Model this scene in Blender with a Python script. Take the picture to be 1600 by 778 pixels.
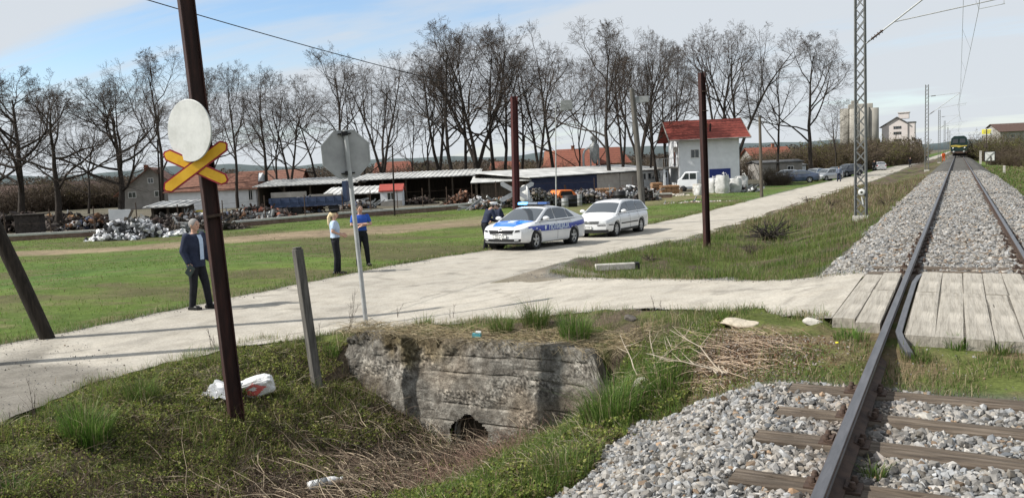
import bpy, bmesh, math, random
import numpy as np
from mathutils import Vector, Matrix, Euler, Quaternion
from mathutils.noise import noise as mnoise
random.seed(7); rng = np.random.default_rng(7)
S = bpy.context.scene
for o in list(bpy.data.objects): bpy.data.objects.remove(o)
rad = math.radians
# ---------------------------------------------------------------- camera
F_PX, CXP, CYP, CAM_H = 1290.0, 800.0, 389.0, 1.674
YAW, PITCH, ROLL = rad(28.49), rad(5.56), rad(2.6)
_fw = Vector((-math.sin(YAW)*math.cos(PITCH), math.cos(YAW)*math.cos(PITCH), -math.sin(PITCH)))
_r = Vector((math.cos(YAW), math.sin(YAW), 0)); _u = _r.cross(_fw)
CR = _r*math.cos(ROLL) - _u*math.sin(ROLL); CU = _u*math.cos(ROLL) + _r*math.sin(ROLL); CF = _fw
CC = Vector((0, 0, CAM_H))
cd = bpy.data.cameras.new('camera'); cam = bpy.data.objects.new('camera', cd); S.collection.objects.link(cam)
cd.sensor_width = 36; cd.lens = 36*F_PX/1600; cd.clip_start = 0.05; cd.clip_end = 9000
M = Matrix(((CR.x, CU.x, -CF.x), (CR.y, CU.y, -CF.y), (CR.z, CU.z, -CF.z))).to_4x4(); M.translation = CC
cam.matrix_world = M; S.camera = cam
def at(px, py, d):                       # survey helper: point of the photograph at depth d (metres)
    return CC + (CF + CR*((px-CXP)/F_PX) - CU*((py-CYP)/F_PX))*d
def un(px, py, z):                       # where the sight line meets height z
    d = CF + CR*((px-CXP)/F_PX) - CU*((py-CYP)/F_PX)
    return CC + d*((z-CAM_H)/d.z)
def col(px, py, b):                      # nearest point of the sight line to the vertical through b
    d = CF + CR*((px-CXP)/F_PX) - CU*((py-CYP)/F_PX)
    h = Vector((d.x, d.y)); t = (Vector((b[0], b[1]))-Vector((CC.x, CC.y))).dot(h)/h.dot(h)
    return CC + d*t
# ---------------------------------------------------------------- world, sun, exposure
SUN_EL, SUN_AZ = rad(43), math.atan2(-.8, -.6)
W = bpy.data.worlds.new('World'); S.world = W; W.use_nodes = True
nt = W.node_tree; nt.nodes.clear(); N = nt.nodes.new; L = nt.links.new
out = N('ShaderNodeOutputWorld'); bg = N('ShaderNodeBackground'); sky = N('ShaderNodeTexSky')
sky.sky_type = 'NISHITA'; sky.sun_disc = False; sky.sun_elevation = SUN_EL; sky.sun_rotation = SUN_AZ
sky.air_density = 1.0; sky.dust_density = 0.3; sky.ozone_density = 2.5
bg.inputs['Strength'].default_value = 0.088
tc = N('ShaderNodeTexCoord'); sep = N('ShaderNodeSeparateXYZ'); L(tc.outputs['Generated'], sep.inputs[0])
def mth(op, a, b=None, clamp=False):
    n = N('ShaderNodeMath'); n.operation = op; n.use_clamp = clamp
    for i, v in enumerate((a, b)):
        if v is None: continue
        if isinstance(v, (int, float)): n.inputs[i].default_value = v
        else: L(v, n.inputs[i])
    return n.outputs[0]
zc = mth('ADD', mth('MAXIMUM', sep.outputs[2], 0.0), 0.14)
cx_, cy_ = mth('DIVIDE', sep.outputs[0], zc), mth('DIVIDE', sep.outputs[1], zc)
cmb = N('ShaderNodeCombineXYZ'); L(cx_, cmb.inputs[0]); L(cy_, cmb.inputs[1])
mp = N('ShaderNodeMapping'); L(cmb.outputs[0], mp.inputs[0]); mp.inputs['Rotation'].default_value = (0, 0, rad(-32)); mp.inputs['Scale'].default_value = (.5, 1.35, 1)
mp.inputs['Location'].default_value = (2.3, .8, 0)
n1 = N('ShaderNodeTexNoise'); L(mp.outputs[0], n1.inputs[0]); n1.inputs['Scale'].default_value = .9; n1.inputs['Detail'].default_value = 9; n1.inputs['Roughness'].default_value = .56; n1.inputs['Distortion'].default_value = .5
n2 = N('ShaderNodeTexNoise'); L(mp.outputs[0], n2.inputs[0]); n2.inputs['Scale'].default_value = .34; n2.inputs['Detail'].default_value = 3
dens = mth('ADD', mth('MULTIPLY', n1.outputs[0], .75), mth('MULTIPLY', n2.outputs[0], .45))
mr = N('ShaderNodeMapRange'); mr.interpolation_type = 'SMOOTHSTEP'; L(dens, mr.inputs[0]); mr.inputs[1].default_value = .40; mr.inputs[2].default_value = .58; mr.inputs[3].default_value = .14; mr.inputs[4].default_value = .97
low = N('ShaderNodeMapRange'); low.interpolation_type = 'SMOOTHSTEP'; L(sep.outputs[2], low.inputs[0]); low.inputs[1].default_value = .20; low.inputs[2].default_value = -.04; low.inputs[3].default_value = 0; low.inputs[4].default_value = 1.0
fac = mth('MAXIMUM', mr.outputs[0], mth('MULTIPLY', low.outputs[0], .9), clamp=True)
mixc = N('ShaderNodeMix'); mixc.data_type = 'RGBA'; L(fac, mixc.inputs[0]); hs = N('ShaderNodeHueSaturation'); hs.inputs['Saturation'].default_value = 1.12; hs.inputs['Value'].default_value = 1.6; L(sky.outputs[0], hs.inputs['Color']); L(hs.outputs[0], mixc.inputs[6]); mixc.inputs[7].default_value = (6.35, 6.75, 7.2, 1)
L(mixc.outputs[2], bg.inputs[0]); L(bg.outputs[0], out.inputs[0])
sl = bpy.data.lights.new('sun', 'SUN'); sl.energy = 5.0; sl.angle = rad(.53); sl.color = (1, .955, .88)
so = bpy.data.objects.new('sun', sl); S.collection.objects.link(so)
so.rotation_euler = Vector((.8*math.cos(SUN_EL), .6*math.cos(SUN_EL), -math.sin(SUN_EL))).to_track_quat('-Z', 'Y').to_euler()
S.render.engine = 'CYCLES'
S.view_settings.view_transform = 'Standard'; S.view_settings.look = 'None'; S.view_settings.exposure = 0.32; S.view_settings.gamma = 1.0
S.cycles.max_bounces = 6; S.cycles.transparent_max_bounces = 6
# ---------------------------------------------------------------- materials
MAT = {}
def pmat(name, c1, c2=None, scale=3.0, rough=.85, bump=0.0, bscale=30.0, metal=0.0, spec=.3, c3=None, stretch=(1, 1, 1), big=None, coat=0.0, detail=6, attr=None, attrmix=1.0, transl=0.0, fine=None):
    m = bpy.data.materials.new(name); m.use_nodes = True; t = m.node_tree; n = t.nodes; n.clear()
    o = n.new('ShaderNodeOutputMaterial'); p = n.new('ShaderNodeBsdfPrincipled'); t.links.new(p.outputs[0], o.inputs[0])
    p.inputs['Roughness'].default_value = rough; p.inputs['Metallic'].default_value = metal; p.inputs['Specular IOR Level'].default_value = spec
    if coat: p.inputs['Coat Weight'].default_value = coat; p.inputs['Coat Roughness'].default_value = .06
    c = n.new('ShaderNodeTexCoord'); mpn = n.new('ShaderNodeMapping'); t.links.new(c.outputs['Object'], mpn.inputs[0]); mpn.inputs['Scale'].default_value = stretch
    col_out = None
    if c2 is not None:
        nz = n.new('ShaderNodeTexNoise'); nz.inputs['Scale'].default_value = scale; nz.inputs['Detail'].default_value = detail; nz.inputs['Roughness'].default_value = .65
        t.links.new(mpn.outputs[0], nz.inputs[0])
        r = n.new('ShaderNodeValToRGB'); t.links.new(nz.outputs[0], r.inputs[0])
        e = r.color_ramp.elements; e[0].position = .34; e[0].color = (*c1, 1); e[1].position = .66; e[1].color = (*c2, 1)
        if c3: k = e.new(.5); k.color = (*c3, 1)
        col_out = r.outputs[0]
    if attr:
        a = n.new('ShaderNodeAttribute'); a.attribute_name = attr
        if col_out is None: col_out = a.outputs['Color']
        else:
            mx = n.new('ShaderNodeMix'); mx.data_type = 'RGBA'; mx.blend_type = 'MULTIPLY'; mx.inputs[0].default_value = attrmix
            t.links.new(col_out, mx.inputs[6]); t.links.new(a.outputs['Color'], mx.inputs[7]); col_out = mx.outputs[2]
    if big and col_out is not None:
        nb = n.new('ShaderNodeTexNoise'); nb.inputs['Scale'].default_value = big[0]; nb.inputs['Detail'].default_value = 3; t.links.new(c.outputs['Object'], nb.inputs[0])
        rb = n.new('ShaderNodeMapRange'); t.links.new(nb.outputs[0], rb.inputs[0]); rb.inputs[1].default_value = .35; rb.inputs[2].default_value = .65; rb.inputs[3].default_value = big[1]; rb.inputs[4].default_value = big[2]
        vm = n.new('ShaderNodeVectorMath'); vm.operation = 'SCALE'; t.links.new(col_out, vm.inputs[0]); t.links.new(rb.outputs[0], vm.inputs['Scale']); col_out = vm.outputs[0]
    if fine and col_out is not None:
        nf = n.new('ShaderNodeTexNoise'); nf.inputs['Scale'].default_value = fine[0]; nf.inputs['Detail'].default_value = 5; nf.inputs['Roughness'].default_value = .75; t.links.new(c.outputs['Object'], nf.inputs[0])
        rf = n.new('ShaderNodeMapRange'); t.links.new(nf.outputs[0], rf.inputs[0]); rf.inputs[1].default_value = .36; rf.inputs[2].default_value = .60; rf.inputs[3].default_value = fine[1]; rf.inputs[4].default_value = fine[2]
        vf = n.new('ShaderNodeVectorMath'); vf.operation = 'SCALE'; t.links.new(col_out, vf.inputs[0]); t.links.new(rf.outputs[0], vf.inputs['Scale']); col_out = vf.outputs[0]
    if col_out is None: p.inputs['Base Color'].default_value = (*c1, 1)
    else: t.links.new(col_out, p.inputs['Base Color'])
    if bump:
        nb2 = n.new('ShaderNodeTexNoise'); nb2.inputs['Scale'].default_value = bscale; nb2.inputs['Detail'].default_value = 8; nb2.inputs['Roughness'].default_value = .7
        t.links.new(mpn.outputs[0], nb2.inputs[0])
        b = n.new('ShaderNodeBump'); b.inputs['Strength'].default_value = 1.0; b.inputs['Distance'].default_value = bump; t.links.new(nb2.outputs[0], b.inputs['Height']); t.links.new(b.outputs[0], p.inputs['Normal'])
    if transl:
        tr = n.new('ShaderNodeBsdfTranslucent'); ms = n.new('ShaderNodeMixShader'); ms.inputs[0].default_value = transl
        if col_out is None: tr.inputs[0].default_value = (*c1, 1)
        else: t.links.new(col_out, tr.inputs[0])
        t.links.new(p.outputs[0], ms.inputs[1]); t.links.new(tr.outputs[0], ms.inputs[2]); t.links.new(ms.outputs[0], o.inputs[0])
    MAT[name] = m; return m
def glow(name, c, s):
    m = pmat(name, c); p = m.node_tree.nodes['Principled BSDF']; p.inputs['Emission Color'].default_value = (*c, 1); p.inputs['Emission Strength'].default_value = s; return m
def glassy(name, c, rough=.05):
    m = pmat(name, c, rough=rough, spec=.9); return m
pmat('ground', (.62, .62, .62), (.98, .98, .98), 2.2, .95, .03, 9, attr='gcol', spec=.1, big=(.35, .85, 1.12), fine=(26, .62, 1.12))
pmat('road', (.37, .347, .305), (.475, .45, .40), 2.2, .93, .008, 60, attr='gcol', spec=.15, c3=(.43, .405, .36), big=(.25, .93, 1.05), fine=(30, .72, 1.05))
pmat('stone', (.8, .8, .8), (1.15, 1.15, 1.15), 30, .9, attr='gcol', spec=.2)
pmat('blade', (1, 1, 1), attr='gcol', rough=.6, spec=.25, transl=.42)
pmat('straw', (1, 1, 1), attr='gcol', rough=.8, spec=.15)
pmat('rust_rail', (.035, .024, .02), (.085, .055, .04), 8, .8, .002, 60)
pmat('rail_top', (.075, .078, .085), (.13, .13, .14), 4, .42, .0006, 40, metal=.35, stretch=(6, .6, 1))
pmat('sleeper', (.055, .042, .032), (.20, .165, .13), 5, .92, .012, 14, stretch=(.35, 6, 6), c3=(.12, .095, .072), big=(1.5, .75, 1.15))
pmat('plank', (.23, .21, .175), (.40, .37, .32), 3, .93, .012, 9, stretch=(7, .45, 3), c3=(.35, .322, .275), big=(2.0, .85, 1.1))
pmat('rust_pole', (.020, .009, .008), (.060, .022, .017), 7, .65, .0015, 50, stretch=(3, 3, .35), c3=(.034, .014, .012), spec=.35)
pmat('rust_red', (.045, .014, .014), (.09, .026, .024), 7, .7, .001, 50, stretch=(3, 3, .4))
pmat('steel_grey', (.2, .21, .21), (.33, .34, .34), 6, .55, .0008, 40, metal=.3)
pmat('galv', (.30, .31, .31), (.44, .45, .45), 5, .5, .0008, 40, metal=.2)
pmat('mast_grey', (.10, .105, .105), (.19, .195, .19), 5, .55, .0008, 40, metal=.2)
pmat('pole_wood', (.05, .042, .034), (.19, .165, .135), 5, .93, .006, 22, stretch=(5, 5, .25), c3=(.11, .093, .075))
pmat('dark_wood', (.010, .008, .006), (.034, .027, .021), 5, .95, .008, 22, stretch=(5, 5, .25))
pmat('grey_wood', (.065, .062, .055), (.165, .155, .14), 6, .93, .006, 26, stretch=(5, 5, .3))
pmat('sign_white', (.47, .48, .46), (.60, .61, .59), 3, .5, spec=.4, c3=(.56, .57, .555), fine=(18, .93, 1.02))
pmat('sign_yellow', (.78, .42, .02), (.95, .55, .04), 7, .45, .0008, 60, spec=.4, c3=(.88, .49, .03))
pmat('sign_red', (.26, .02, .035), (.38, .03, .05), 6, .5)
pmat('sign_back', (.30, .305, .31), (.42, .425, .43), 3, .6, .0006, 30, c3=(.36, .365, .37), metal=.15)
pmat('concrete', (.11, .098, .082), (.37, .35, .31), 9, .95, .018, 34, c3=(.225, .207, .18), detail=10, attr='gcol', big=(.9, .7, 1.15), fine=(55, .6, 1.15))
pmat('conc_plain', (.30, .29, .26), (.50, .48, .44), 5, .9, .006, 30)
pmat('bark', (.016, .013, .011), (.058, .047, .039), 6, .95, .01, 14, stretch=(3, 3, .5))
pmat('twig', (.05, .039, .032), (.088, .069, .056), 4, .95)
pmat('black', (.012, .012, .013), rough=.6)
pmat('rubber', (.018, .018, .019), (.03, .03, .03), 20, .8)
# ---------------------------------------------------------------- mesh helpers
def link(o, parent=None):
    S.collection.objects.link(o)
    if parent is not None: o.parent = parent
    return o
def tag(o, label=None, cat=None, group=None, kind=None):
    if label: o['label'] = label
    if cat: o['category'] = cat
    if group: o['group'] = group
    if kind: o['kind'] = kind
    return o
def thing(name, label, cat, loc=(0, 0, 0), rz=0, group=None):
    o = bpy.data.objects.new(name, None); o.empty_display_size = .2; link(o); o.location = loc; o.rotation_euler = (0, 0, rz)
    return tag(o, label, cat, group)
def copy_tree(o, parent=None):
    c = o.copy(); link(c, parent)
    if parent is not None: c.matrix_parent_inverse = o.matrix_parent_inverse
    for ch in list(o.children): copy_tree(ch, c)
    return c
def dup(o, loc, rz=0, sc=None, label=None, group=None):
    c = copy_tree(o); c.location = loc; c.rotation_euler = (0, 0, rz)
    if sc is not None: c.scale = (sc, sc, sc) if isinstance(sc, (int, float)) else sc
    if label: c['label'] = label
    if group: c['group'] = group
    return c
def npobj(name, V, Fq, mat, parent=None, col=None, smooth=False, loc=None):
    """V (n,3); Fq (m,k); col (m,3) per face or (n,3) per vertex"""
    V = np.asarray(V, np.float32); Fq = np.asarray(Fq, np.int32); me = bpy.data.meshes.new(name)
    k = Fq.shape[1]; me.vertices.add(len(V)); me.vertices.foreach_set('co', V.ravel())
    me.loops.add(Fq.size); me.loops.foreach_set('vertex_index', Fq.ravel())
    me.polygons.add(len(Fq)); me.polygons.foreach_set('loop_start', np.arange(0, Fq.size, k, dtype=np.int32))
    me.polygons.foreach_set('use_smooth', np.full(len(Fq), smooth))
    if col is not None:
        col = np.asarray(col, np.float32); dom = 'POINT' if len(col) == len(V) else 'FACE'
        a = me.attributes.new('gcol', 'FLOAT_COLOR', dom); a.data.foreach_set('color', np.concatenate([col, np.ones((len(col), 1), np.float32)], 1).ravel())
    me.update(calc_edges=True); me.materials.append(MAT[mat])
    o = bpy.data.objects.new(name, me); link(o, parent)
    if loc is not None: o.location = loc
    return o
class MB:
    def __init__(s): s.v = []; s.f = []; s.m = []; s.sm = []
    def add(s, vs, fs, m=0, sm=False):
        b = len(s.v); s.v += [tuple(v) for v in vs]; s.f += [tuple(b+i for i in f) for f in fs]; s.m += [m]*len(fs); s.sm += [sm]*len(fs); return s
    def box(s, c, d, rot=None, m=0, taper=None):
        x, y, z = [k/2 for k in d]; t = taper or 1
        P = [Vector(p) for p in ((-x, -y, -z), (x, -y, -z), (x, y, -z), (-x, y, -z), (-x*t, -y*t, z), (x*t, -y*t, z), (x*t, y*t, z), (-x*t, y*t, z))]
        if rot is not None:
            Rm = rot if isinstance(rot, Matrix) else Euler(rot).to_matrix(); P = [Rm @ p for p in P]
        c = Vector(c); return s.add([p+c for p in P], [(0, 3, 2, 1), (4, 5, 6, 7), (0, 1, 5, 4), (1, 2, 6, 5), (2, 3, 7, 6), (3, 0, 4, 7)], m)
    def bar(s, a, b, w, h=None, m=0, up=(0, 0, 1)):
        a, b = Vector(a), Vector(b); d = b-a; h = h or w
        z = d.normalized(); x = z.cross(Vector(up)); x = x if x.length > 1e-4 else Vector((1, 0, 0)); x.normalize(); y = z.cross(x)
        return s.box((a+b)/2, (w, h, d.length), Matrix((x, y, z)).transposed(), m)
    def tube(s, pts, r, n=8, m=0, caps=True, sm=True):
        pts = [Vector(p) for p in pts]; R_ = r if isinstance(r, (list, tuple)) else [r]*len(pts); vs = []; fs = []; prev = None
        for i, p in enumerate(pts):
            t = (pts[min(i+1, len(pts)-1)]-pts[max(i-1, 0)]).normalized()
            if prev is None:
                x = t.cross(Vector((0, 0, 1))); x = x if x.length > .01 else Vector((1, 0, 0)); x.normalize()
            else:
                x = prev - t*prev.dot(t); x = x.normalized() if x.length > 1e-5 else Vector((1, 0, 0))
            prev = x; y = t.cross(x)
            for k in range(n):
                a = 2*math.pi*k/n; vs.append(p+(x*math.cos(a)+y*math.sin(a))*R_[i])
        for i in range(len(pts)-1):
            for k in range(n): fs.append((i*n+k, i*n+(k+1) % n, (i+1)*n+(k+1) % n, (i+1)*n+k))
        s.add(vs, fs, m, sm)
        if caps: s.add(vs[:n], [tuple(range(n))[::-1]], m); s.add(vs[-n:], [tuple(range(n))], m)
        return s
    def lathe(s, prof, c=(0, 0, 0), n=20, m=0, axis='z', sm=True):
        vs = []; fs = []
        for (r, z) in prof:
            for k in range(n):
                a = 2*math.pi*k/n; p = (r*math.cos(a), r*math.sin(a), z)
                if axis == 'y': p = (p[0], p[2], p[1])
                if axis == 'x': p = (p[2], p[0], p[1])
                vs.append(Vector(p)+Vector(c))
        for i in range(len(prof)-1):
            for k in range(n): fs.append((i*n+k, i*n+(k+1) % n, (i+1)*n+(k+1) % n, (i+1)*n+k))
        return s.add(vs, fs, m, sm)
    def prism(s, poly, z0, z1, mapf=None, m=0):
        mapf = mapf or (lambda a, b, h: (a, b, h)); n = len(poly)
        vs = [mapf(a, b, z0) for a, b in poly]+[mapf(a, b, z1) for a, b in poly]
        return s.add(vs, [tuple(range(n))[::-1], tuple(range(n, 2*n))]+[(i, (i+1) % n, n+(i+1) % n, n+i) for i in range(n)], m)
    def ball(s, c, r, n=10, m=0, rot=None):
        r = (r, r, r) if isinstance(r, (int, float)) else r; vs = []; fs = []; c = Vector(c)
        Rm = Euler(rot).to_matrix() if rot else None; h = max(4, n//2+1)
        for i in range(h+1):
            ph = math.pi*i/h
            for k in range(n):
                a = 2*math.pi*k/n; p = Vector((math.sin(ph)*math.cos(a)*r[0], math.sin(ph)*math.sin(a)*r[1], math.cos(ph)*r[2]))
                vs.append(c+(Rm @ p if Rm else p))
        for i in range(h):
            for k in range(n): fs.append((i*n+k, (i+1)*n+k, (i+1)*n+(k+1) % n, i*n+(k+1) % n))
        return s.add(vs, fs, m, True)
    def build(s, name, mats, parent=None, bevel=0, loc=None, weld=False, rot=None):
        me = bpy.data.meshes.new(name); me.from_pydata(s.v, [], s.f); mats = mats if isinstance(mats, (list, tuple)) else [mats]
        for k in mats: me.materials.append(MAT[k])
        me.polygons.foreach_set('material_index', s.m); me.polygons.foreach_set('use_smooth', s.sm)
        bm = bmesh.new(); bm.from_mesh(me)
        if weld: bmesh.ops.remove_doubles(bm, verts=bm.verts, dist=1e-4)
        bmesh.ops.recalc_face_normals(bm, faces=bm.faces); bm.to_mesh(me); bm.free(); me.update()
        o = bpy.data.objects.new(name, me); link(o, parent)
        if bevel:
            b = o.modifiers.new('bevel', 'BEVEL'); b.width = bevel; b.segments = 2; b.limit_method = 'ANGLE'; b.angle_limit = rad(40)
        if loc is not None: o.location = loc
        if rot is not None: o.rotation_euler = rot
        return o
def text_mesh(name, s, size, mat, parent, loc, rot, ext=.001, bold=0.0, sx=1.0):
    cu = bpy.data.curves.new(name, 'FONT'); cu.body = s; cu.size = size; cu.extrude = ext; cu.align_x = 'CENTER'; cu.align_y = 'CENTER'; cu.offset = bold
    t = bpy.data.objects.new(name, cu); S.collection.objects.link(t); bpy.context.view_layer.update()
    me = bpy.data.meshes.new_from_object(t.evaluated_get(bpy.context.evaluated_depsgraph_get())); bpy.data.objects.remove(t)
    me.materials.clear(); me.materials.append(MAT[mat]); o = bpy.data.objects.new(name, me); link(o, parent); o.location = loc; o.rotation_euler = rot; o.scale = (sx, 1, 1); return o
# ---------------------------------------------------------------- noise and terrain
def ss(a, b, x):
    t = np.clip((np.asarray(x, float)-a)/(b-a), 0, 1); return t*t*(3-2*t)
def _h(i, j, s): 
    v = np.sin(i*127.1+j*311.7+s*74.7)*43758.5453; return v-np.floor(v)
def vn(x, y, sc=1.0, seed=0):
    x = np.asarray(x, float)*sc; y = np.asarray(y, float)*sc; i = np.floor(x); j = np.floor(y); u = x-i; v = y-j; u = u*u*(3-2*u); v = v*v*(3-2*v)
    return (_h(i, j, seed)*(1-u)+_h(i+1, j, seed)*u)*(1-v)+(_h(i, j+1, seed)*(1-u)+_h(i+1, j+1, seed)*u)*v
def fbm(x, y, sc=1.0, seed=0, o=4):
    s = 0; a = .5
    for k in range(o): s = s+a*vn(x, y, sc*2**k, seed+k*7.3); a *= .5
    return s/(1-.5**o)
def road_z(y): return np.interp(y, [-30, 8, 14, 18, 25, 28, 33, 45, 400], [-.84, -.83, -.83, -.9, -1.1, -1.2, -1.34, -1.42, -1.45])
def road_l(y): return np.interp(y, [-30, 4, 8, 12, 17, 22, 26, 33, 45, 80, 240, 500], [-13.6, -13.6, -13.75, -13.7, -14.0, -14.3, -14.0, -13.6, -13.2, -13.2, -9.6-.6, -9])
def road_r(y): return np.interp(y, [-30, 0, 4.5, 6, 7, 9, 10, 20, 25, 30, 44, 66, 120, 240, 500], [-8.2, -8.5, -8.95, -9.6, -9.85, -9.7, -9.5, -9.3, -9.15, -9.0, -8.8, -8.5, -7.7, -6.4, -6])
def br_n(x): return np.interp(x, [-9.8, -9.2, -8.6, -7.8, -6.4, -5.0, -3.9, -3.0, -2.1, -1.15, -.6], [8.7, 9.3, 9.9, 10.25, 10.6, 10.85, 10.85, 10.45, 9.75, 8.95, 8.5])
def br_f(x): return np.interp(x, [-9.8, -9.3, -8.9, -8.3, -7.3, -6.3, -4.6, -3.1, -1.2, -.6], [22, 20.2, 18.6, 17.2, 16.1, 15.3, 14.35, 13.35, 12.55, 12.5])
def br_z(x): return np.interp(x, [-9.8, -8.5, -6.3, -4, -2.2, -1.2, 2], [-.84, -.79, -.6, -.38, -.2, -.015, -.015])
def hgt(x, y, fine=True):
    x = np.asarray(x, float); y = np.asarray(y, float); rz = road_z(y); u = np.abs(x-.15)
    track = np.interp(u, [0, 1.35, 1.6, 2.6, 3.2], [-.205, -.205, -.23, -.68, -.78])
    # between track and road, near side: the ditch running to the culvert
    dp = ss(3.5, 8.6, y)                                         # deeper towards the culvert
    bot = -1.35-.5*dp-.16*ss(7.9, 8.8, y)*ss(1.0, .2, np.abs(x+5.7))
    A = np.interp(x, [-9.7, -8.9, -8.0, -7.0, -6.35, -5.9, -5.2, -4.6, -3.6, -2.45], [0, 0, 0, 0, 0, 0, 0, 0, 0, 0])
    wl = [-.86, -.90, -.93, -1.08]
    pa = np.where(x > -5.55, bot+(-.66-bot)*ss(-5.3, -2.3, x), 0)
    pb = np.where(x <= -5.55, bot+(-.85-bot)*ss(-5.9, -8.9, x), 0)
    A = pa+pb
    C = np.interp(x, [-9, -8.5, -7, -5.6, -4.2, -2.45], [0, -.05, -.02, -.1, 0, 0])+np.interp(x, [-9, -7.2, -5.4, -4, -2.45], [-1.0, -1.0, -1.18, -1.02, -.68])+(rz+1.0)*ss(-5.6, -8.9, x)
    B = br_z(x)-.012
    yw = 9.33+0*x
    inwall = (x > -7.75) & (x < -3.5)
    wA = np.where(inwall, ss(9.28, 9.40, y), np.where(x >= -3.5, ss(8.2, 10.0, y), ss(8.3, 10.0, y)))
    nearp = A*(1-wA)+np.where(inwall, np.minimum(B, -.56+.25*ss(-3.9, -2.0, x)), B)*wA
    # climb from wall top to the road edge
    wr = ss(9.4, np.clip(br_n(np.clip(x, -9.8, -.6))-.1, 9.5, 11), y); nearp = np.where(y > 9.4, nearp*(1-wr)+B*wr, nearp)
    f = br_f(np.clip(x, -9.8, -.6)); wC = ss(f, f+2.6, y); mid = nearp*(1-wC)+C*wC
    # beyond the road: field
    fz = rz-.06+(-1.34-(rz-.06))*ss(-14.5, -34, x)+.05*np.sin(x*.35+y*.2)*ss(-15, -22, x)
    z = np.where(x < -9.25, rz-.03, mid)
    z = np.where((x < -9.0) & (y < 8.8), np.minimum(rz-.03, np.maximum(mid, rz-.10)), z)
    z = np.where(x < road_l(y)-.05, fz, z)
    right = np.interp(x, [2.2, 3.3, 6, 40], [-.55, -.8, -.9, -.9])
    wt = ss(-3.05, -2.35, x)
    z = np.where(x > -2.35, np.where(x > 2.4, right, track), z)
    z = np.where((x > -3.05) & (x <= -2.35), z*(1-wt)+track*wt, z)
    # crossing surface bed and its approach between -2.35 and the rail
    bn = br_n(np.clip(x, -9.8, -.6)); c1 = ss(-3.05, -2.5, x)*np.where(x < -.6, ss(bn-1.0, bn-.12, y), ss(8.0, 8.75, y))*(1-ss(12.5, 13.1, y)); bed = np.where(x > -1.2, -.12, br_z(x)-.010)
    z = np.where((x > -3.05) & (x < 3), z*(1-c1)+bed*c1*1.0, z) if True else z
    tb = -.12-.10*ss(-1.2, -2.6, x); wb_ = ss(6.9, 8.8, y)*ss(-3.6, -2.3, x)*(x < -.7)*(y < 12); z = np.where((x > -3.6), np.maximum(z, z*(1-wb_)+tb*wb_), z)
    z = np.where((np.abs(x-.15) < 2.9) & (y < 12), z+(np.maximum(z, -.10)-z)*ss(7.3, 8.15, y)*ss(2.9, 2.1, np.abs(x-.15)), z)
    z = np.where((np.abs(x-.15) < 2.0) & (y > 13), z+.05*ss(13, 15, y), z)
    inb = (x > -9.7) & (x < -.62) & (y > br_n(np.clip(x, -9.8, -.6))-.02) & (y < br_f(np.clip(x, -9.8, -.6))+.02); z = np.where(inb, np.minimum(z, br_z(x)-.035), z)
    # rough ground outside roads and track
    if fine:
        on = ((x < -9.4) & (x > road_l(y)-.1)) | ((y > br_n(np.clip(x, -9.8, -.6))-.05) & (y < br_f(np.clip(x, -9.8, -.6))+.05) & (x < -.6) & (x > -9.8)) | (np.abs(x-.15) < 1.75)
        amp = np.where(on, 0, np.where((x < -14), .02, .10)); z = z+amp*((fbm(x, y, 1.6, 3)-.5)*2+(fbm(x, y, 5.5, 33, 3)-.5)*.8*(x > -9.5)*(y < 11))*np.where(inwall & (y > 9.2) & (y < 10), .3, 1)
    far = ss(60, 400, np.hypot(x, y)); z = z*(1-far)+(-1.5)*far*1.0+0*z
    z = np.where(np.abs(x-.15) < 2.7, np.minimum(z+0, z)*(1-far)+far*z, z)
    z = np.where((np.abs(x-.15) < 3.2) & (y > 40), track*ss(3.2, 2.2, u)+(1-ss(3.2, 2.2, u))*z, z)
    return z
def H1(x, y): return float(hgt(np.array([x]), np.array([y]))[0])
def gp(x, y, dz=0): return (x, y, H1(x, y)+dz)
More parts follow.
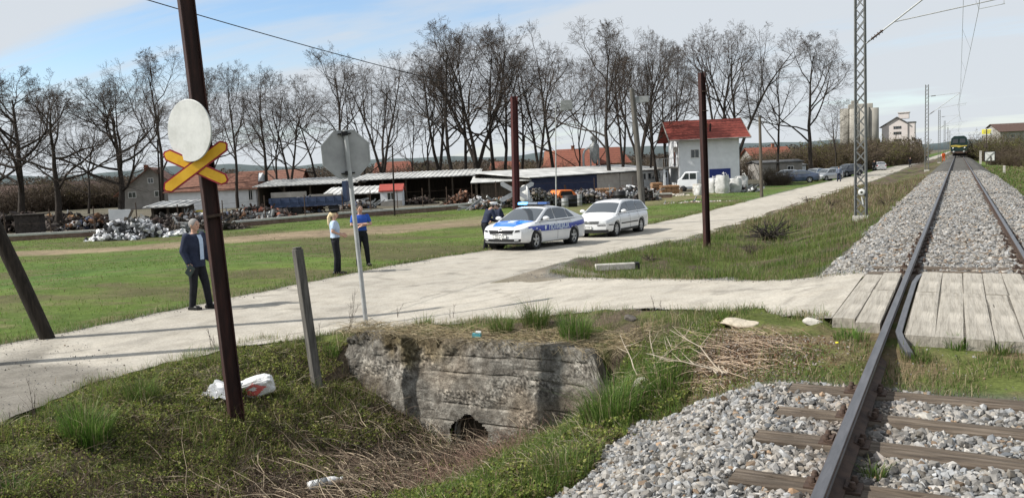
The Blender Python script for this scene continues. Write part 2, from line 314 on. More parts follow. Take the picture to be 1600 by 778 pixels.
# ---------------------------------------------------------------- ground sheet
def gcol_at(x, y):
    n = fbm(x, y, .5, 11); n2 = fbm(x, y, 2.3, 5); n3 = fbm(x, y, .12, 31)
    G = np.stack([.112+.05*(n-.5)+.05*(n3-.5), .172+.05*(n-.5)+.02*(n3-.5), .034+.01*n], -1)
    dry = np.array([.20, .16, .095]); soil = np.array([.12, .095, .068]); dirt = np.array([.36, .275, .19]); moss = np.array([.10, .12, .035]); grav = np.array([.30, .29, .265])
    def mix(a, b, t): return a*(1-t[..., None])+b*t[..., None]
    c = G
    c = mix(c, dry*np.ones_like(c), .55*ss(.52, .72, n2)*(x < -14)); n5 = fbm(x*.35, y*1.0, .35, 51, 4); c = mix(c, np.array([.13, .115, .06])*np.ones_like(c), .8*ss(.50, .66, n5)*(x < -14))
    # bare strip ploughed across the field, running beside the road
    e = np.interp(y, [-10, 10, 22.9, 27, 33.5, 39.8, 50, 60], [-75, -52, -38.2, -31.8, -27.1, -24, -21, -19])-x
    strip = ss(-.6, 1.0, e+1.6*(n-.5)*2)*(1-ss(4.5, 7.5, e+1.6*(n2-.5)*2))*(y < 75)*(.45+.55*ss(52, 36, y))
    ruts = .5+.5*np.sin(e*2.4+n*3)
    c = mix(c, dirt*(.72+.45*n2[..., None])*np.ones_like(c), strip*(.7+.3*ruts))
    yard = ss(0, 3, fence_side(x, y)); c = mix(c, np.array([.17, .15, .12])*(.6+.8*n2[..., None]), yard*.9)
    # verge between road and track
    between = (x > -9.3) & (x < -2.0)
    vc = mix(moss*np.ones_like(c)*(.8+.6*n[..., None]), soil*np.ones_like(c), ss(.42, .62, n2))
    vc = mix(vc, np.array([.13, .15, .045])*np.ones_like(c), ss(.5, .7, n)*.8*(y > 13)); vc = mix(vc, np.array([.11, .085, .06])*np.ones_like(c), ss(.52, .62, fbm(x, y, .9, 66))*(y > 13))
    vc = mix(vc, np.array([.15, .115, .085])*np.ones_like(c), ss(25, 60, y)*ss(.4, .6, n2)*.9)
    c = np.where(between[..., None], vc, c)
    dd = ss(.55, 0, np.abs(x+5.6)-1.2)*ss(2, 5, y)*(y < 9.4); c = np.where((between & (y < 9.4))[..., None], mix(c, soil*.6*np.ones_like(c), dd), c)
    ball = np.array([.13, .125, .115])*(.8+.4*n2[..., None])*np.ones_like(c)
    w = .25*(n-.5)*2
    c = mix(c, ball, ss(2.75, 2.35, np.abs(x-.15)+w)*(1.0-ss(6.9, 7.4, y)*(1-ss(12.7, 13.4, y))))
    strip2 = (np.abs(x-.15) < 2.6)*ss(6.9, 7.4, y)*(1-ss(12.7, 13.4, y)); c = mix(c, mix(np.array([.22, .17, .10])*np.ones_like(c), moss*1.3*np.ones_like(c), ss(.4, .6, n2)), strip2)
    # gravel shoulders beside the roads
    l, r = road_l(y), road_r(y); sh = ss(.85, .1, np.abs(x-l+.1)+.7*(n2-.5))+ss(.5, 0, np.abs(x-r)+.5*(n2-.5))*(y > 15)
    c = mix(c, grav*(.35+.5*n2[..., None])*np.ones_like(c), np.clip(sh, 0, 1)*.8)
    tip = ss(2.6, .4, np.hypot((x+8.2)/1.0, (y-17.2)/1.3)+(n2-.5)); c = mix(c, np.array([.33, .29, .23])*(.7+.5*n2[..., None])*np.ones_like(c), tip)
    be = ss(.6, .1, np.abs(y-br_f(np.clip(x, -9.8, -.6)))+.4*(n2-.5))*between; c = mix(c, grav*.8*np.ones_like(c), be)
    rt = (x > 2.9); c = np.where(rt[..., None], mix(G*1.05, dry*np.ones_like(c), ss(.5, .7, n2)*.6), c)
    sand = rt*ss(4.5, 6, x)*ss(9, 7, x)*ss(70, 90, y)*ss(180, 140, y); c = mix(c, np.array([.42, .36, .26])*np.ones_like(c), sand)
    sl = 1-ss(.0, 1, 0*x); return c
FA, FB = Vector((-50.2, 28.6)), Vector((-35.0, 61.0))
def fence_side(x, y):                                  # >0 behind the fence line
    pts = [(-80, 8), (-49.8, 28.8), (-43.5, 36), (-38.5, 46), (-35.5, 55), (-33.5, 63), (-22, 70), (-17, 90), (-15, 140)]
    yy = np.array([p[1] for p in pts]); xx = np.array([p[0] for p in pts]); return np.interp(y, yy, xx)-x
def axis(segs):
    a = []
    for (s, e, st) in segs: a += list(np.arange(s, e-1e-6, st))
    return np.array(a+[segs[-1][1]])
def geo(a, b, n):
    return list(np.sign(b-a)*np.geomspace(2, abs(b-a), n)+a)
gx = np.array(sorted(geo(-62, -2500, 26))+list(axis([(-62, -16, .8), (-16, -10.4, .3), (-10.4, 4, .09), (4, 14, .5)]))+geo(14, 2500, 26))
gy = np.array([-400, -120, -40, -15, -6]+list(axis([(-3, 2, .6), (2, 8.9, .09), (8.9, 9.7, .05), (9.7, 14, .1), (14, 36, .3), (36, 130, 1.2)]))+geo(130, 6000, 34))
X, Y = np.meshgrid(gx, gy); Z = hgt(X, Y)
nx, ny = len(gx), len(gy); idx = np.arange(nx*ny).reshape(ny, nx)
Fq = np.stack([idx[:-1, :-1], idx[:-1, 1:], idx[1:, 1:], idx[1:, :-1]], -1).reshape(-1, 4)
V = np.stack([X, Y, Z], -1).reshape(-1, 3)
g = npobj('ground', V, Fq, 'ground', col=gcol_at(X, Y).reshape(-1, 3), smooth=True); tag(g, kind='structure')
# ---------------------------------------------------------------- roads
def strip_sheet(name, P, wear):
    n, m = P.shape[:2]; idx = np.arange(n*m).reshape(n, m)
    Fq = np.stack([idx[:-1, :-1], idx[:-1, 1:], idx[1:, 1:], idx[1:, :-1]], -1).reshape(-1, 4)
    o = npobj(name, P.reshape(-1, 3), Fq, 'road', col=wear.reshape(-1, 3), smooth=True); return tag(o, kind='structure')
ys = np.array(list(axis([(-20, 2, 1), (2, 24, .08), (24, 60, .3), (60, 140, 1.5)]))+geo(140, 2500, 30))
t = np.linspace(0, 1, 36); nl = road_l(ys)+.35*(fbm(ys, 0*ys, .8, 2)-.5)+.12*(fbm(ys, 0*ys, 5, 9)-.5); nr = road_r(ys)+.45*(fbm(ys, 0*ys, .7, 4)-.5)+.28*(fbm(ys, 0*ys, 4, 8)-.5)
PX = nl[:, None]*(1-t)+nr[:, None]*t; PY = ys[:, None]+0*PX; PZ = road_z(PY)+.008
def wearf(x, y, across=None):
    n = fbm(x, y, .6, 21); n2 = fbm(x, y, 3, 23); n4 = fbm(x*2.2, y*.5, 1.6, 27, 5); w = .90+.16*n+.10*(n2-.5); w = w*(1-.16*ss(.60, .72, n4)); w = w*(1-.30*ss(.022, .004, np.abs(fbm(x, y, .45, 63, 5)-.5))*ss(.50, .6, n))
    d = ss(7.25, 6.85, y+.32*(x+10.5)+1.2*(n-.5)+.3*(n2-.5))*ss(-13.2, -12.2, x)           # darker gravelled patch at the near end
    w = w*(1-.50*d*(.75+.5*n2))
    return np.stack([w, w*(.992-.02*n2), w*(.975-.05*n2)], -1)
wr = wearf(PX, PY); edge = np.minimum(t, 1-t)[None, :]; ed = (1-ss(0, .06, edge+0*PX))*.28*np.where((t[None, :] > .5) & (PY > 8.5) & (PY < 22), 0, 1); wr = wr*(1-ed[..., None])
strip_sheet('road', np.stack([PX, PY, PZ], -1), wr)
xs = axis([(-9.7, -.68, .08)]); yn = br_n(xs)+.25*(fbm(xs, 0*xs, 1.2, 6)-.5)+.22*(fbm(xs, 0*xs, 5, 3)-.5); yf = br_f(xs)+.3*(fbm(xs, 0*xs, 1.2, 7)-.5)+.25*(fbm(xs, 0*xs, 4, 5)-.5)
k = xs > -1.3; yn[k] = 8.95; yf[k] = 12.5
xs2 = xs[xs < -1.12]; yn = yn[xs < -1.12]; yf = yf[xs < -1.12]
t = np.linspace(0, 1, 50); BX = xs2[:, None]+0*t[None]; BY = yn[:, None]*(1-t)+yf[:, None]*t
BZ = np.maximum(br_z(BX), np.where(BX < -8.6, -9, -9))+.004
bw = ss(-8.4, -9.6, BX); BZ = BZ*(1-bw)+(road_z(BY)+.004)*bw
low = ss(13, 19, BY)*ss(-6.5, -8.6, BX); BZ = BZ*(1-low)+(road_z(BY)+.004)*low
wr = wearf(BX, BY); edge = np.minimum(t, 1-t)[None, :]; wr = wr*(1-((1-ss(0, .05, edge+0*BX))*.25*ss(-9.0, -8.2, BX))[..., None])
strip_sheet('crossing_road', np.stack([BX, BY, BZ], -1), wr)
# ---------------------------------------------------------------- stones
def ico():
    bm = bmesh.new(); bmesh.ops.create_icosphere(bm, subdivisions=1, radius=1); v = np.array([p.co[:] for p in bm.verts]); f = np.array([[q.index for q in p.verts] for p in bm.faces]); bm.free(); return v, f
ICV, ICF = ico()
VAR = []
for k in range(14):
    v = ICV*(1+rng.uniform(-.32, .25, (len(ICV), 1))); v[:, 2] *= rng.uniform(.55, .8); v[:, 0] *= rng.uniform(1.0, 1.35)
    for _ in range(2):
        nrm = rng.normal(size=3); nrm /= np.linalg.norm(nrm); d = v @ nrm; v = v-np.clip(d-.55, 0, None)[:, None]*nrm
    VAR.append(v)
VAR = np.array(VAR)
def rotm(n, tilt=1.0):
    q = rng.normal(size=(n, 4)); q[:, 1:3] *= tilt; q /= np.linalg.norm(q, axis=1)[:, None]; w, x, y, z = q.T
    return np.stack([1-2*(y*y+z*z), 2*(x*y-z*w), 2*(x*z+y*w), 2*(x*y+z*w), 1-2*(x*x+z*z), 2*(y*z-x*w), 2*(x*z-y*w), 2*(y*z+x*w), 1-2*(x*x+y*y)], -1).reshape(n, 3, 3)
def stones(name, P, r, colr, mat='stone', tilt=.7):
    n = len(P); v = VAR[rng.integers(0, len(VAR), n)]; Rm = rotm(n, tilt); v = np.einsum('nij,nkj->nki', Rm, v)*r[:, None, None]+P[:, None, :]
    Fq = ICF[None]+(np.arange(n)*len(ICV))[:, None, None]; c = np.repeat(colr, len(ICF), 0)
    return npobj(name, v.reshape(-1, 3), Fq.reshape(-1, 3), mat, col=c)
def stone_cols(n, lo=.09, hi=.42):
    b = rng.beta(1.7, 1.8, n)*(hi-lo)+lo*.85; w = rng.normal(0, .05, n); c = np.stack([b*(1.02+w), b*(.985+w*.3), b*(.93-w*.6)], -1)
    k = rng.random(n) < .05; c[k] *= np.array([.9, .68, .5]); k = rng.random(n) < .08; c[k] *= .5; return np.clip(c, .03, .8)
def under(x, y):                                         # True where the ballast lies
    a = np.abs(x-.15)+.25*(fbm(x, y, 1.3, 17)-.5)*2
    near = (y < 6.95+.3*(fbm(x, y, 2, 5)-.5)); far = (y > 13.1)
    wid = np.where(near, np.where(x < 0, 2.62+.55*ss(5.8, 4.2, y), 2.5), np.where(x < 0, 2.35, 2.45)); return (a < wid) & (near | far)
def band(n, x0, x1, y0, y1, power=1.0):
    x = rng.uniform(x0, x1, n); y = y0+(y1-y0)*rng.random(n)**power; return x, y
x, y = band(62000, -3.4, 2.9, 2.6, 7.2); k = under(x, y); x, y = x[k], y[k]
r = rng.gamma(8, .0029, len(x)).clip(.010, .042); z = hgt(x, y)-.008+rng.uniform(-.012, .02, len(x))
onr = (np.abs(x+.6) < .1) | (np.abs(x-.9) < .1); k = ~onr; x, y, z, r = x[k], y[k], z[k], r[k]
k = np.ones(len(x), bool)
SLEEP_Y = [3.2, 4.0, 4.74, 5.50, 6.12, 6.80]
for s in SLEEP_Y: k &= ~((np.abs(y-s) < .115) & (x > -1.2) & (x < 1.5) & (rng.random(len(x)) > .015))
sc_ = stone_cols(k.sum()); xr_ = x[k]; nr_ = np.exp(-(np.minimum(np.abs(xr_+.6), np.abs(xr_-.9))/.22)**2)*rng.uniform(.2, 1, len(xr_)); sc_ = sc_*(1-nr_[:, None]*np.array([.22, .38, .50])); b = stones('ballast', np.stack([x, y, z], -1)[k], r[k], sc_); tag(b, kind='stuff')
x, y = band(90000, -2.9, 3.0, 13.0, 75, 1.55); k = under(x, y) & (np.abs(x+.6) > .07) & (np.abs(x-.9) > .07); x, y = x[k], y[k]
r = rng.gamma(9, .0042, len(x)).clip(.02, .06)*(1+ss(25, 70, y)*.8); z = hgt(x, y)+rng.uniform(-.012, .015, len(x))
b = stones('ballast', np.stack([x, y, z], -1), r, stone_cols(len(x), .12, .38)); tag(b, kind='stuff')
# loose grit at road edges, on the verge and on the bank
P = []; xg = []; yg = []
yy = rng.uniform(4, 30, 2500); xg.append(road_l(yy)+rng.normal(.05, .22, 2500)); yg.append(yy)
xx = rng.uniform(-9, -1.2, 1500); xg.append(xx); yg.append(br_f(xx)+rng.normal(.0, .16, 1500))
xx = rng.uniform(-9.2, -1.2, 700); xg.append(xx); yg.append(br_n(xx)+rng.normal(.0, .12, 700))
xx, yy = rng.normal(-7.6, .6, 900), rng.normal(16.7, .5, 900); xg.append(xx); yg.append(yy)
xx, yy = rng.uniform(-13.4, -9.5, 1500), rng.uniform(3.5, 9.5, 1500); kk = (yy+.32*(xx+10.5) < 7.6); xg.append(xx[kk]); yg.append(yy[kk])
xx, yy = rng.uniform(-2.4, 2.5, 500), rng.uniform(6.8, 8.2, 500); xg.append(xx); yg.append(yy)
xx, yy = rng.normal(-6.1, .35, 120), rng.normal(8.2, .25, 120); xg.append(xx); yg.append(yy)
x, y = np.concatenate(xg), np.concatenate(yg); inr = (x > road_l(y)) & (x < road_r(y))
onb = (x > -9.7) & (x < -1.1) & (y > br_n(np.clip(x, -9.8, -.6))) & (y < br_f(np.clip(x, -9.8, -.6)))
z = hgt(x, y); z = np.where(inr, road_z(y)+.02, np.where(onb, br_z(x)+.006, z))
g = stones('gravel', np.stack([x, y, z], -1), rng.gamma(4, .0016, len(x)).clip(.003, .018), stone_cols(len(x), .08, .34)); tag(g, kind='stuff')
# ---------------------------------------------------------------- rails
pmat('grit_fill', (.05, .045, .035), (.20, .18, .15), 30, .95, .01, 60)
def rail_prof():
    h, H2 = .0, -.165
    return [(-.070, H2), (.070, H2), (.070, H2+.012), (.012, H2+.035), (.009, h-.042), (.034, h-.034), (.036, h-.008), (.030, h-.001), (-.030, h-.001), (-.036, h-.008), (-.034, h-.034), (-.009, h-.042), (-.012, H2+.035), (-.070, H2+.012)]
def make_rail(x, label, group):
    t = thing('rail', label, 'rail', (x, 0, 0), 0, group); pr = rail_prof(); ysr = [-4, 0, 3, 6, 9, 14, 22, 40, 80, 160, 400, 900]
    m = MB(); vs = [(p[0], y_, p[1]) for y_ in ysr for p in pr]; n = len(pr); fs = []; mi = []
    for i in range(len(ysr)-1):
        for k_ in range(n): m.add([], [], 0); fs.append((i*n+k_, i*n+(k_+1) % n, (i+1)*n+(k_+1) % n, (i+1)*n+k_))
    m.add(vs, fs, 0); m.build('rail_body', 'rust_rail', t)
    m = MB(); m.prism([(-.031, -.004), (.031, -.004), (.029, .0035), (-.029, .0035)], -4, 900, lambda a, b, h: (a, h, b)); m.prism([(.0345, -.03), (.039, -.03), (.0385, -.010), (.0345, -.010)], -4, 900, lambda a, b, h: (a, h, b)); m.build('running_surface', 'rail_top', t)
    return t
make_rail(-.60, 'long dark steel rail in the foreground running past the wooden check-rail side of the crossing', 'rails of the track')
make_rail(.90, 'long steel rail on the right, cut off by the right edge of the photo', 'rails of the track')
# check rail inside the crossing, both ends bent away
m = MB(); pr = rail_prof(); path = [(-.36, 7.84, -.075), (-.405, 7.95, -.03), (-.445, 8.12, .0), (-.475, 8.35, .005), (-.48, 9.5, .005), (-.48, 11.6, .005), (-.455, 12.2, .0), (-.40, 12.75, -.03), (-.36, 12.95, -.05)]
vs = []; fs = []; n = len(pr)
for i, p in enumerate(path):
    for q in pr: vs.append((p[0]+q[0]*.8, p[1], p[2]+q[1]*.85+.004))
for i in range(len(path)-1):
    for k_ in range(n): fs.append((i*n+k_, i*n+(k_+1) % n, (i+1)*n+(k_+1) % n, (i+1)*n+k_))
fs += [tuple(range(n))[::-1], tuple(range((len(path)-1)*n, len(path)*n))]
m.add(vs, fs); o = m.build('check_rail', 'rail_top'); tag(o, 'short check rail with bent ends beside the left edge of the wooden crossing deck', 'rail')
# ---------------------------------------------------------------- sleepers
def sleeper_mesh(seed, mat='sleeper', Lx=2.62, Wy=.235, Hz=.16, nxs=60, amp=.011, rd=.012):
    nxs_, nys = nxs, 9; xx = np.linspace(-Lx/2, Lx/2, nxs_); V = []; prof = []
    for i in range(nys): prof.append((-Wy/2+Wy*i/(nys-1), 0.0))
    prof = [(-Wy/2-.004, -Hz), (-Wy/2-.002, -Hz*.5)]+prof+[(Wy/2+.002, -Hz*.5), (Wy/2+.004, -Hz)]
    a = np.array(prof); P = np.zeros((nxs_, len(a), 3)); P[..., 0] = xx[:, None]; P[..., 1] = a[None, :, 0]; P[..., 2] = a[None, :, 1]
    nzv = fbm(P[..., 0]*.6+seed*3.1, P[..., 1]*14+seed, 1.6, seed, 5)-.5; nf = fbm(P[..., 0]*2.2+seed, P[..., 1]*40, 1.0, seed+9, 3)-.5
    rnd = (np.abs(P[..., 1]) > Wy/2-.02)*(P[..., 2] > -.01)
    P[..., 2] += np.where(P[..., 2] > -.02, nzv*amp*2.4+nf*amp-rnd*rd, 0); P[..., 1] += nzv*rd+(fbm(P[..., 0], 0*P[..., 0], 1.2, seed+4)-.5)*rd*2.2
    crack = np.abs(P[..., 1]-(.03*np.sin(P[..., 0]*2+seed))) < .012; P[..., 2] -= crack*(P[..., 2] > -.03)*.014*(rd > .005)*(fbm(P[..., 0], 0*P[..., 0], 1.5, seed+2) > .45)
    idx = np.arange(nxs_*len(a)).reshape(nxs_, len(a)); Fq = np.stack([idx[:-1, :-1], idx[:-1, 1:], idx[1:, 1:], idx[1:, :-1]], -1).reshape(-1, 4)
    V = P.reshape(-1, 3); cap = []
    for e, r_ in ((0, 1), (nxs_-1, -1)):
        base = idx[e]; 
        for i in range((len(a))//2-0):
            j = len(a)-1-i
            if j-1 > i: cap.append([base[i], base[i+1], base[j-1], base[j]])
    return V, np.concatenate([Fq, np.array(cap)])
def sleeper(y, seed, sink=0, label=None, group='old wooden sleepers'):
    t = thing('sleeper', label, 'railway sleeper', (.15+rng.uniform(-.03, .03), y, -.170-sink), rng.uniform(-.012, .012), group)
    V, Fq = sleeper_mesh(seed); npobj('timber', V, Fq, 'sleeper', t)
    for rx in (-.75, .75):
        m = MB(); m.box((rx, 0, .004), (.30, .17, .014), m=0)
        for s in (-1, 1):
            for q in (-.05, .05):
                m.lathe([(.0, .05), (.016, .05), (.018, .035), (.022, .03), (.022, .012), (.012, .012), (.012, 0)], (rx+s*.105, q, .008), 8)
            m.box((rx+s*.085, 0, .02), (.05, .15, .022), (0, s*.25, 0))
        m.build('rail_fastening', 'rust_rail', t, bevel=.002)
    return t
lab = ['fourth wooden sleeper from the crossing, near the bottom edge with a grass tuft beside it', 'third wooden sleeper from the crossing, its left end dark and split', 'second wooden sleeper from the crossing, lying in pale ballast', 'first wooden sleeper in front of the crossing deck, next to the strip of grass']
for i, y_ in enumerate(SLEEP_Y):
    if i < 2: continue
    sleeper(y_, i+1, rng.uniform(0, .006), lab[i-2])
for i in range(10):
    y_ = 13.45+.68*i; sleeper(y_, 30+i, -.040, ['first', 'second', 'third', 'fourth', 'fifth', 'sixth', 'seventh', 'eighth', 'ninth', 'tenth'][i]+' sleeper beyond the crossing deck, almost buried in ballast', 'sleepers buried in ballast')
# ---------------------------------------------------------------- crossing planks
def plank(x0, x1, y0, y1, seed, label, z=0.004, cat='wooden plank', t=.11):
    w = x1-x0-.012; l = y1-y0-.012; V, Fq = sleeper_mesh(seed, Lx=l, Wy=w, Hz=t, nxs=50, amp=.004, rd=.003)
    V = V[:, [1, 0, 2]]*np.array([-1, 1, 1]); o = npobj('crossing_plank', V, Fq, 'plank', loc=((x0+x1)/2, (y0+y1)/2, z-rng.uniform(0, .012)))
    o.rotation_euler = (rng.uniform(-.002, .002), rng.uniform(-.012, .012), rng.uniform(-.006, .006)); tag(o, label, cat, 'planks of the railway crossing deck')
names = ['first', 'second', 'third', 'fourth', 'fifth', 'sixth']
xsP = [-.425, -.175, .065, .29, .515, .74]
for i in range(5):
    plank(xsP[i], xsP[i+1], 8.2+rng.uniform(-.05, .03), 10.78, 50+i, f'{names[i]} pale plank right of the check rail, in the near row of the crossing deck')
    plank(xsP[i], xsP[i+1], 10.80, 12.62+rng.uniform(-.06, .03), 60+i, f'{names[i]} pale plank right of the check rail, in the far row of the crossing deck')
plank(-1.13, -.905, 8.9, 10.68, 70, 'outermost plank left of the near rail, front half beside the road surface'); plank(-1.13, -.905, 10.70, 12.3, 71, 'outermost plank left of the near rail, back half beside the road surface')
plank(-.90, -.665, 8.72, 10.9, 72, 'plank touching the left side of the near rail, front half'); plank(-.90, -.665, 10.92, 12.45, 73, 'plank touching the left side of the near rail, back half')
plank(1.06, 1.34, 8.3, 12.4, 74, 'plank on the outer side of the right rail')
for (x0, x1, y0, y1) in ((-1.12, -.66, 8.97, 12.4), (-.43, .86, 8.3, 12.6), (1.0, 1.6, 8.4, 12.5)):
    m = MB(); m.box(((x0+x1)/2, (y0+y1)/2, -.04), (x1-x0, y1-y0, .06)); o = m.build('crossing_bed', 'grit_fill'); tag(o, kind='structure')
for y_ in (8.22,):                                      # timber end beams under the deck
    m = MB(); m.box((.16, y_+.03, -.16), (1.2, .16, .10)); o = m.build('crossing_beam', 'sleeper', bevel=.01); tag(o, 'dark timber under the front edge of the crossing deck', 'timber beam')
m = MB(); m.bar((-.36, 12.78, -.03), (.35, 12.74, -.03), .07, .05); o = m.build('crossing_beam', 'sleeper', bevel=.008); tag(o, 'thin grey timber along the far edge of the crossing deck', 'timber beam')
# ---------------------------------------------------------------- culvert head wall
def cull_wall():
    t = thing('culvert_wall', 'weathered board-marked concrete head wall over the ditch with the dark pipe mouth at its foot', 'retaining wall', (-5.85, 9.28, -.56), 0)
    n, m = 170, 76; x0, x1 = -1.98, 2.12; zt, zb = 0.0, -1.85; U_, Vv = np.meshgrid(np.linspace(0, 1, n), np.linspace(0, 1, m)); 
    xx = x0+(x1-x0)*U_; top = zt+.02*np.sin(xx*2)+.07*(fbm(xx, 0*xx, 1.4, 3)-.5)-.12*ss(-1.55, -1.98, xx)**2-.42*ss(1.8, 2.12, xx)**2
    zz = top*(1-Vv)+zb*Vv
    ero = ss(-.75, -.02, zz)*ss(1.2, -.9, xx); rough = (fbm(xx, zz, 4.2, 5, 6)-.5)
    yy = -.04*ss(0, -1, zz)-.10*0-rough*(.05+.14*ero)+.06*ero
    for q in (.22, .34, .47, .60, .73, .86, 1.0, 1.12): yy += .020*np.exp(-((zz+q+.02*np.sin(xx*1.7+q*9)+.03*(vn(xx, zz*0, 2.5, q)-.5))/.013)**2)*(vn(xx, 0*xx, .9, q*5) > .42)*ss(-1.1, 0.0, xx)
    board = np.floor((zz+.03*np.sin(xx))/.26); yy += .018*(_h(board, board*0+1, 2)-.5)
    pit = ss(.56, .68, fbm(xx, zz, 9, 15, 3)); yy += .04*pit*ero; aggz = ss(.48, .6, fbm(xx, zz*2.5, 1.6, 77)); yy += aggz*rng.uniform(-.012, .006, xx.shape)
    cxp, czp = .12, -1.30; rr = np.hypot(xx-cxp, (zz-czp)); brk = .30+.02*np.sin(5*np.arctan2(zz-czp, xx-cxp))+.03*rough
    P = np.stack([xx, yy-.12+0*xx, zz], -1); idx = np.arange(n*m).reshape(m, n)
    Fq = np.stack([idx[:-1, :-1], idx[1:, :-1], idx[1:, 1:], idx[:-1, 1:]], -1).reshape(-1, 4); inn = (rr < brk).reshape(-1); keep = ~(inn[Fq].all(1)); Fq = Fq[keep]
    # top and back sheet
    bt = np.stack([xx[0], yy[0]*0+.22, top[0]-.02], -1); V = np.concatenate([P.reshape(-1, 3), bt]); o2 = n*m
    Ft = np.stack([idx[0, :-1], idx[0, 1:], o2+np.arange(1, n), o2+np.arange(n-1)], -1); Fq = np.concatenate([Fq, Ft])
    sb = len(V); sd = np.stack([[x0]*m, [.22]*m, zz[:, 0]], -1); se = np.stack([[x1]*m, [.22]*m, zz[:, -1]], -1); V = np.concatenate([V, sd, se])
    Fs = np.stack([idx[:-1, 0], sb+np.arange(m-1), sb+np.arange(1, m), idx[1:, 0]], -1); Fe = np.stack([idx[:-1, -1], idx[1:, -1], sb+m+np.arange(1, m), sb+m+np.arange(m-1)], -1); Fq = np.concatenate([Fq, Fs, Fe])
    c = np.ones((len(V), 3)); a = fbm(V[:, 0], V[:, 2], 1.2, 9); b_ = fbm(V[:, 0], V[:, 2], 5, 19)
    mossy = ss(.5, .66, a)*ss(.6, -1.2, V[:, 0]); pale = ss(.7, 1.3, -V[:, 2]+.4*(a-.5))*ss(.0, .8, V[:, 0])
    c = c*(.62+.5*b_[:, None]); c = c*(1-mossy[:, None])+np.array([.62, .55, .33])*mossy[:, None]; c = c*(1+.55*pale[:, None]); lich = ss(.62, .75, b_)*ss(-.5, 0, V[:, 2]); c = c*(1-.55*lich[:, None]); agg = ss(.48, .6, fbm(V[:, 0], V[:, 2]*2.5, 1.6, 77)); c = c*(1+(agg*(rng.random(len(V))-.40)*1.5)[:, None])
    rs = ss(.45, .7, fbm(V[:, 0], V[:, 2], 1.1, 44))*.5; c = c*(1-rs[:, None])+np.array([1.05, .86, .66])*c*rs[:, None]
    npobj('wall_face', V, Fq, 'concrete', t, col=c, smooth=False)
    m_ = MB(); prof = [(.27, -.06), (.30, -.06), (.30, 1.6), (.255, 1.6), (.255, -.06)]; m_.lathe(prof, (cxp, 0, czp), 24, axis='y'); m_.add([(cxp-.29, 1.59, czp-.29), (cxp+.29, 1.59, czp-.29), (cxp+.29, 1.59, czp+.29), (cxp-.29, 1.59, czp+.29)], [(0, 1, 2, 3)]); m_.build('pipe', 'conc_plain', t)
    return t
cull_wall()
# broken end of the wall, crumbling into the bank
stone = stones('broken_concrete', np.array([[-3.5, 9.3, -.88], [-3.4, 9.15, -1.05], [-3.55, 9.1, -1.2], [-3.2, 9.2, -.95], [-3.3, 8.95, -1.2]]), np.array([.12, .11, .13, .08, .10]), np.array([[.3, .27, .22]]*5)*.9); tag(stone, 'crumbled lumps of concrete heaped at the right end of the culvert wall', 'rubble', kind='stuff')
# ---------------------------------------------------------------- small plants
def blades(name, x, y, z, h, w, colr, lean=.35, mat='blade', curl=.5, az=None):
    n = len(x); a = rng.uniform(0, 2*math.pi, n) if az is None else az; f = a+math.pi/2+rng.normal(0, .5, n); ln = h*np.abs(rng.normal(lean, lean*.5, n))
    dx, dy = np.cos(a), np.sin(a); wx, wy = np.cos(f)*w/2, np.sin(f)*w/2; V = np.zeros((n, 5, 3))
    b = np.stack([x, y, z-.01], -1); up = np.zeros((n, 3)); up[:, 2] = 1; D = np.stack([dx, dy, 0*dx], -1); Wd = np.stack([wx, wy, 0*wx], -1)
    mid = b+up*(h*.6)[:, None]+D*(ln*.3)[:, None]; tip = b+up*(h*(1-curl*.3*np.clip(ln/h, 0, 1.5)))[:, None]+D*ln[:, None]
    V[:, 0] = b-Wd; V[:, 1] = b+Wd; V[:, 2] = mid-Wd*.75; V[:, 3] = mid+Wd*.75; V[:, 4] = tip
    base = np.array([[0, 1, 3], [0, 3, 2], [2, 3, 4]]); Fq = (base[None]+(np.arange(n)*5)[:, None, None]).reshape(-1, 3)
    return npobj(name, V.reshape(-1, 3), Fq, mat, col=np.repeat(colr, 3, 0))
def leaves(name, x, y, z, r, colr, flat=.6):
    n = len(x); Rm = rotm(n, flat); q = np.array([[-1, 0, 0], [0, -.62, .12], [1, 0, 0], [0, .62, .12]]); V = np.einsum('nij,kj->nki', Rm, q)*r[:, None, None]+np.stack([x, y, z], -1)[:, None]
    Fq = np.arange(n*4).reshape(-1, 4); return npobj(name, V.reshape(-1, 3), Fq, 'blade', col=colr)
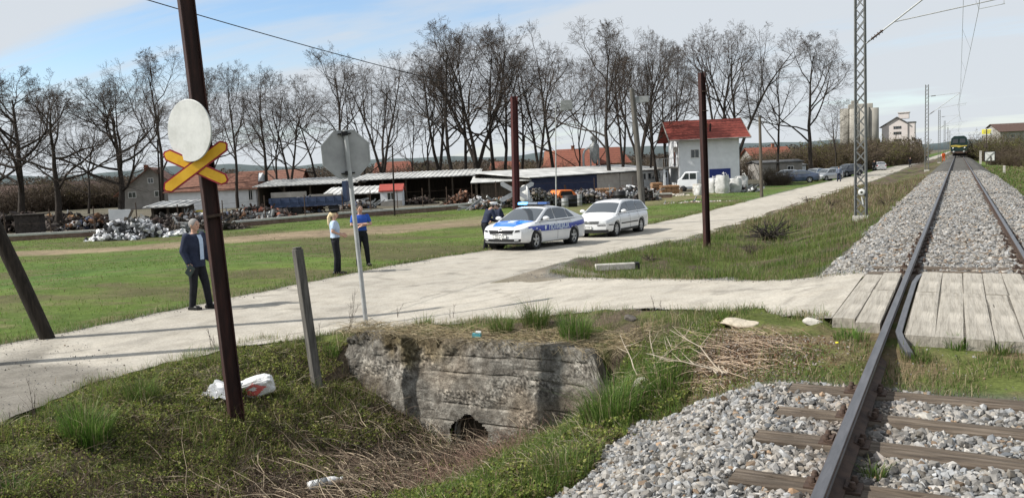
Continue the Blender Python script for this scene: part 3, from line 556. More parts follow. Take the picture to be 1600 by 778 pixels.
def straws(name, x, y, z, l, w, colr, rise=.25, az=None, mat='straw', K=6):
    n = len(x); a = rng.uniform(0, 2*math.pi, n) if az is None else az; a = a[:, None]+np.cumsum(rng.normal(0, .22, (n, K)), 1); e = (rng.normal(rise, .25, n)[:, None]-np.linspace(0, .9, K)[None]*rng.uniform(.2, 1.0, n)[:, None])
    st = (l/(K-1))[:, None]; dx = np.cos(a)*np.cos(e)*st; dy = np.sin(a)*np.cos(e)*st; dz = np.sin(e)*st
    px_ = x[:, None]+np.cumsum(dx, 1)-dx[:, :1]; py_ = y[:, None]+np.cumsum(dy, 1)-dy[:, :1]; pz_ = z[:, None]+np.cumsum(dz, 1)-dz[:, :1]
    gz = hgt(px_.ravel(), py_.ravel()).reshape(n, K)+.006; pz_ = np.maximum(pz_, gz)
    ww = (w[:, None]*np.linspace(1, .45, K)[None])/2; ox, oy = -np.sin(a)*ww, np.cos(a)*ww; V = np.zeros((n, K, 3, 3))
    V[:, :, 0] = np.stack([px_-ox, py_-oy, pz_], -1); V[:, :, 1] = np.stack([px_+ox, py_+oy, pz_], -1); V[:, :, 2] = np.stack([px_, py_, pz_+ww*1.6], -1)
    k = np.arange(K-1); f = []
    for (p, q) in ((0, 1), (1, 2), (2, 0)): f.append(np.stack([k*3+p, k*3+q, (k+1)*3+q, (k+1)*3+p], -1))
    f = np.concatenate(f); Fq = (f[None]+(np.arange(n)*K*3)[:, None, None]).reshape(-1, 4); return npobj(name, V.reshape(-1, 3), Fq, mat, col=np.repeat(colr, len(f), 0))
def greens(n, kind='mix'):
    P = {'mix': [(.085, .15, .03), (.12, .18, .04), (.14, .16, .05), (.06, .10, .025)], 'bright': [(.11, .20, .03), (.14, .22, .04), (.085, .15, .025), (.15, .19, .05)], 'dry': [(.30, .24, .14), (.22, .17, .10), (.38, .32, .21)], 'moss': [(.20, .245, .05), (.12, .155, .033), (.30, .31, .09), (.06, .07, .022), (.18, .14, .08)], 'lawn': [(.09, .17, .03), (.12, .19, .04), (.15, .175, .05)], 'clump': [(.075, .155, .025), (.115, .21, .035), (.16, .23, .06), (.06, .10, .025)], 'red': [(.17, .10, .06), (.21, .13, .08)]}[kind]
    c = np.array(P)[rng.integers(0, len(P), n)]; return c*rng.uniform(.75, 1.25, (n, 1))
def free(x, y):                                         # off the roads, the crossing and the ballast
    r1 = (x > road_l(y)-.05) & (x < road_r(y)+.02); xb = np.clip(x, -9.8, -.6); r2 = (x > -9.6) & (x < 1.5) & (y > br_n(xb)-.03) & (y < br_f(xb)+.05); r3 = (np.abs(x-.15) < 1.6) & (y > 8.1) & (y < 12.8)
    wall = (x > -7.9) & (x < -3.55) & (y > 9.05) & (y < 9.52)
    return ~(r1 | r2 | r3 | wall)
def pts(n, x0, x1, y0, y1, fn=None, p=1.0):
    x, y = band(n, x0, x1, y0, y1, p); k = free(x, y)
    if fn is not None: k &= fn(x, y)
    x, y = x[k], y[k]; return x, y, hgt(x, y)
# mossy ground cover on the ditch banks
left = lambda x, y: (x < -6.0+.3*np.sin(y*3)) | (y < 5.0)
noball = lambda x, y: ~under(x, y)
x, y, z = pts(330000, -10, -2.2, 3.2, 9.4, lambda x, y: noball(x, y) & (rng.random(len(x)) < (.25+.75*ss(.32, .48, fbm(x, y, 1.7, 5)))*(.22+.78*ss(.2, 1.1, np.abs(x+5.5)))))
hh = np.clip(rng.gamma(2, .026, len(x))*(.2+2.4*ss(.4, .75, fbm(x, y, 4.5, 8))), 0, .10); k_ = (np.abs(x-road_r(y)) < .3) | (y > 8.7); hh[k_] = np.clip(hh[k_], 0, .03); o = leaves('ground_cover', x, y, z+hh, rng.uniform(.007, .021, len(x)), greens(len(x), 'moss')); tag(o, kind='stuff')
x, y, z = pts(30000, -9.8, -5.8, 2.6, 9.0, lambda x, y: rng.random(len(x)) < ss(.54, .66, fbm(x, y, 1.9, 55)))
o = blades('grass', x, y, z, rng.gamma(5, .035, len(x)).clip(.05, .34), rng.uniform(.003, .0065, len(x)), np.where((rng.random(len(x)) < .35)[:, None], greens(len(x), 'bright'), np.where((rng.random(len(x)) < .3)[:, None], greens(len(x), 'dry'), greens(len(x), 'moss'))), .5); tag(o, kind='stuff')
# short grass on the banks
x, y, z = pts(90000, -10, -2.0, 3.2, 11, lambda x, y: noball(x, y) & (rng.random(len(x)) < .12+.88*ss(.48, .66, fbm(x, y, 1.1, 12))) & ~((np.abs(x+5.6) < .9) & (y < 9.2)))
k = (x > -5) | (y > 9.3) | (x < -8.2); gcx = np.where(k[:, None], greens(len(x), 'mix'), greens(len(x), 'moss')); dr = rng.random(len(x)) < .22; gcx[dr] = greens(dr.sum(), 'dry')
o = blades('grass', x, y, z, rng.gamma(4, .022, len(x)).clip(.02, .24)*np.where(y > 9.3, .65, 1), rng.uniform(.003, .006, len(x)), gcx, .5); tag(o, kind='stuff')
# brighter grass on the slope between ditch and ballast
x, y, z = pts(52000, -5.0, -2.2, 3.4, 9.2, lambda x, y: noball(x, y) & (rng.random(len(x)) < ss(.36, .55, fbm(x, y, 1.4, 41))*ss(-5.0, -4.0, x+.15*(y-6))))
o = blades('grass', x, y, z, rng.gamma(4, .028, len(x)).clip(.02, .3), rng.uniform(.003, .0065, len(x)), np.where((rng.random(len(x)) < .55)[:, None], greens(len(x), 'bright'), greens(len(x), 'mix')), .45); tag(o, kind='stuff')
# far verge between road and track
x, y, z = pts(150000, -9.3, -2.2, 12.6, 75, lambda x, y: noball(x, y) & (rng.random(len(x)) < .25+.75*ss(.42, .6, fbm(x, y, .8, 12))), 1.9)
brn = ss(22, 50, y)*.65+.28*ss(.45, .6, fbm(x, y, .9, 66))+.05; pk = rng.random(len(x)); c = greens(len(x), 'bright')*np.array([.95, .85, 1]); c2 = greens(len(x), 'mix'); gmask = ss(.46, .54, fbm(x, y, .55, 61)); c = np.where((gmask > rng.random(len(x)))[:, None], c, c2); dd = greens(len(x), 'dry')*.75; c = np.where((pk < brn)[:, None], dd, c)
o = blades('grass', x, y, z, rng.gamma(4, .026, len(x)).clip(.03, .4)*(1+ss(20, 60, y)*.5)*(.6+.6*ss(0, 1.5, x+9.3))*(.55+.9*ss(.35, .65, fbm(x, y, .7, 12))), rng.uniform(.005, .010, len(x))*(1+ss(18, 60, y)*3), c, .45); tag(o, kind='stuff')
# field turf
x, y, z = pts(170000, -60, -13.6, 5, 75, lambda x, y: (x < road_l(y)-.1) & (fence_side(x, y) < 0) & (rng.random(len(x)) < .2+.8*ss(.38, .6, fbm(x, y, .45, 71))), 1.3)
e = np.interp(y, [-10, 10, 22.9, 27, 33.5, 39.8, 50, 60], [-75, -52, -38.2, -31.8, -27.1, -24, -21, -19])-x; ins = (e > 0) & (e < 5.5); k = ~(ins & (rng.random(len(x)) < .96)); x, y, z = x[k], y[k], z[k]
d = np.hypot(x, y); c = greens(len(x), 'lawn')*1.08; dr = rng.random(len(x)) < .12; c[dr] = greens(dr.sum(), 'dry')*.8
o = blades('field_grass', x, y, z, rng.gamma(4, .013, len(x)).clip(.02, .12), .005+.0004*d*rng.uniform(.6, 1.4, len(x)), c, .7); tag(o, kind='stuff')
# strip beside the left road edge, longer and ragged
y = rng.uniform(5, 60, 26000)**1.0; x = road_l(y)-np.abs(rng.normal(0, .35, len(y)))-.05; z = hgt(x, y); c = greens(len(x), 'lawn'); dr = rng.random(len(x)) < .3; c[dr] = greens(dr.sum(), 'dry')
o = blades('grass', x, y, z, rng.gamma(4, .022, len(x)).clip(.02, .2), .005+.0003*y, c, .6); tag(o, kind='stuff')
# grass right of the track
x, y, z = pts(40000, 2.4, 11, 18, 120, noball, 1.6)
o = blades('grass', x, y, z, rng.gamma(4, .03, len(x)).clip(.03, .3), .008+.0006*y, np.where((rng.random(len(x)) < .7)[:, None], greens(len(x), 'mix'), greens(len(x), 'dry')*.7), .5); tag(o, kind='stuff')
# strips of grass either side of the crossing deck
x, y = band(15000, -2.6, 2.6, 6.9, 8.18); k = (rng.random(len(x)) < ss(.45, .62, fbm(x, y, 2.2, 91))) & (np.abs(x+.6) > .07) & ~((x > -.56) & (x < -.35) & (y > 7.7)); x, y = x[k], y[k]
x2, y2 = band(2600, -.3, 2.2, 12.7, 13.1); x = np.append(x, x2); y = np.append(y, y2); o = blades('grass', x, y, hgt(x, y), rng.gamma(3, .018, len(x)).clip(.01, .12), rng.uniform(.004, .007, len(x)), np.where((rng.random(len(x)) < .6)[:, None], greens(len(x), 'mix'), greens(len(x), 'dry')), .6); tag(o, kind='stuff')
# grass and dead stalks on top of the head wall
x, y, z = pts(7000, -8.6, -2.6, 9.45, 10.9, lambda x, y: rng.random(len(x)) < ss(.4, .6, fbm(x, y, 2.6, 13)))
o = blades('grass', x, y, z, rng.gamma(3, .03, len(x)).clip(.02, .25), rng.uniform(.004, .007, len(x)), np.where((rng.random(len(x)) < .4)[:, None], greens(len(x), 'mix'), greens(len(x), 'dry')), .6); tag(o, kind='stuff')
x = rng.uniform(-8.0, -3.3, 2600); y = rng.uniform(9.2, 9.9, 2600); z = np.maximum(hgt(x, y), -.57)+.01; o = straws('dead_grass', x, y, z, rng.uniform(.1, .4, len(x)), rng.uniform(.003, .006, len(x)), greens(len(x), 'dry')*rng.uniform(.6, 1.2, (len(x), 1)), .25, rng.normal(-1.4, .9, len(x))); tag(o, kind='stuff')
# grass creeping over the road edges
y = rng.uniform(3, 9.6, 7000); x = road_r(y)+rng.normal(.02, .13, len(y)); z = np.maximum(hgt(x, y), np.where(x < road_r(y), road_z(y)+.005, -9))
x2 = rng.uniform(-9.2, -1.15, 9000); y2 = br_n(x2)+rng.normal(-.03, .11, len(x2)); z2 = np.maximum(hgt(x2, y2), np.where(y2 > br_n(x2), br_z(x2)+.002, -9)); x3 = rng.uniform(-8.6, -1.15, 7000); y3 = br_f(x3)+rng.normal(.05, .12, len(x3)); z3 = np.maximum(hgt(x3, y3), np.where(y3 < br_f(x3), br_z(x3)+.002, -9))
y4 = rng.uniform(19, 60, 9000); x4 = road_r(y4)+rng.normal(.03, .13, len(y4)); z4 = np.maximum(hgt(x4, y4), road_z(y4)-.02)
x = np.concatenate([x, x2, x3, x4]); y = np.concatenate([y, y2, y3, y4]); z = np.concatenate([z, z2, z3, z4]); k = fbm(x, y, 1.4, 88)+rng.normal(0, .06, len(x)) > .47; x, y, z = x[k], y[k], z[k]
o = blades('edge_grass', x, y, z, rng.gamma(4, .018, len(x)).clip(.015, .17), rng.uniform(.003, .006, len(x))*(1+ss(18, 60, y)*2.5), np.where((rng.random(len(x)) < .6)[:, None], greens(len(x), 'mix'), greens(len(x), 'dry')), .6); tag(o, kind='stuff')
# dry reeds lying in the ditch
n = 2500; x = rng.normal(-5.9, .55, n); y = rng.uniform(5.2, 9.0, n); k = (x > -7.6) & (x < -4.4); x, y = x[k], y[k]
gk = rng.choice([0, 1], len(x), p=[.36, .64]); cc = np.where((gk == 0)[:, None], np.array([.27, .22, .16]), np.array([.085, .062, .045]))*rng.uniform(.6, 1.5, (len(x), 1))
o = straws('dead_reeds', x, y, hgt(x, y)+rng.uniform(.0, .14, len(x)), rng.gamma(5, .12, len(x)).clip(.15, 1.3), rng.uniform(.004, .010, len(x)), cc, .12, rng.normal(2.7, .55, len(x))); tag(o, kind='stuff')
n = 1500; x = rng.normal(-4.75, .35, n); y = rng.uniform(6.6, 8.9, n); cc = np.array([.20, .13, .10])*rng.uniform(.5, 1.5, (n, 1)); o = straws('dead_reeds', x, y, hgt(x, y)+.02, rng.uniform(.1, .4, n), rng.uniform(.003, .006, n), cc, .9); tag(o, kind='stuff')
n = 330; x = rng.normal(-1.85, .36, n); y = rng.normal(7.75, .26, n); cc = np.array([.34, .26, .19])*rng.uniform(.6, 1.4, (n, 1)); o = straws('dead_grass', x, y, hgt(x, y)+rng.uniform(0, .05, n), rng.uniform(.12, .55, n), rng.uniform(.003, .006, n), cc, .12, rng.normal(2.6, .6, n)); tag(o, kind='stuff')
n = 5200; x = rng.normal(-6.3, 1.1, n); y = rng.uniform(4.0, 9.1, n); k = free(x, y) & noball(x, y) & (x < -4.3); x, y = x[k], y[k]; cc = np.array([.075, .052, .036])*rng.uniform(.4, 1.7, (len(x), 1)); o = straws('dead_stems', x, y, hgt(x, y)+.01, rng.gamma(4, .055, len(x)).clip(.06, .5), rng.uniform(.003, .006, len(x)), cc, .95); tag(o, kind='stuff')
n = 11000; x = rng.uniform(-9.4, -2.4, n); y = rng.uniform(3.0, 9.2, n); k = noball(x, y) & free(x, y) & (rng.random(n) < ss(.40, .58, fbm(x, y, 1.5, 95))+.15); x, y = x[k], y[k]; cc = np.array([.34, .29, .215])*rng.uniform(.4, 1.5, (len(x), 1)); o = straws('dead_grass', x, y, hgt(x, y)+.01, rng.uniform(.05, .3, len(x)), rng.uniform(.002, .005, len(x)), cc, .5); tag(o, kind='stuff')
n = 9000; x = rng.normal(-1.8, .42, n); y = rng.normal(7.7, .34, n); k = noball(x, y); x, y = x[k], y[k]; o = leaves('leaf_litter', x, y, hgt(x, y)+rng.uniform(0, .03, len(x)), rng.uniform(.006, .016, len(x)), np.array([(.22, .12, .07), (.30, .22, .16), (.12, .08, .05), (.40, .36, .32)])[rng.integers(0, 4, len(x))]*rng.uniform(.6, 1.2, (len(x), 1))); tag(o, kind='stuff')
n = 16000; x = rng.normal(-5.8, .7, n); y = rng.uniform(4.5, 9.05, n); o = leaves('leaf_litter', x, y, hgt(x, y)+rng.uniform(0, .03, len(x)), rng.uniform(.006, .018, len(x)), np.array([(.14, .09, .06), (.20, .16, .11), (.07, .055, .04), (.03, .025, .02)])[rng.integers(0, 4, len(x))]*rng.uniform(.6, 1.2, (len(x), 1))); tag(o, kind='stuff')
# individual grass clumps that stand out
def clump(p, n, h, rr, kind, label, lean=.5, w=.006):
    a = rng.uniform(0, 2*math.pi, n); q = rr*np.sqrt(rng.random(n)); x = np.cos(a)*q; y = np.sin(a)*q; hz = rng.gamma(9, h/9, n); c = greens(n, 'clump' if kind == 'bright' else kind); dr = rng.random(n) < .1; c[dr] = greens(dr.sum(), 'dry')
    z = hgt(x+p[0], y+p[1])-H1(p[0], p[1]); o = blades('grass_clump', x, y, z, hz, rng.uniform(w*.7, w*1.3, n), c, lean, az=a+rng.normal(0, .5, n)); o.location = gp(p[0], p[1]); tag(o, label, 'grass clump', 'clumps of tall grass')
def onbank(px, py, z0=-1.0):
    z = z0
    for _ in range(12): p = un(px, py, z); z = .5*z+.5*H1(p.x, p.y)
    return (p.x, p.y)
for (px, py, n, h, r_, kind, lb) in [
    (135, 690, 900, .33, .22, 'bright', 'big bright green grass clump at the lower left beside the road edge'),
    (222, 622, 420, .24, .18, 'mix', 'grass clump on the road edge left of the rusty sign pole'),
    (20, 775, 240, .16, .16, 'bright', 'bright grass clump in the bottom left corner of the photo'),
    (520, 578, 200, .15, .10, 'bright', 'small bright clump right of the short grey post'),
    (660, 512, 260, .16, .16, 'mix', 'grass clump on the wall top just right of the octagonal sign pole'),
    (785, 520, 420, .21, .16, 'mix', 'grass clump on the wall top right of the small blue box'),
    (838, 508, 520, .27, .18, 'mix', 'taller grass clump by the road edge between two others on the wall top'),
    (900, 528, 700, .26, .2, 'bright', 'dark green clump at the right end of the wall top'),
    (955, 655, 850, .30, .25, 'bright', 'large bright clump on the slope below the right end of the culvert wall'),
    (1035, 600, 520, .22, .22, 'bright', 'bright clump on the slope between culvert wall and ballast'),
    (880, 735, 380, .16, .26, 'mix', 'low grass clump at the foot of the ballast near the bottom edge'),
    (1330, 530, 260, .10, .16, 'bright', 'low leafy green clump beside the near rail in front of the crossing'),
    (1495, 545, 170, .10, .09, 'bright', 'leafy rosette in front of the second deck plank'),
    (1430, 560, 240, .08, .13, 'mix', 'low grass clump between rail and bent check rail end'),
    (1365, 748, 90, .10, .06, 'mix', 'small grass tuft growing in ballast beside the near rail at the bottom'),
    (1560, 552, 120, .09, .09, 'mix', 'small clump before the deck planks at the right'),
    (1235, 395, 420, .25, .4, 'bright', 'bright clump on the verge right of the charred branches'),
    (1130, 375, 400, .22, .45, 'bright', 'bright clump on the verge right of the tall rusty post'),
    (985, 412, 320, .2, .3, 'bright', 'clump behind the fallen white post')]:
    p = onbank(px, py, -.8); clump(p, n, h, r_, kind, lb)
# bare young stems standing on the bank
def sapling(p, stems, h, label, lean=0.05):
    t = MB()
    for _ in range(stems):
        a = rng.uniform(0, 6.28); b = Vector((rng.normal(0, .04), rng.normal(0, .04), 0)); d = Vector((math.cos(a)*.15, math.sin(a)*.15, 1)); q = [b]; hh = h*rng.uniform(.6, 1)
        for i in range(5): d = (d+Vector((rng.normal(0, .12), rng.normal(0, .12), 0))).normalized(); q.append(q[-1]+d*hh/5)
        t.tube(q, [.004, .0035, .003, .0025, .002, .001], 4)
        for i in range(1, 5):
            for _k in range(2):
                e = (d+Vector((rng.normal(0, .7), rng.normal(0, .7), .2))).normalized(); L_ = hh*rng.uniform(.1, .28); t.tube([q[i], q[i]+e*L_*.5, q[i]+e*L_+Vector((0, 0, .02))], [.002, .0015, .0008], 3)
    o = t.build('bare_shoot', 'twig', loc=gp(*p)); tag(o, label, 'bare shoot', 'bare young shoots on the bank')
for (px, py, s_, h, lb) in [(545, 515, 4, .75, 'tall thin bare shoots left of the octagonal sign pole'), (495, 545, 2, .5, 'thin bare shoots right of the short grey post'), (1030, 495, 2, .35, 'bare shoot at the road edge above the dead branches'), (712, 500, 2, .3, 'bare shoot on the wall top at the road edge'), (60, 655, 2, .5, 'bare shoot in front of the dark road patch at the lower left'), (20, 690, 1, .45, 'bare single shoot at the left picture edge'), (615, 500, 2, .3, 'short bare shoot just right of the sign pole foot'), (330, 545, 3, .35, 'bare shoots behind the rusty sign pole')]:
    sapling(onbank(px, py, -.85), s_, h, lb)
def dead_branch(p, label, n=9, L_=.9, mat='straw_pale', spread=.9, az0=0, thick=.009, up=.35):
    t = MB()
    for _ in range(n):
        a = az0+rng.normal(0, spread); q = [Vector((rng.normal(0, .05), rng.normal(0, .05), .02))]; d = Vector((math.cos(a), math.sin(a), up*rng.uniform(.2, 1.6))).normalized(); l = L_*rng.uniform(.5, 1)
        for i in range(6): d = (d+Vector((rng.normal(0, .16), rng.normal(0, .16), rng.normal(-.07, .1)))).normalized(); q.append(q[-1]+d*l/6)
        t.tube(q, [thick*(1-.13*i) for i in range(7)], 5)
        for i in (2, 3, 4):
            e = (d+Vector((rng.normal(0, .6), rng.normal(0, .6), .1))).normalized(); t.tube([q[i], q[i]+e*l*.16, q[i]+e*l*.3+Vector((0, 0, .01))], [thick*.5, thick*.35, thick*.15], 4)
    o = t.build('dead_branch', mat, loc=gp(*p)); tag(o, label, 'dead branch')
pmat('straw_pale', (.30, .25, .19), (.48, .42, .34), 9, .9); pmat('charred', (.012, .011, .010), (.05, .042, .036), 9, .9, .003, 40)
dead_branch(onbank(1010, 590, -.7), 'pale forked dead branches sticking up from the bank below the road edge', 7, .85, az0=1.2, up=.9)
dead_branch(onbank(1130, 585, -.5), 'pale tangled dead branches lying beside the ballast', 12, .8, az0=2.4, up=.2)
dead_branch(onbank(880, 640, -1.3), 'thin arching bramble stems in front of the right part of the wall', 6, .8, 'twig', az0=1.6, up=1.3, thick=.005)
dead_branch(onbank(1203, 375, -1.15), 'heap of charred black branches beside the road verge', 60, 1.25, 'charred', 3.0, thick=.028, up=.7)
dead_branch(onbank(1212, 385, -1.15), 'grey dead sticks spilling in front of the charred heap', 26, .7, 'pole_wood', 2.0, -1.2, .016, .25)

for (px, py, n_, l_, lb) in [(1172, 398, 26, .6, 'low brown dead shrub on the verge between rusty post and charred heap'), (1018, 408, 18, .35, 'low brown dead shrub behind the fallen pale post'), (1262, 318, 26, .8, 'low brown dead shrub high on the verge left of the nearest lattice mast'), (1300, 322, 24, .8, 'low brown dead shrub just left of the lattice mast foot'), (1385, 322, 26, .9, 'low brown dead shrub right of the lattice mast foot'), (1420, 300, 24, .9, 'low brown dead shrub on the far verge below the ballast')]:
    dead_branch(onbank(px, py, -1.1), lb, n_, l_, 'bush_stem' if 'bush_stem' in MAT else 'twig', 3.0, rng.uniform(0, 6), .010, 1.1)
# ---------------------------------------------------------------- bare winter trees
def tubes_np(segs, n):
    """segs: list of (pts, radii) polylines -> V, F"""
    Vs = []; Fs = []; off = 0
    byk = {}
    for p, r in segs: byk.setdefault(len(p), []).append((p, r))
    for k, lst in byk.items():
        P = np.array([a for a, _ in lst], float); R_ = np.array([b for _, b in lst], float); T = np.gradient(P, axis=1); T /= np.linalg.norm(T, axis=2)[..., None]+1e-9
        ref = np.tile(np.array([.31, .17, .93]), (len(P), 1)); mT = T.mean(1); bad = np.abs((mT*ref).sum(1)) > .9*np.linalg.norm(mT, axis=1); ref[bad] = [1, 0, 0]
        X_ = np.cross(T, ref[:, None, :]); X_ /= np.linalg.norm(X_, axis=2)[..., None]+1e-9; Y_ = np.cross(T, X_)
        a = 2*np.pi*np.arange(n)/n; V = P[:, :, None]+(X_[:, :, None]*np.cos(a)[None, None, :, None]+Y_[:, :, None]*np.sin(a)[None, None, :, None])*R_[:, :, None, None]
        m = len(P); Vs.append(V.reshape(-1, 3)); i = np.arange(k-1)[:, None]*n; j = np.arange(n)[None]; j2 = (j+1) % n
        f = np.stack([i+j, i+j2, i+n+j2, i+n+j], -1).reshape(-1, 4); Fs.append((f[None]+(np.arange(m)*k*n)[:, None, None]).reshape(-1, 4)+off); off += m*k*n
    return np.concatenate(Vs), np.concatenate(Fs)
def gen_tree(seed, Ht=16, spread=.5, forks=1, base=.28, dens=1.0, r0=.32, up=.25, lean=0):
    R_ = random.Random(seed); trunk = []; mid = []; fine = []
    def poly(p, d, l, r, n, wob, tro):
        pts = [np.array(p)]; rs = [r]; d = np.array(d, float)
        for i in range(n):
            d = d+np.array([R_.gauss(0, wob), R_.gauss(0, wob), R_.gauss(0, wob)+tro]); d /= np.linalg.norm(d); pts.append(pts[-1]+d*l/n); rs.append(r*(1-.82*(i+1)/n))
        return pts, rs, d
    def child_dir(t, ang):
        a = R_.uniform(0, 2*math.pi); v = np.array([math.cos(a), math.sin(a), 0.]); v -= t*v.dot(t); v /= np.linalg.norm(v)+1e-9; return t*math.cos(ang)+v*math.sin(ang)
    def rec(p, d, l, r, lvl):
        n = {0: 9, 1: 7, 2: 5, 3: 4, 4: 3}[lvl]; pts, rs, _ = poly(p, d, l, r, n, {0: .07, 1: .16, 2: .21, 3: .24, 4: .26}[lvl], {0: .03, 1: .10*up*4, 2: .06, 3: .04, 4: .02}[lvl])
        rs = [max(q, .0085) for q in rs]; (trunk if lvl <= 1 else mid if lvl == 2 else fine).append((pts, rs))
        if lvl == 4: return
        cnt = {0: 11, 1: 9, 2: 7, 3: 4}[lvl]*dens; cnt = int(cnt*R_.uniform(.8, 1.2)+.5); lo = {0: base, 1: .25, 2: .2, 3: .15}[lvl]
        for i in range(cnt):
            t = lo+(1-lo)*((i+R_.random())/cnt)**.85; t = min(t, .985); f = t*n; k = int(f); f -= k; q = pts[k]*(1-f)+pts[k+1]*f; tg = pts[k+1]-pts[k]; tg = tg/np.linalg.norm(tg); rl = rs[k]*(1-f)+rs[k+1]*f
            ang = {0: spread*R_.uniform(.75, 1.45), 1: R_.uniform(.5, 1.0), 2: R_.uniform(.5, 1.1), 3: R_.uniform(.5, 1.1)}[lvl]
            if lvl == 0: ll = l*(.62*(1-t)+.20)*R_.uniform(.75, 1.15)*(.75+spread*.5); rr = min(rl*.72, r*(.5-.25*t))
            else: ll = l*(.55*(1-t)+.22)*R_.uniform(.7, 1.2); rr = min(rl*.65, r*.45)
            rec(q, child_dir(tg, ang), ll, rr, lvl+1)
    if forks == 1: rec((0, 0, -.2), (lean, 0, 1), Ht, r0, 0)
    else:
        a0 = R_.uniform(0, 6)
        pts, rs, d = poly((0, 0, -.2), (lean, 0, 1), Ht*.18, r0, 3, .03, 0); rs = [r0*1.0, r0*.95, r0*.9, r0*.85]; trunk.append((pts, rs))
        for i in range(forks):
            a = a0+2*math.pi*i/forks; rec(pts[-1]-np.array([0, 0, .05]), (math.cos(a)*.30+lean, math.sin(a)*.30, 1), Ht*.84*R_.uniform(.9, 1.02), r0*.72, 0)
    return trunk, mid, fine
TREES = []
def tree_kind(seed, **kw):
    tr, mi, fi = gen_tree(seed, **kw); e = thing('bare_tree', 'x', 'tree', (0, 0, -60)); V, Fq = tubes_np(tr, 7); npobj('trunk', V, Fq, 'bark', e, smooth=True)
    V, Fq = tubes_np(mi, 4); V2, F2 = tubes_np(fi, 3); F2q = F2; npobj('crown', np.concatenate([V, V2]), np.concatenate([Fq, F2q+len(V)]), 'twig', e); return e
KT = [tree_kind(101, Ht=12, spread=1.05, base=.26, r0=.36, up=.30, dens=1.1), tree_kind(102, Ht=12, spread=1.15, base=.24, r0=.38, up=.22, dens=1.1),
      tree_kind(203, Ht=17, spread=.72, base=.24, r0=.27, up=.26), tree_kind(204, Ht=17, spread=.58, base=.2, dens=1.1, r0=.28, up=.30), tree_kind(205, Ht=17, spread=.72, forks=2, base=.2, r0=.33, up=.2, dens=.9),
      tree_kind(206, Ht=17, spread=.6, forks=3, base=.18, r0=.33, dens=.75, up=.25), tree_kind(207, Ht=17, spread=.95, base=.26, r0=.29, up=.16, dens=.95), tree_kind(208, Ht=14, spread=.7, base=.12, r0=.15, dens=.8, up=.3)]
KH = [12.6, 12.6, 17.6, 17.6, 17, 17, 17.8, 14.5]
KH = [max(v.co.z for c in e.children for v in c.data.vertices)-.25 for e in KT]
used_k = set()
def place_tree(px, ptop, d, kind, label, rz=None, sx=1.0, group='row of bare trees behind the yard'):
    b = at(px, 330, d); top = col(px, ptop, (b.x, b.y)); z0 = H1(b.x, b.y); h = top.z-z0; s = h/KH[kind]; e = KT[kind]
    if kind in used_k: e = copy_tree(e)
    used_k.add(kind); e.location = (b.x, b.y, z0); e.rotation_euler = (0, 0, rng.uniform(0, 6.28) if rz is None else rz); e.scale = (s*sx, s*sx, s); e['label'] = label; e['group'] = group
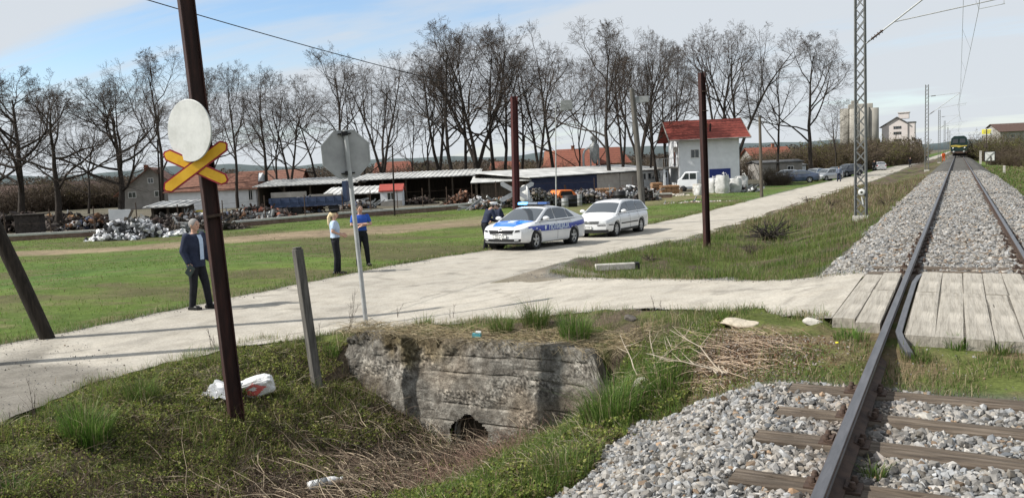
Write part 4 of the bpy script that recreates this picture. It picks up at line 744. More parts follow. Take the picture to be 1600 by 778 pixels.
TL = [(32, 102, 66, 0, 'leftmost big bare tree at the left picture edge, in front of the gloomy yard corner', 1.0), (-28, 110, 72, 1, 'bare tree half cut off by the left picture edge', 1.0),
 (88, 135, 62, 1, 'bare tree with a thick dark trunk, second big one from the left', 1.0), (188, 122, 66, 0, 'wide spreading bare tree between the two gabled houses at the left', 1.05),
 (255, 74, 92, 3, 'tall bare tree just left of the white round sign disc', 1.0), (372, 98, 90, 3, 'bare tree right behind the rusty sign pole, above the tiled white building', .9),
 (415, 98, 84, 2, 'bare tree with slanting limbs left of the octagonal sign', 1.1), (455, 122, 82, 4, 'bare tree whose forked trunk rises from the left end of the long shed', .95), (500, 118, 88, 6, 'bare tree standing directly left of the octagonal sign', .85),
 (540, 64, 86, 2, 'tall bare tree whose trunk is hidden behind the octagonal sign', 1.15), (603, 84, 84, 5, 'tall bare tree right of the octagonal sign, in front of the orange roof', .9),
 (646, 128, 92, 7, 'slender young bare tree standing alone under the overhead wire', .9),
 (690, 60, 88, 4, 'bare tree at the left edge of the dense central group', 1.0), (715, 34, 84, 2, 'tall bare tree in the central group above the right end of the long shed', 1.1), (745, 30, 86, 5, 'tall bare tree in the central group with three upright stems', 1.0),
 (775, 38, 92, 3, 'bare tree in the central group just left of the tall rusty post', 1.0), (790, 22, 88, 2, 'tall bare tree right behind the tall rusty post by the cars', .9), (843, 60, 84, 4, 'bare tree with a forked trunk above the police car', .9),
 (870, 26, 86, 6, 'tall bare tree behind the upper floodlight panel, above the orange house roof', .85), (935, 75, 100, 7, 'thin bare tree beside the metal dust extractor', .8),
 (955, 26, 88, 3, 'dense upright bare tree between dust extractor and wooden lamp pole', 1.05), (975, 60, 96, 4, 'bare tree behind the wooden lamp pole', .8), (1005, 60, 90, 5, 'bare tree behind the lower floodlight panel', .85), (1030, 42, 92, 2, 'tall bare tree at the left gable of the white house', .9),
 (1062, 66, 98, 3, 'bare tree rising over the left part of the red roof', .75), (1128, 26, 108, 4, 'tall bare tree left of the roof ridge end, its twin beside it', .85), (1155, 24, 106, 5, 'tall bare tree rising behind the right end of the red roof', .85),
 (1216, 78, 112, 2, 'bare tree standing alone right of the white house', .95), (1268, 46, 108, 3, 'tall bare tree above the parked cars', 1.15), (730, 45, 92, 3, 'bare tree between the two foremost trunks of the central group', .9), (815, 66, 94, 2, 'bare tree right of the tall rusty post, behind the low dark shed', .9), (905, 84, 98, 7, 'thin bare tree over the left half of the workshop roof', 1.0), (1018, 95, 96, 3, 'thin bare tree just left of the white house balcony', .8), (1045, 58, 102, 2, 'bare tree right behind the left gable of the white house', .8), (432, 104, 92, 7, 'thin bare tree over the left end of the long shed roof', 1.1), (338, 104, 100, 3, 'bare tree seen just right of the white round sign disc', .9), (578, 90, 92, 7, 'thin bare tree between the two tallest ones by the octagonal sign', 1.1), (668, 100, 92, 7, 'thin bare tree left of the dense central group', 1.1), (138, 150, 96, 7, 'thin bare tree behind the small blue grey house', 1.2), (310, 150, 98, 7, 'thin bare tree behind the left end of the white outbuilding', 1.2),
 (1308, 150, 125, 7, 'small bare tree right of the tall one, in front of the silos', 1.3)]
for (px, pt, d, k, lb, sx) in TL: place_tree(px, pt, d+(12 if 390 < px < 900 else 0), k, lb, sx=sx)
# thickets: bush things made of fine upright twigs with a haze of buds
def bush_kind(seed, h, w, n, cl, leafn=0):
    R_ = np.random.default_rng(seed); segs = []; lp = []
    for i in range(n):
        a = R_.uniform(0, 6.28); q = w*.5*math.sqrt(R_.random())*.75; p = np.array([q*math.cos(a), q*math.sin(a)*.8, -.1]); d = np.array([math.cos(a)*.45*R_.random(), math.sin(a)*.45*R_.random(), 1.]); l = h*R_.uniform(.55, 1)*(1-.35*(q/(w*.5))**2); P = [p]
        for k in range(4): d = d+R_.normal(0, .16, 3); d /= np.linalg.norm(d); P.append(P[-1]+d*l/4)
        segs.append((P, [.03, .025, .02, .015, .008]))
        for k in range(1, 5):
            for _ in range(3):
                e = d*.6+R_.normal(0, .6, 3); e /= np.linalg.norm(e); ll = l*R_.uniform(.12, .28); Q = [P[k], P[k]+e*ll*.5, P[k]+e*ll*.8+np.array([0, 0, .1*ll]), P[k]+e*ll*1.0+np.array([0, 0, .25*ll]), P[k]+e*ll*1.1+np.array([0, 0, .35*ll])]; segs.append((Q, [.014, .012, .010, .008, .006])); lp += Q[2:]
    V, Fq = tubes_np(segs, 3); e = thing('bush', 'x', 'bush', (0, 0, -60)); npobj('stems', V, Fq, 'bush_stem', e)
    if leafn:
        lp = np.array(lp); lp = lp[R_.integers(0, len(lp), leafn)]+R_.normal(0, .12, (leafn, 3)); o = leaves('foliage', lp[:, 0], lp[:, 1], lp[:, 2], R_.uniform(.03, .08, leafn), np.array(cl)*R_.uniform(.6, 1.4, (leafn, 1)), 1.0); o.parent = e
    return e
pmat('bush_stem', (.065, .048, .036), (.11, .085, .062), 3, .95)
BK = [bush_kind(1, 4, 4.5, 150, (.10, .085, .035), 5000), bush_kind(2, 4, 4.5, 150, (.13, .135, .035), 7000), bush_kind(3, 4, 5, 170, (.085, .065, .045), 3500)]
usedb = set()
def bush(px, pb, ptop, d, k, label, sx=1.0, group=None):
    b = at(px, pb, d); z0 = min(H1(b.x, b.y), b.z+.5); top = col(px, ptop, (b.x, b.y)); s = max(.4, (top.z-z0)/4.0); e = BK[k]
    if k in usedb: e = copy_tree(e)
    usedb.add(k); e.location = (b.x, b.y, z0); e.scale = (s*sx, s*sx, s); e.rotation_euler = (0, 0, rng.uniform(0, 6)); e['label'] = label
    if group: e['group'] = group
ORD = ['first', 'second', 'third', 'fourth', 'fifth', 'sixth', 'seventh', 'eighth', 'ninth', 'tenth', 'eleventh', 'twelfth', 'thirteenth', 'fourteenth', 'fifteenth', 'sixteenth', 'seventeenth', 'eighteenth', 'nineteenth', 'twentieth', 'twenty-first', 'twenty-second', 'twenty-third', 'twenty-fourth', 'twenty-fifth', 'twenty-sixth']
GB = 'thicket of brown bushes left of the tracks'
for i, (px, pt, d, k, sx) in enumerate([(1200, 236, 150, 0, 2.2), (1235, 232, 152, 2, 2.2), (1262, 234, 148, 0, 2.0), (1290, 222, 150, 1, 1.6), (1316, 226, 140, 0, 1.8), (1335, 218, 150, 2, 1.6), (1352, 224, 160, 0, 1.6), (1372, 218, 175, 1, 1.6), (1392, 216, 185, 0, 1.5), (1408, 222, 195, 2, 1.4), (1424, 228, 210, 1, 1.2)]):
    bush(px, 265, pt, d, k, ORD[i]+' bush from the left in the brown thicket behind the parked cars', sx, GB)
GR = 'bushes on the right of the tracks'
for i, (px, pt, d, k, sx) in enumerate([(1530, 222, 190, 2, 1.3), (1522, 232, 240, 0, 1.2), (1548, 210, 165, 0, 1.5), (1562, 214, 150, 1, 1.4), (1578, 226, 140, 2, 1.5), (1598, 232, 135, 0, 1.4), (1560, 238, 115, 2, 1.5), (1580, 245, 105, 0, 1.5), (1604, 240, 98, 2, 1.5), (1618, 250, 76, 1, 1.0)]):
    bush(px, 262, pt, d, k, ORD[i]+' bush of the olive brown thicket right of the tracks', sx, GR)
GBL = 'dark scrub behind the yard'
for i in range(26):
    px = -30+i*47+rng.uniform(-10, 10); bush(px, 300, 296-px*.045-rng.uniform(0, 11)+(8 if px > 900 else 0), 118+rng.uniform(-8, 10), [0, 2, 2][i % 3], ORD[i]+' dark scrub bush from the left at the foot of the tree row', 2.0, GBL)
for e in KT+BK:
    if e.location.z < -50:
        for c in list(e.children): bpy.data.objects.remove(c)
        bpy.data.objects.remove(e)
# far woodland band and hills
def ridge(name, x0, x1, y0, y1, d, hfun, mat, thick=200):
    pts_ = np.linspace(0, 1, 120); V = []; 
    for t_ in pts_:
        px = x0+(x1-x0)*t_; p = at(px, 250, d); hh = hfun(t_)
        V += [(p.x, p.y, -8), (p.x, p.y, hh), (p.x*(1+thick/d), p.y*(1+thick/d), hh*.8), (p.x*(1+thick/d), p.y*(1+thick/d), -8)]
    n = len(pts_); Fq = []
    for i in range(n-1):
        for k in range(3): Fq.append((i*4+k, i*4+4+k, i*4+5+k, i*4+1+k))
    o = npobj(name, V, Fq, mat, smooth=True); return o
pmat('hill_haze_blue', (.09, .12, .13), (.13, .155, .16), .004, 1.0); pmat('wood_far', (.045, .035, .028), (.085, .068, .05), .06, 1.0, detail=8)  # hills carry the blue of distance haze in their base colour
o = ridge('hills', 1200, 1720, 0, 0, 2600, lambda t: 12+26*float(fbm(t*6, 0, 1, 3))+4*math.sin(t*5), 'hill_haze_blue', 900); tag(o, kind='structure')
o = ridge('hills', -250, 1320, 0, 0, 1500, lambda t: 14+26*float(fbm(t*9, 1, 1, 8)), 'hill_haze_blue', 600); tag(o, kind='structure')
# distant woodland that reads as one mass: many small twig clumps
n = 70000; px_ = rng.uniform(-150, 1440, n); d = rng.uniform(230, 330, n); P = np.array([at(a, 250, b)[:] for a, b in zip(px_[:1], d[:1])]); dirs = (np.array(CF)[None]+np.array(CR)[None]*((px_-CXP)/F_PX)[:, None]); XY = dirs[:, :2]*d[:, None]
hh = 3+5.5*fbm(px_*.02, d*.03, 1, 5); z = -1.5+hh*rng.random(n)**.7; rr = rng.uniform(.15, .5, n)
o = leaves('far_woodland', XY[:, 0], XY[:, 1], z, rr, np.array([.07, .055, .042])*rng.uniform(.5, 1.5, (n, 1)), 1.0); tag(o, kind='stuff')
# ---------------------------------------------------------------- yard, houses, silos
def tilemat(name, c1, c2, rows=4.0, dark=.55):
    m = pmat(name, c1, c2, 3, .85, .004, 20); t = m.node_tree; n = t.nodes; p = n['Principled BSDF']; src = p.inputs['Base Color'].links[0].from_socket
    tc = n.new('ShaderNodeTexCoord'); w = n.new('ShaderNodeTexWave'); w.wave_type = 'BANDS'; w.bands_direction = 'Z'; w.wave_profile = 'SAW'; w.inputs['Scale'].default_value = rows; w.inputs['Distortion'].default_value = .3; t.links.new(tc.outputs['Object'], w.inputs[0])
    r = n.new('ShaderNodeMapRange'); t.links.new(w.outputs['Fac'], r.inputs[0]); r.inputs[1].default_value = 0; r.inputs[2].default_value = .35; r.inputs[3].default_value = dark; r.inputs[4].default_value = 1
    v = n.new('ShaderNodeVectorMath'); v.operation = 'SCALE'; t.links.new(src, v.inputs[0]); t.links.new(r.outputs[0], v.inputs['Scale']); t.links.new(v.outputs[0], p.inputs['Base Color']); return m
tilemat('tile_red', (.16, .036, .026), (.25, .055, .040), 1.1, .42); tilemat('tile_brown', (.13, .065, .045), (.24, .115, .08), 1.1, .55); tilemat('tile_orange', (.15, .055, .038), (.23, .082, .052), 1.0, .6)
tilemat('tile_dark', (.07, .045, .038), (.12, .075, .06), 1.6, .7)
pmat('plaster_white', (.62, .64, .66), (.74, .76, .78), 1.2, .9, .003, 30); pmat('plaster_grey', (.20, .19, .175), (.30, .285, .265), 1.0, .92, .004, 20); pmat('plaster_brick', (.20, .085, .055), (.30, .13, .08), 6, .92, .004, 30)
pmat('plaster_blue', (.13, .15, .16), (.20, .22, .23), 1, .9); pmat('roof_grey', (.36, .36, .35), (.62, .62, .60), 1.1, .65, .003, 20, big=(.5, .75, 1.15)); pmat('roof_dark', (.06, .06, .06), (.12, .12, .12), 2, .8)
pmat('wall_beige', (.33, .30, .27), (.42, .39, .35), 1.5, .9); pmat('blue_door', (.02, .035, .17), (.03, .05, .22), 2, .6); pmat('navy', (.012, .018, .05), (.02, .03, .075), 2, .7)
pmat('deep_brown_wood', (.035, .028, .022), (.08, .065, .05), 3, .95, stretch=(4, 4, .4)); pmat('window_frame', (.62, .62, .60), (.72, .72, .70), 4, .6); glassy('pane', (.02, .025, .03), .08)  # first one: very dark brown timber for shed walls, boarding and posts
pmat('blue_paint', (.035, .055, .11), (.06, .085, .15), 2, .6, .002, 20); pmat('red_tin', (.26, .05, .04), (.36, .08, .06), 3, .6); pmat('yellow_plastic', (.55, .42, .02), (.65, .5, .04), 3, .5)
pmat('silo', (.21, .20, .175), (.33, .315, .28), .35, .95, .02, 2, stretch=(3, 3, .25), big=(.12, .8, 1.15)); pmat('mill_wall', (.52, .47, .45), (.60, .56, .54), .4, .95)
pmat('brown_wood', (.24, .14, .075), (.42, .26, .15), 4, .9, .01, 10, stretch=(.6, .6, 6)); pmat('bag_white', (.38, .38, .37), (.58, .58, .57), 2.4, .8, .02, 5); pmat('rubble_dark', (.02, .018, .016), (.06, .05, .045), 6, .95)
pmat('brick_low', (.13, .08, .06), (.22, .16, .13), 4, .95, .006, 20); pmat('orange_paint', (.62, .13, .02), (.75, .20, .04), 3, .5)
def gnd(px, d, z=None):
    p = at(px, 300, d); return (p.x, p.y, H1(p.x, p.y)-.05 if z is None else z)
def window(parent, c, w, h, ax='x', frame='window_frame', depth=.06, bars=1):
    """window on a wall facing -y (ax x) or -x (ax y)"""
    def mp(a, b, q): return (c[0]+a, c[1]-q, c[2]+b) if ax == 'x' else (c[0]-q, c[1]+a, c[2]+b)
    m = MB(); t = .06
    for (a0, a1, b0, b1) in [(-w/2, w/2, h/2-t, h/2), (-w/2, w/2, -h/2, -h/2+t), (-w/2, -w/2+t, -h/2+t, h/2-t), (w/2-t, w/2, -h/2+t, h/2-t)]+[(-t/3+w*(i+1)/(bars+1)-w/2, t/3+w*(i+1)/(bars+1)-w/2, -h/2+t, h/2-t) for i in range(bars)]:
        m.prism([(a0, b0), (a1, b0), (a1, b1), (a0, b1)], -.02, depth, mp)
    f = m.build('window', frame, parent); m = MB(); m.prism([(-w/2+t, -h/2+t), (w/2-t, -h/2+t), (w/2-t, h/2-t), (-w/2+t, h/2-t)], .003, .02, mp); m.build('pane', 'pane', f); return f
def house(name, label, cat, px, d, w, l, he, hr, wall, roof, rot=0, ridge='x', over=.4, wins=(), chim=None, hip=0, group=None, roof_t=.12, z0=None):
    """origin at the front left corner; local x along the front, y away from the viewer"""
    g = gnd(px, d, z0); t = thing(name, label, cat, g, YAW+rot, group); m = MB()
    if ridge == 'x':
        m.prism([(0, 0), (l, 0), (l, he), (l/2, hr-.1), (0, he)], 0, w, lambda a, b, h: (h, a, b))
        m.build('wall', wall, t); r = MB(); sl = (hr-he)/(l/2); o = over; ze = he-sl*o
        A = [(-o+hip*0, -o, ze), (w+o, -o, ze), (w+o-hip, l/2, hr), (-o+hip, l/2, hr)]; B = [(w+o, l+o, ze), (-o, l+o, ze), (-o+hip, l/2, hr), (w+o-hip, l/2, hr)]
    else:
        m.prism([(0, 0), (w, 0), (w, he), (w/2, hr-.1), (0, he)], 0, l, lambda a, b, h: (a, h, b)); m.build('wall', wall, t); r = MB(); sl = (hr-he)/(w/2); o = over; ze = he-sl*o
        A = [(-o, l+o, ze), (-o, -o, ze), (w/2, -o+hip, hr), (w/2, l+o-hip, hr)]; B = [(w+o, -o, ze), (w+o, l+o, ze), (w/2, l+o-hip, hr), (w/2, -o+hip, hr)]
    for P in (A, B):
        vs = [Vector(p)+Vector((0, 0, .03)) for p in P]; lo = [v-Vector((0, 0, roof_t)) for v in vs]; r.add(lo+vs, [(3, 2, 1, 0), (4, 5, 6, 7), (0, 1, 5, 4), (1, 2, 6, 5), (2, 3, 7, 6), (3, 0, 4, 7)])
    if hip:
        if ridge == 'x':
            for P in ([A[0], A[3], B[1]], [A[1], B[0], A[2]]): r.add([Vector(p)+Vector((0, 0, .03)) for p in P], [(0, 1, 2)])
    rf = r.build('roof', roof, t)
    if chim:
        m = MB(); m.box(chim, (.5, .5, 1.3)); m.box((chim[0], chim[1], chim[2]+.68), (.62, .62, .1)); m.build('chimney', 'plaster_brick', rf)
    for wn in wins: window(t, *wn)
    return t
# white house with the red roof
t = thing('white_house', 'white two storey house with bright red tiled roof, balcony and blue garage door', 'house', gnd(1062, 89), YAW-.03)
w, l, he, hr = 6.45, 6.6, 5.72, 7.42; m = MB(); m.prism([(0, 0), (l, 0), (l, he), (l/2, hr-.12), (0, he)], 0, w, lambda a, b, h: (h, a, b)); m.build('wall', 'plaster_white', t)
m = MB(); o = 1.05; sl = (hr-he)/(l/2); ze = he-sl*o*.9
for P in ([(-o-.1, -.9, ze), (w+1.0, -.9, ze), (w+1.0, l/2, hr), (-o-.1, l/2, hr)], [(w+1.0, l+.9, ze), (-o-.1, l+.9, ze), (-o-.1, l/2, hr), (w+1.0, l/2, hr)]):
    vs = [Vector(p)+Vector((0, 0, .05)) for p in P]; lo = [v-Vector((0, 0, .14)) for v in vs]; m.add(lo+vs, [(3, 2, 1, 0), (4, 5, 6, 7), (0, 1, 5, 4), (1, 2, 6, 5), (2, 3, 7, 6), (3, 0, 4, 7)])
rf = m.build('roof', 'tile_red', t)
for s in (0, 1):
    y0, y1 = (-.95, l/2) if s == 0 else (l+.95, l/2)
    for bx_ in (-o-.14, w+1.04): m = MB(); m.bar((bx_, y0, ze), (bx_, y1, hr-.02), .06, .2); m.build('bargeboard', 'plaster_grey', t)
m = MB(); m.tube([(-1.1, -.97, ze-.02), (w+1, -.97, ze-.02)], .06, 8); m.tube([(-.12, -.12, ze-.15), (-.12, -.12, .1)], .045, 8); m.build('gutter', 'plaster_grey', t)
m = MB(); m.box((3.3, .55*l/2, 6.35), (.5, .5, 1.25)); m.build('chimney', 'plaster_brick', rf)
m = MB(); m.tube([(3.55, .7, 6.0), (3.55, .5, 6.9)], .09, 8); m.build('vent_pipe', 'black', rf)
window(t, (1.72, 0, 3.75), .95, .95); window(t, (1.45, 0, 1.15), 1.0, .85)
m = MB(); m.box((4.35, -.03, 1.05), (2.25, .06, 1.95)); 
for i in range(6): m.box((4.35, -.065, .2+i*.33), (2.2, .02, .03))
m.build('garage_door', 'blue_door', t)
b = MB(); b.box((-.85, 2.9, 2.35), (1.7, 5.0, .16)); bb = b.build('balcony_slab', 'plaster_grey', t); b = MB()
for y_ in np.linspace(.45, 5.35, 22): b.tube([(-1.65, y_, 2.43), (-1.65, y_, 3.35)], .018, 5)
for x_ in np.linspace(-1.65, -.1, 9): b.tube([(x_, .45, 2.43), (x_, .45, 3.35)], .018, 5)
b.tube([(-1.65, .45, 3.37), (-1.65, 5.35, 3.37)], .03, 6); b.tube([(-1.65, .45, 3.37), (0, .45, 3.37)], .03, 6); b.build('balcony_railing', 'steel_grey', bb)
for q_ in (.6, 5.2): b = MB(); b.box((-1.5, q_, 1.15), (.22, .22, 2.3)); b.build('balcony_post', 'plaster_white', t)
b = MB(); b.box((-.16, 1.2, 4.3), (.3, .8, .55)); b.lathe([(.2, 0), (.2, .02), (.0, .02)], (-.33, 1.2, 4.3), 12, axis='x'); b.build('air_conditioner', 'plaster_grey', t)
b = MB(); b.box((-.02, 2.4, 3.5), (.05, .9, 2.0)); b.build('balcony_door', 'pane', t)
# long open sheds with corrugated roofs
def shed(label, px0, d0, px1, d1, depth, hf, hb, roof='roof_grey', back='deep_brown_wood', posts=5, front=None, ribs=True, over=.5, group=None, name='open_shed', skew=0):
    a, b_ = Vector(gnd(px0, d0)), Vector(gnd(px1, d1)); w = (b_-a).length; t = thing(name, label, 'shed', a, math.atan2((b_-a).y, (b_-a).x), group)
    m = MB(); P = [(-over, -over, hf), (w+over, -over, hf+skew), (w+over, depth+over, hb+skew), (-over, depth+over, hb)]; vs = [Vector(p) for p in P]; lo = [v-Vector((0, 0, .07)) for v in vs]
    m.add(lo+vs, [(3, 2, 1, 0), (4, 5, 6, 7), (0, 1, 5, 4), (1, 2, 6, 5), (2, 3, 7, 6), (3, 0, 4, 7)])
    if ribs:
        n = int(w/.42)
        for i in range(n): x_ = -over+(i+.5)*(w+2*over)/n; k = skew*x_/w; m.bar((x_, -over-.02, hf+k+.02), (x_, depth+over, hb+k+.02), .16, .05)
    m.build('roof', roof, t); m = MB(); m.box((w/2, depth, hb/2-.1), (w, .1, hb-.25)); m.box((0, depth/2, hf/2-.05), (.1, depth, hf-.2)); m.box((w, depth/2, hf/2-.05), (.1, depth, hf-.2)); m.build('wall', back, t)
    for i in range(posts):
        m = MB(); x_ = w*i/(posts-1); m.box((x_, .0, hf/2-.05), (.16, .16, hf-.1)); m.build('post', 'deep_brown_wood', t)
    for (f0, f1, z0, z1, mt, nm) in (front or []):
        m = MB(); m.box((w*(f0+f1)/2, -.06, (z0+z1)/2), (w*(f1-f0), .08, z1-z0)); m.build(nm, mt, t)
    return t, w
shed('long open shed with pale corrugated roof, behind the blue trailer', 404, 87, 566, 87, 7, 2.35, 3.0, posts=5)
shed('open shed with pale corrugated roof and dark front, right of the octagonal sign', 562, 86, 744, 86, 7, 2.55, 3.15, posts=6)
shed('low lean-to with pale corrugated roof between octagonal sign and white kiosk', 512, 79, 606, 79, 3.5, 1.35, 1.95, posts=4, name='lean_to')
shed('low dark boarded shed with grey roof left of the tall rusty post', 745, 74, 822, 74, 5, 2.0, 2.5, posts=3, front=[(.08, .95, .0, 1.9, 'deep_brown_wood', 'front_boarding')], ribs=False, name='boarded_shed')
t, w = shed('long low workshop with pale roof, navy boarding and windows at its right end', 826, 74, 1044, 97, 6, 2.15, 2.85, posts=4, front=[(.0, .42, .0, 2.0, 'navy', 'front_boarding'), (.42, .585, .0, 2.0, 'wall_beige', 'front_wall'), (.59, .74, .0, 2.0, 'wall_beige', 'front_wall'), (.745, 1.0, .0, 2.0, 'plaster_white', 'front_wall')], ribs=False, name='workshop', skew=.05)
for f in (.775, .84, .90, .965): window(t, (w*f, -.1, 1.45), 1.15 if f != .84 else 1.6, .75)
# white kiosk with a red tin roof
t = house('kiosk', 'small white kiosk with red tin roof and one window before the open shed', 'kiosk', 594, 77, 2.0, 1.8, 1.55, 2.05, 'plaster_white', 'red_tin', 0, 'x', .15, [((.98, 0, .95), .75, .75)]); m = MB(); m.box((1.0, -.02, .25), (2.02, .04, .5)); m.build('plinth', 'plaster_grey', t)
# houses at the left
house('white_outbuilding', 'long low white building with brown tiled roof behind the rusty sign pole', 'outbuilding', 262, 92, 9.8, 6.5, 2.4, 4.0, 'plaster_white', 'tile_brown', 0, 'x', .4, [((9.2, 0, 1.5), .5, 1.2)], hip=1.0)
house('gabled_house', 'old grey gabled house with brown tiled roof behind the scrap at the left', 'house', 186, 104, 7.6, 8, 2.3, 5.3, 'plaster_grey', 'tile_brown', .25, 'y', .6, [((1.5, 0, 1.9), .95, .75), ((4.6, 0, 1.9), .95, .75), ((3.8, 0, 3.6), .7, .7)], (2.6, 5, 5.0))
house('small_house', 'small blue grey gabled house between the first and second bare trees at the left', 'house', 72, 122, 6.2, 7, 2.6, 4.1, 'plaster_blue', 'tile_dark', -.1, 'y', .4, [((4.4, 0, 1.5), .7, .7)])
house('barn', 'brown roofed barn right of the white outbuilding, behind the left end of the long shed', 'barn', 372, 108, 8, 7, 3.1, 4.3, 'plaster_brick', 'tile_brown', .1, 'x', .4)
house('brick_house', 'house with dark orange roof seen behind the octagonal sign', 'house', 590, 122, 5.4, 8, 3.3, 4.9, 'plaster_brick', 'tile_orange', .2, 'x', .4, [((1.5, 0, 2.0), .9, .9)], hip=.6)
house('brick_house', 'house with low dark roof and small gable between open shed and central trees', 'house', 650, 124, 3.6, 8, 3.0, 4.8, 'plaster_grey', 'tile_dark', 0, 'y', .4, [((1.6, 0, 2.3), .7, .7)])
house('brick_house', 'house with orange roof just right of the tall rusty post by the cars', 'house', 772, 128, 4.6, 8, 2.9, 4.2, 'plaster_brick', 'tile_orange', .1, 'x', .5, [((2, 0, 1.8), .9, .9)], hip=1.0)
house('brick_house', 'large house with bright orange hipped roof behind the bare trees', 'house', 850, 124, 8.2, 8, 3.1, 5.6, 'plaster_brick', 'tile_orange', -.12, 'x', .5, [((2, 0, 2.2), .9, .9), ((6, 0, 2.2), .9, .9)], (4.4, 4, 5.4), hip=2.4)
house('brick_house', 'brown gabled house right of the metal dust extractor', 'house', 934, 128, 5.2, 8, 3.4, 5.7, 'plaster_brick', 'tile_orange', .25, 'x', .5, [((2, 0, 2.2), .9, .9)], hip=.3)
house('brick_house', 'house with orange roof half hidden behind the scrub right of the white house', 'house', 1180, 165, 8.0, 8, 3.0, 5.0, 'plaster_grey', 'tile_orange', .1, 'x', .5, [((2, 0, 1.8), .9, .9), ((6, 0, 1.8), .9, .9)], (5.5, 4, 5.0))
house('brick_house', 'small dark roofed house at the far left behind the tree trunks', 'house', -20, 118, 6.5, 8, 2.4, 3.8, 'plaster_grey', 'tile_dark', .1, 'x', .5)
house('low_building', 'low white flat roofed building right of the thin wooden pole', 'outbuilding', 1186, 112, 5.9, 5, 2.35, 2.6, 'plaster_grey', 'roof_dark', 0, 'x', .25, [((4.3, 0, 1.4), .9, .7)]); house('low_building', 'short white flat roofed annex left of the parked cars', 'outbuilding', 1243, 116, 1.5, 4, 1.9, 2.1, 'plaster_white', 'roof_dark', 0, 'x', .2)
house('hill_house', 'brick coloured house with long red roof on the slope at the right picture edge', 'house', 1562, 262, 18, 10, 7.2, 9.6, 'plaster_grey', 'tile_dark', 0, 'x', .5, [((4, 0, 5.6), 1.4, 1.3), ((9, 0, 5.6), 1.4, 1.3)], z0=-.8)
# silos and mill
t = thing('grain_silo', 'tall weathered concrete grain silo block with round towers behind the lattice mast', 'silo', gnd(1322, 320), YAW-.35)
for i, (x_, y_, r_) in enumerate([(.5, 3, 2.1), (3.6, 0, 1.9), (6.9, 0, 1.9), (10.0, 1.5, 2.2), (2, 7, 2.6), (7, 7, 3)]):
    m = MB(); m.lathe([(0, -1), (r_, -1), (r_, 20.3-.4*(i % 2)), (0, 20.3-.4*(i % 2))], (x_-.4, y_, 0), 24); m.build('silo_tower', 'silo', t)
m = MB(); m.box((5.3, 2.5, 20.8), (8.6, 6, 1.8)); m.box((3.4, 3.5, 22.4), (2.6, 3, 1.6)); hd = m.build('head_house', 'silo', t, bevel=.2)
t = thing('mill_building', 'pale pink tall mill building with shallow gable right of the silos', 'mill', gnd(1378, 318), YAW-rad(29))
m = MB(); m.prism([(0, 0), (8.9, 0), (8.9, 13.2), (5.3, 15.7), (0, 12.6)], 0, 12, lambda a, b, h: (a, h, b)); m.box((10.1, 5, 6.8), (2.3, 9, 13.7)); m.build('wall', 'mill_wall', t)
m = MB(); m.bar((-.8, -.3, 12.2), (5.3, -.3, 15.9), .5, .35); m.bar((5.3, -.3, 15.9), (9.2, -.3, 13.4), .5, .35); m.box((2.2, 6, 14.15), (7.0, 12.4, .2), (0, -.545, 0)); m.box((7.2, 6, 14.6), (4.7, 12.4, .2), (0, .57, 0)); m.box((10.1, 5, 13.8), (2.8, 9.6, .3)); m.build('roof', 'roof_dark', t)
m = MB(); m.box((7.4, 4, 16.4), (3.6, 4, 2.2)); m.box((7.4, 4, 17.6), (4.2, 4.6, .3)); m.build('roof_turret', 'mill_wall', t)
for z_ in (4.4, 7.2, 9.9, 12.0):
    for x_ in (4.4, 5.4, 6.4): window(t, (x_, -.02, z_), .7 if x_ != 5.4 else 1.1, 1.0, bars=0, frame='roof_dark')
# metal dust extractor behind the workshop
t = thing('dust_extractor', 'grey metal dust extractor tower with bent pipe above the workshop roof', 'dust extractor', gnd(931, 96), YAW)
m = MB(); m.lathe([(.05, 3.2), (.25, 3.4), (.55, 4.4), (.58, 5.2), (.5, 5.4), (.22, 5.6), (.25, 5.9), (.42, 6.0), (.42, 6.3), (.1, 6.5)], (0, 0, 0), 14); m.build('cyclone', 'steel_grey', t)
for (a, b_) in ((-.5, -.5), (.5, -.5), (.5, .5), (-.5, .5)): m = MB(); m.tube([(a, b_, 0), (a*.9, b_*.9, 4.6)], .05, 6); m.build('leg', 'steel_grey', t)
m = MB(); m.tube([(-1.3, 0, 2.0), (-1.3, 0, 4.3), (-1.1, 0, 4.8), (-.7, 0, 5.05), (-.3, 0, 5.1)], .13, 10); m.build('bent_pipe', 'galv', t)
pmat('coping', (.42, .42, .40), (.55, .54, .51), 2, .9)
# ---------------------------------------------------------------- fence on a low wall
t = thing('yard_fence', 'low wall with pale coping and thin posts in front of the scrap yard', 'fence', (0, 0, 0))
FP = [(-58, 21), (-49.8, 28.8), (-43.5, 36), (-38.5, 46), (-35.5, 55), (-33.0, 62.5), (-27.5, 66), (-21.6, 69)]
mw = MB(); mc = MB(); mr = MB()
for i in range(len(FP)-1):
    a, b_ = Vector(FP[i]), Vector(FP[i+1]); za, zb = H1(*a), H1(*b_); up = .30 if i < 6 else .15
    mw.bar((a.x, a.y, za+.02), (b_.x, b_.y, zb+.02), .2, .56); mc.bar((a.x, a.y, za+.37), (b_.x, b_.y, zb+.37), .26, .13)
    n = max(1, int((b_-a).length/2.3))
    for k in range(n):
        q = a+(b_-a)*(k/n); z_ = H1(q.x, q.y); m = MB(); m.tube([(q.x, q.y, z_), (q.x+.01, q.y, z_+1.95+rng.uniform(-.2, .1))], .035, 5); m.build('post', 'rust_rail', t)
    for h_ in (1.0, 1.6): mr.tube([(a.x, a.y, za+h_), (b_.x, b_.y, zb+h_)], .006, 3)
mw.build('low_wall', 'brick_low', t); mc.build('coping', 'coping', t); mr.build('wire', 'rust_rail', t)
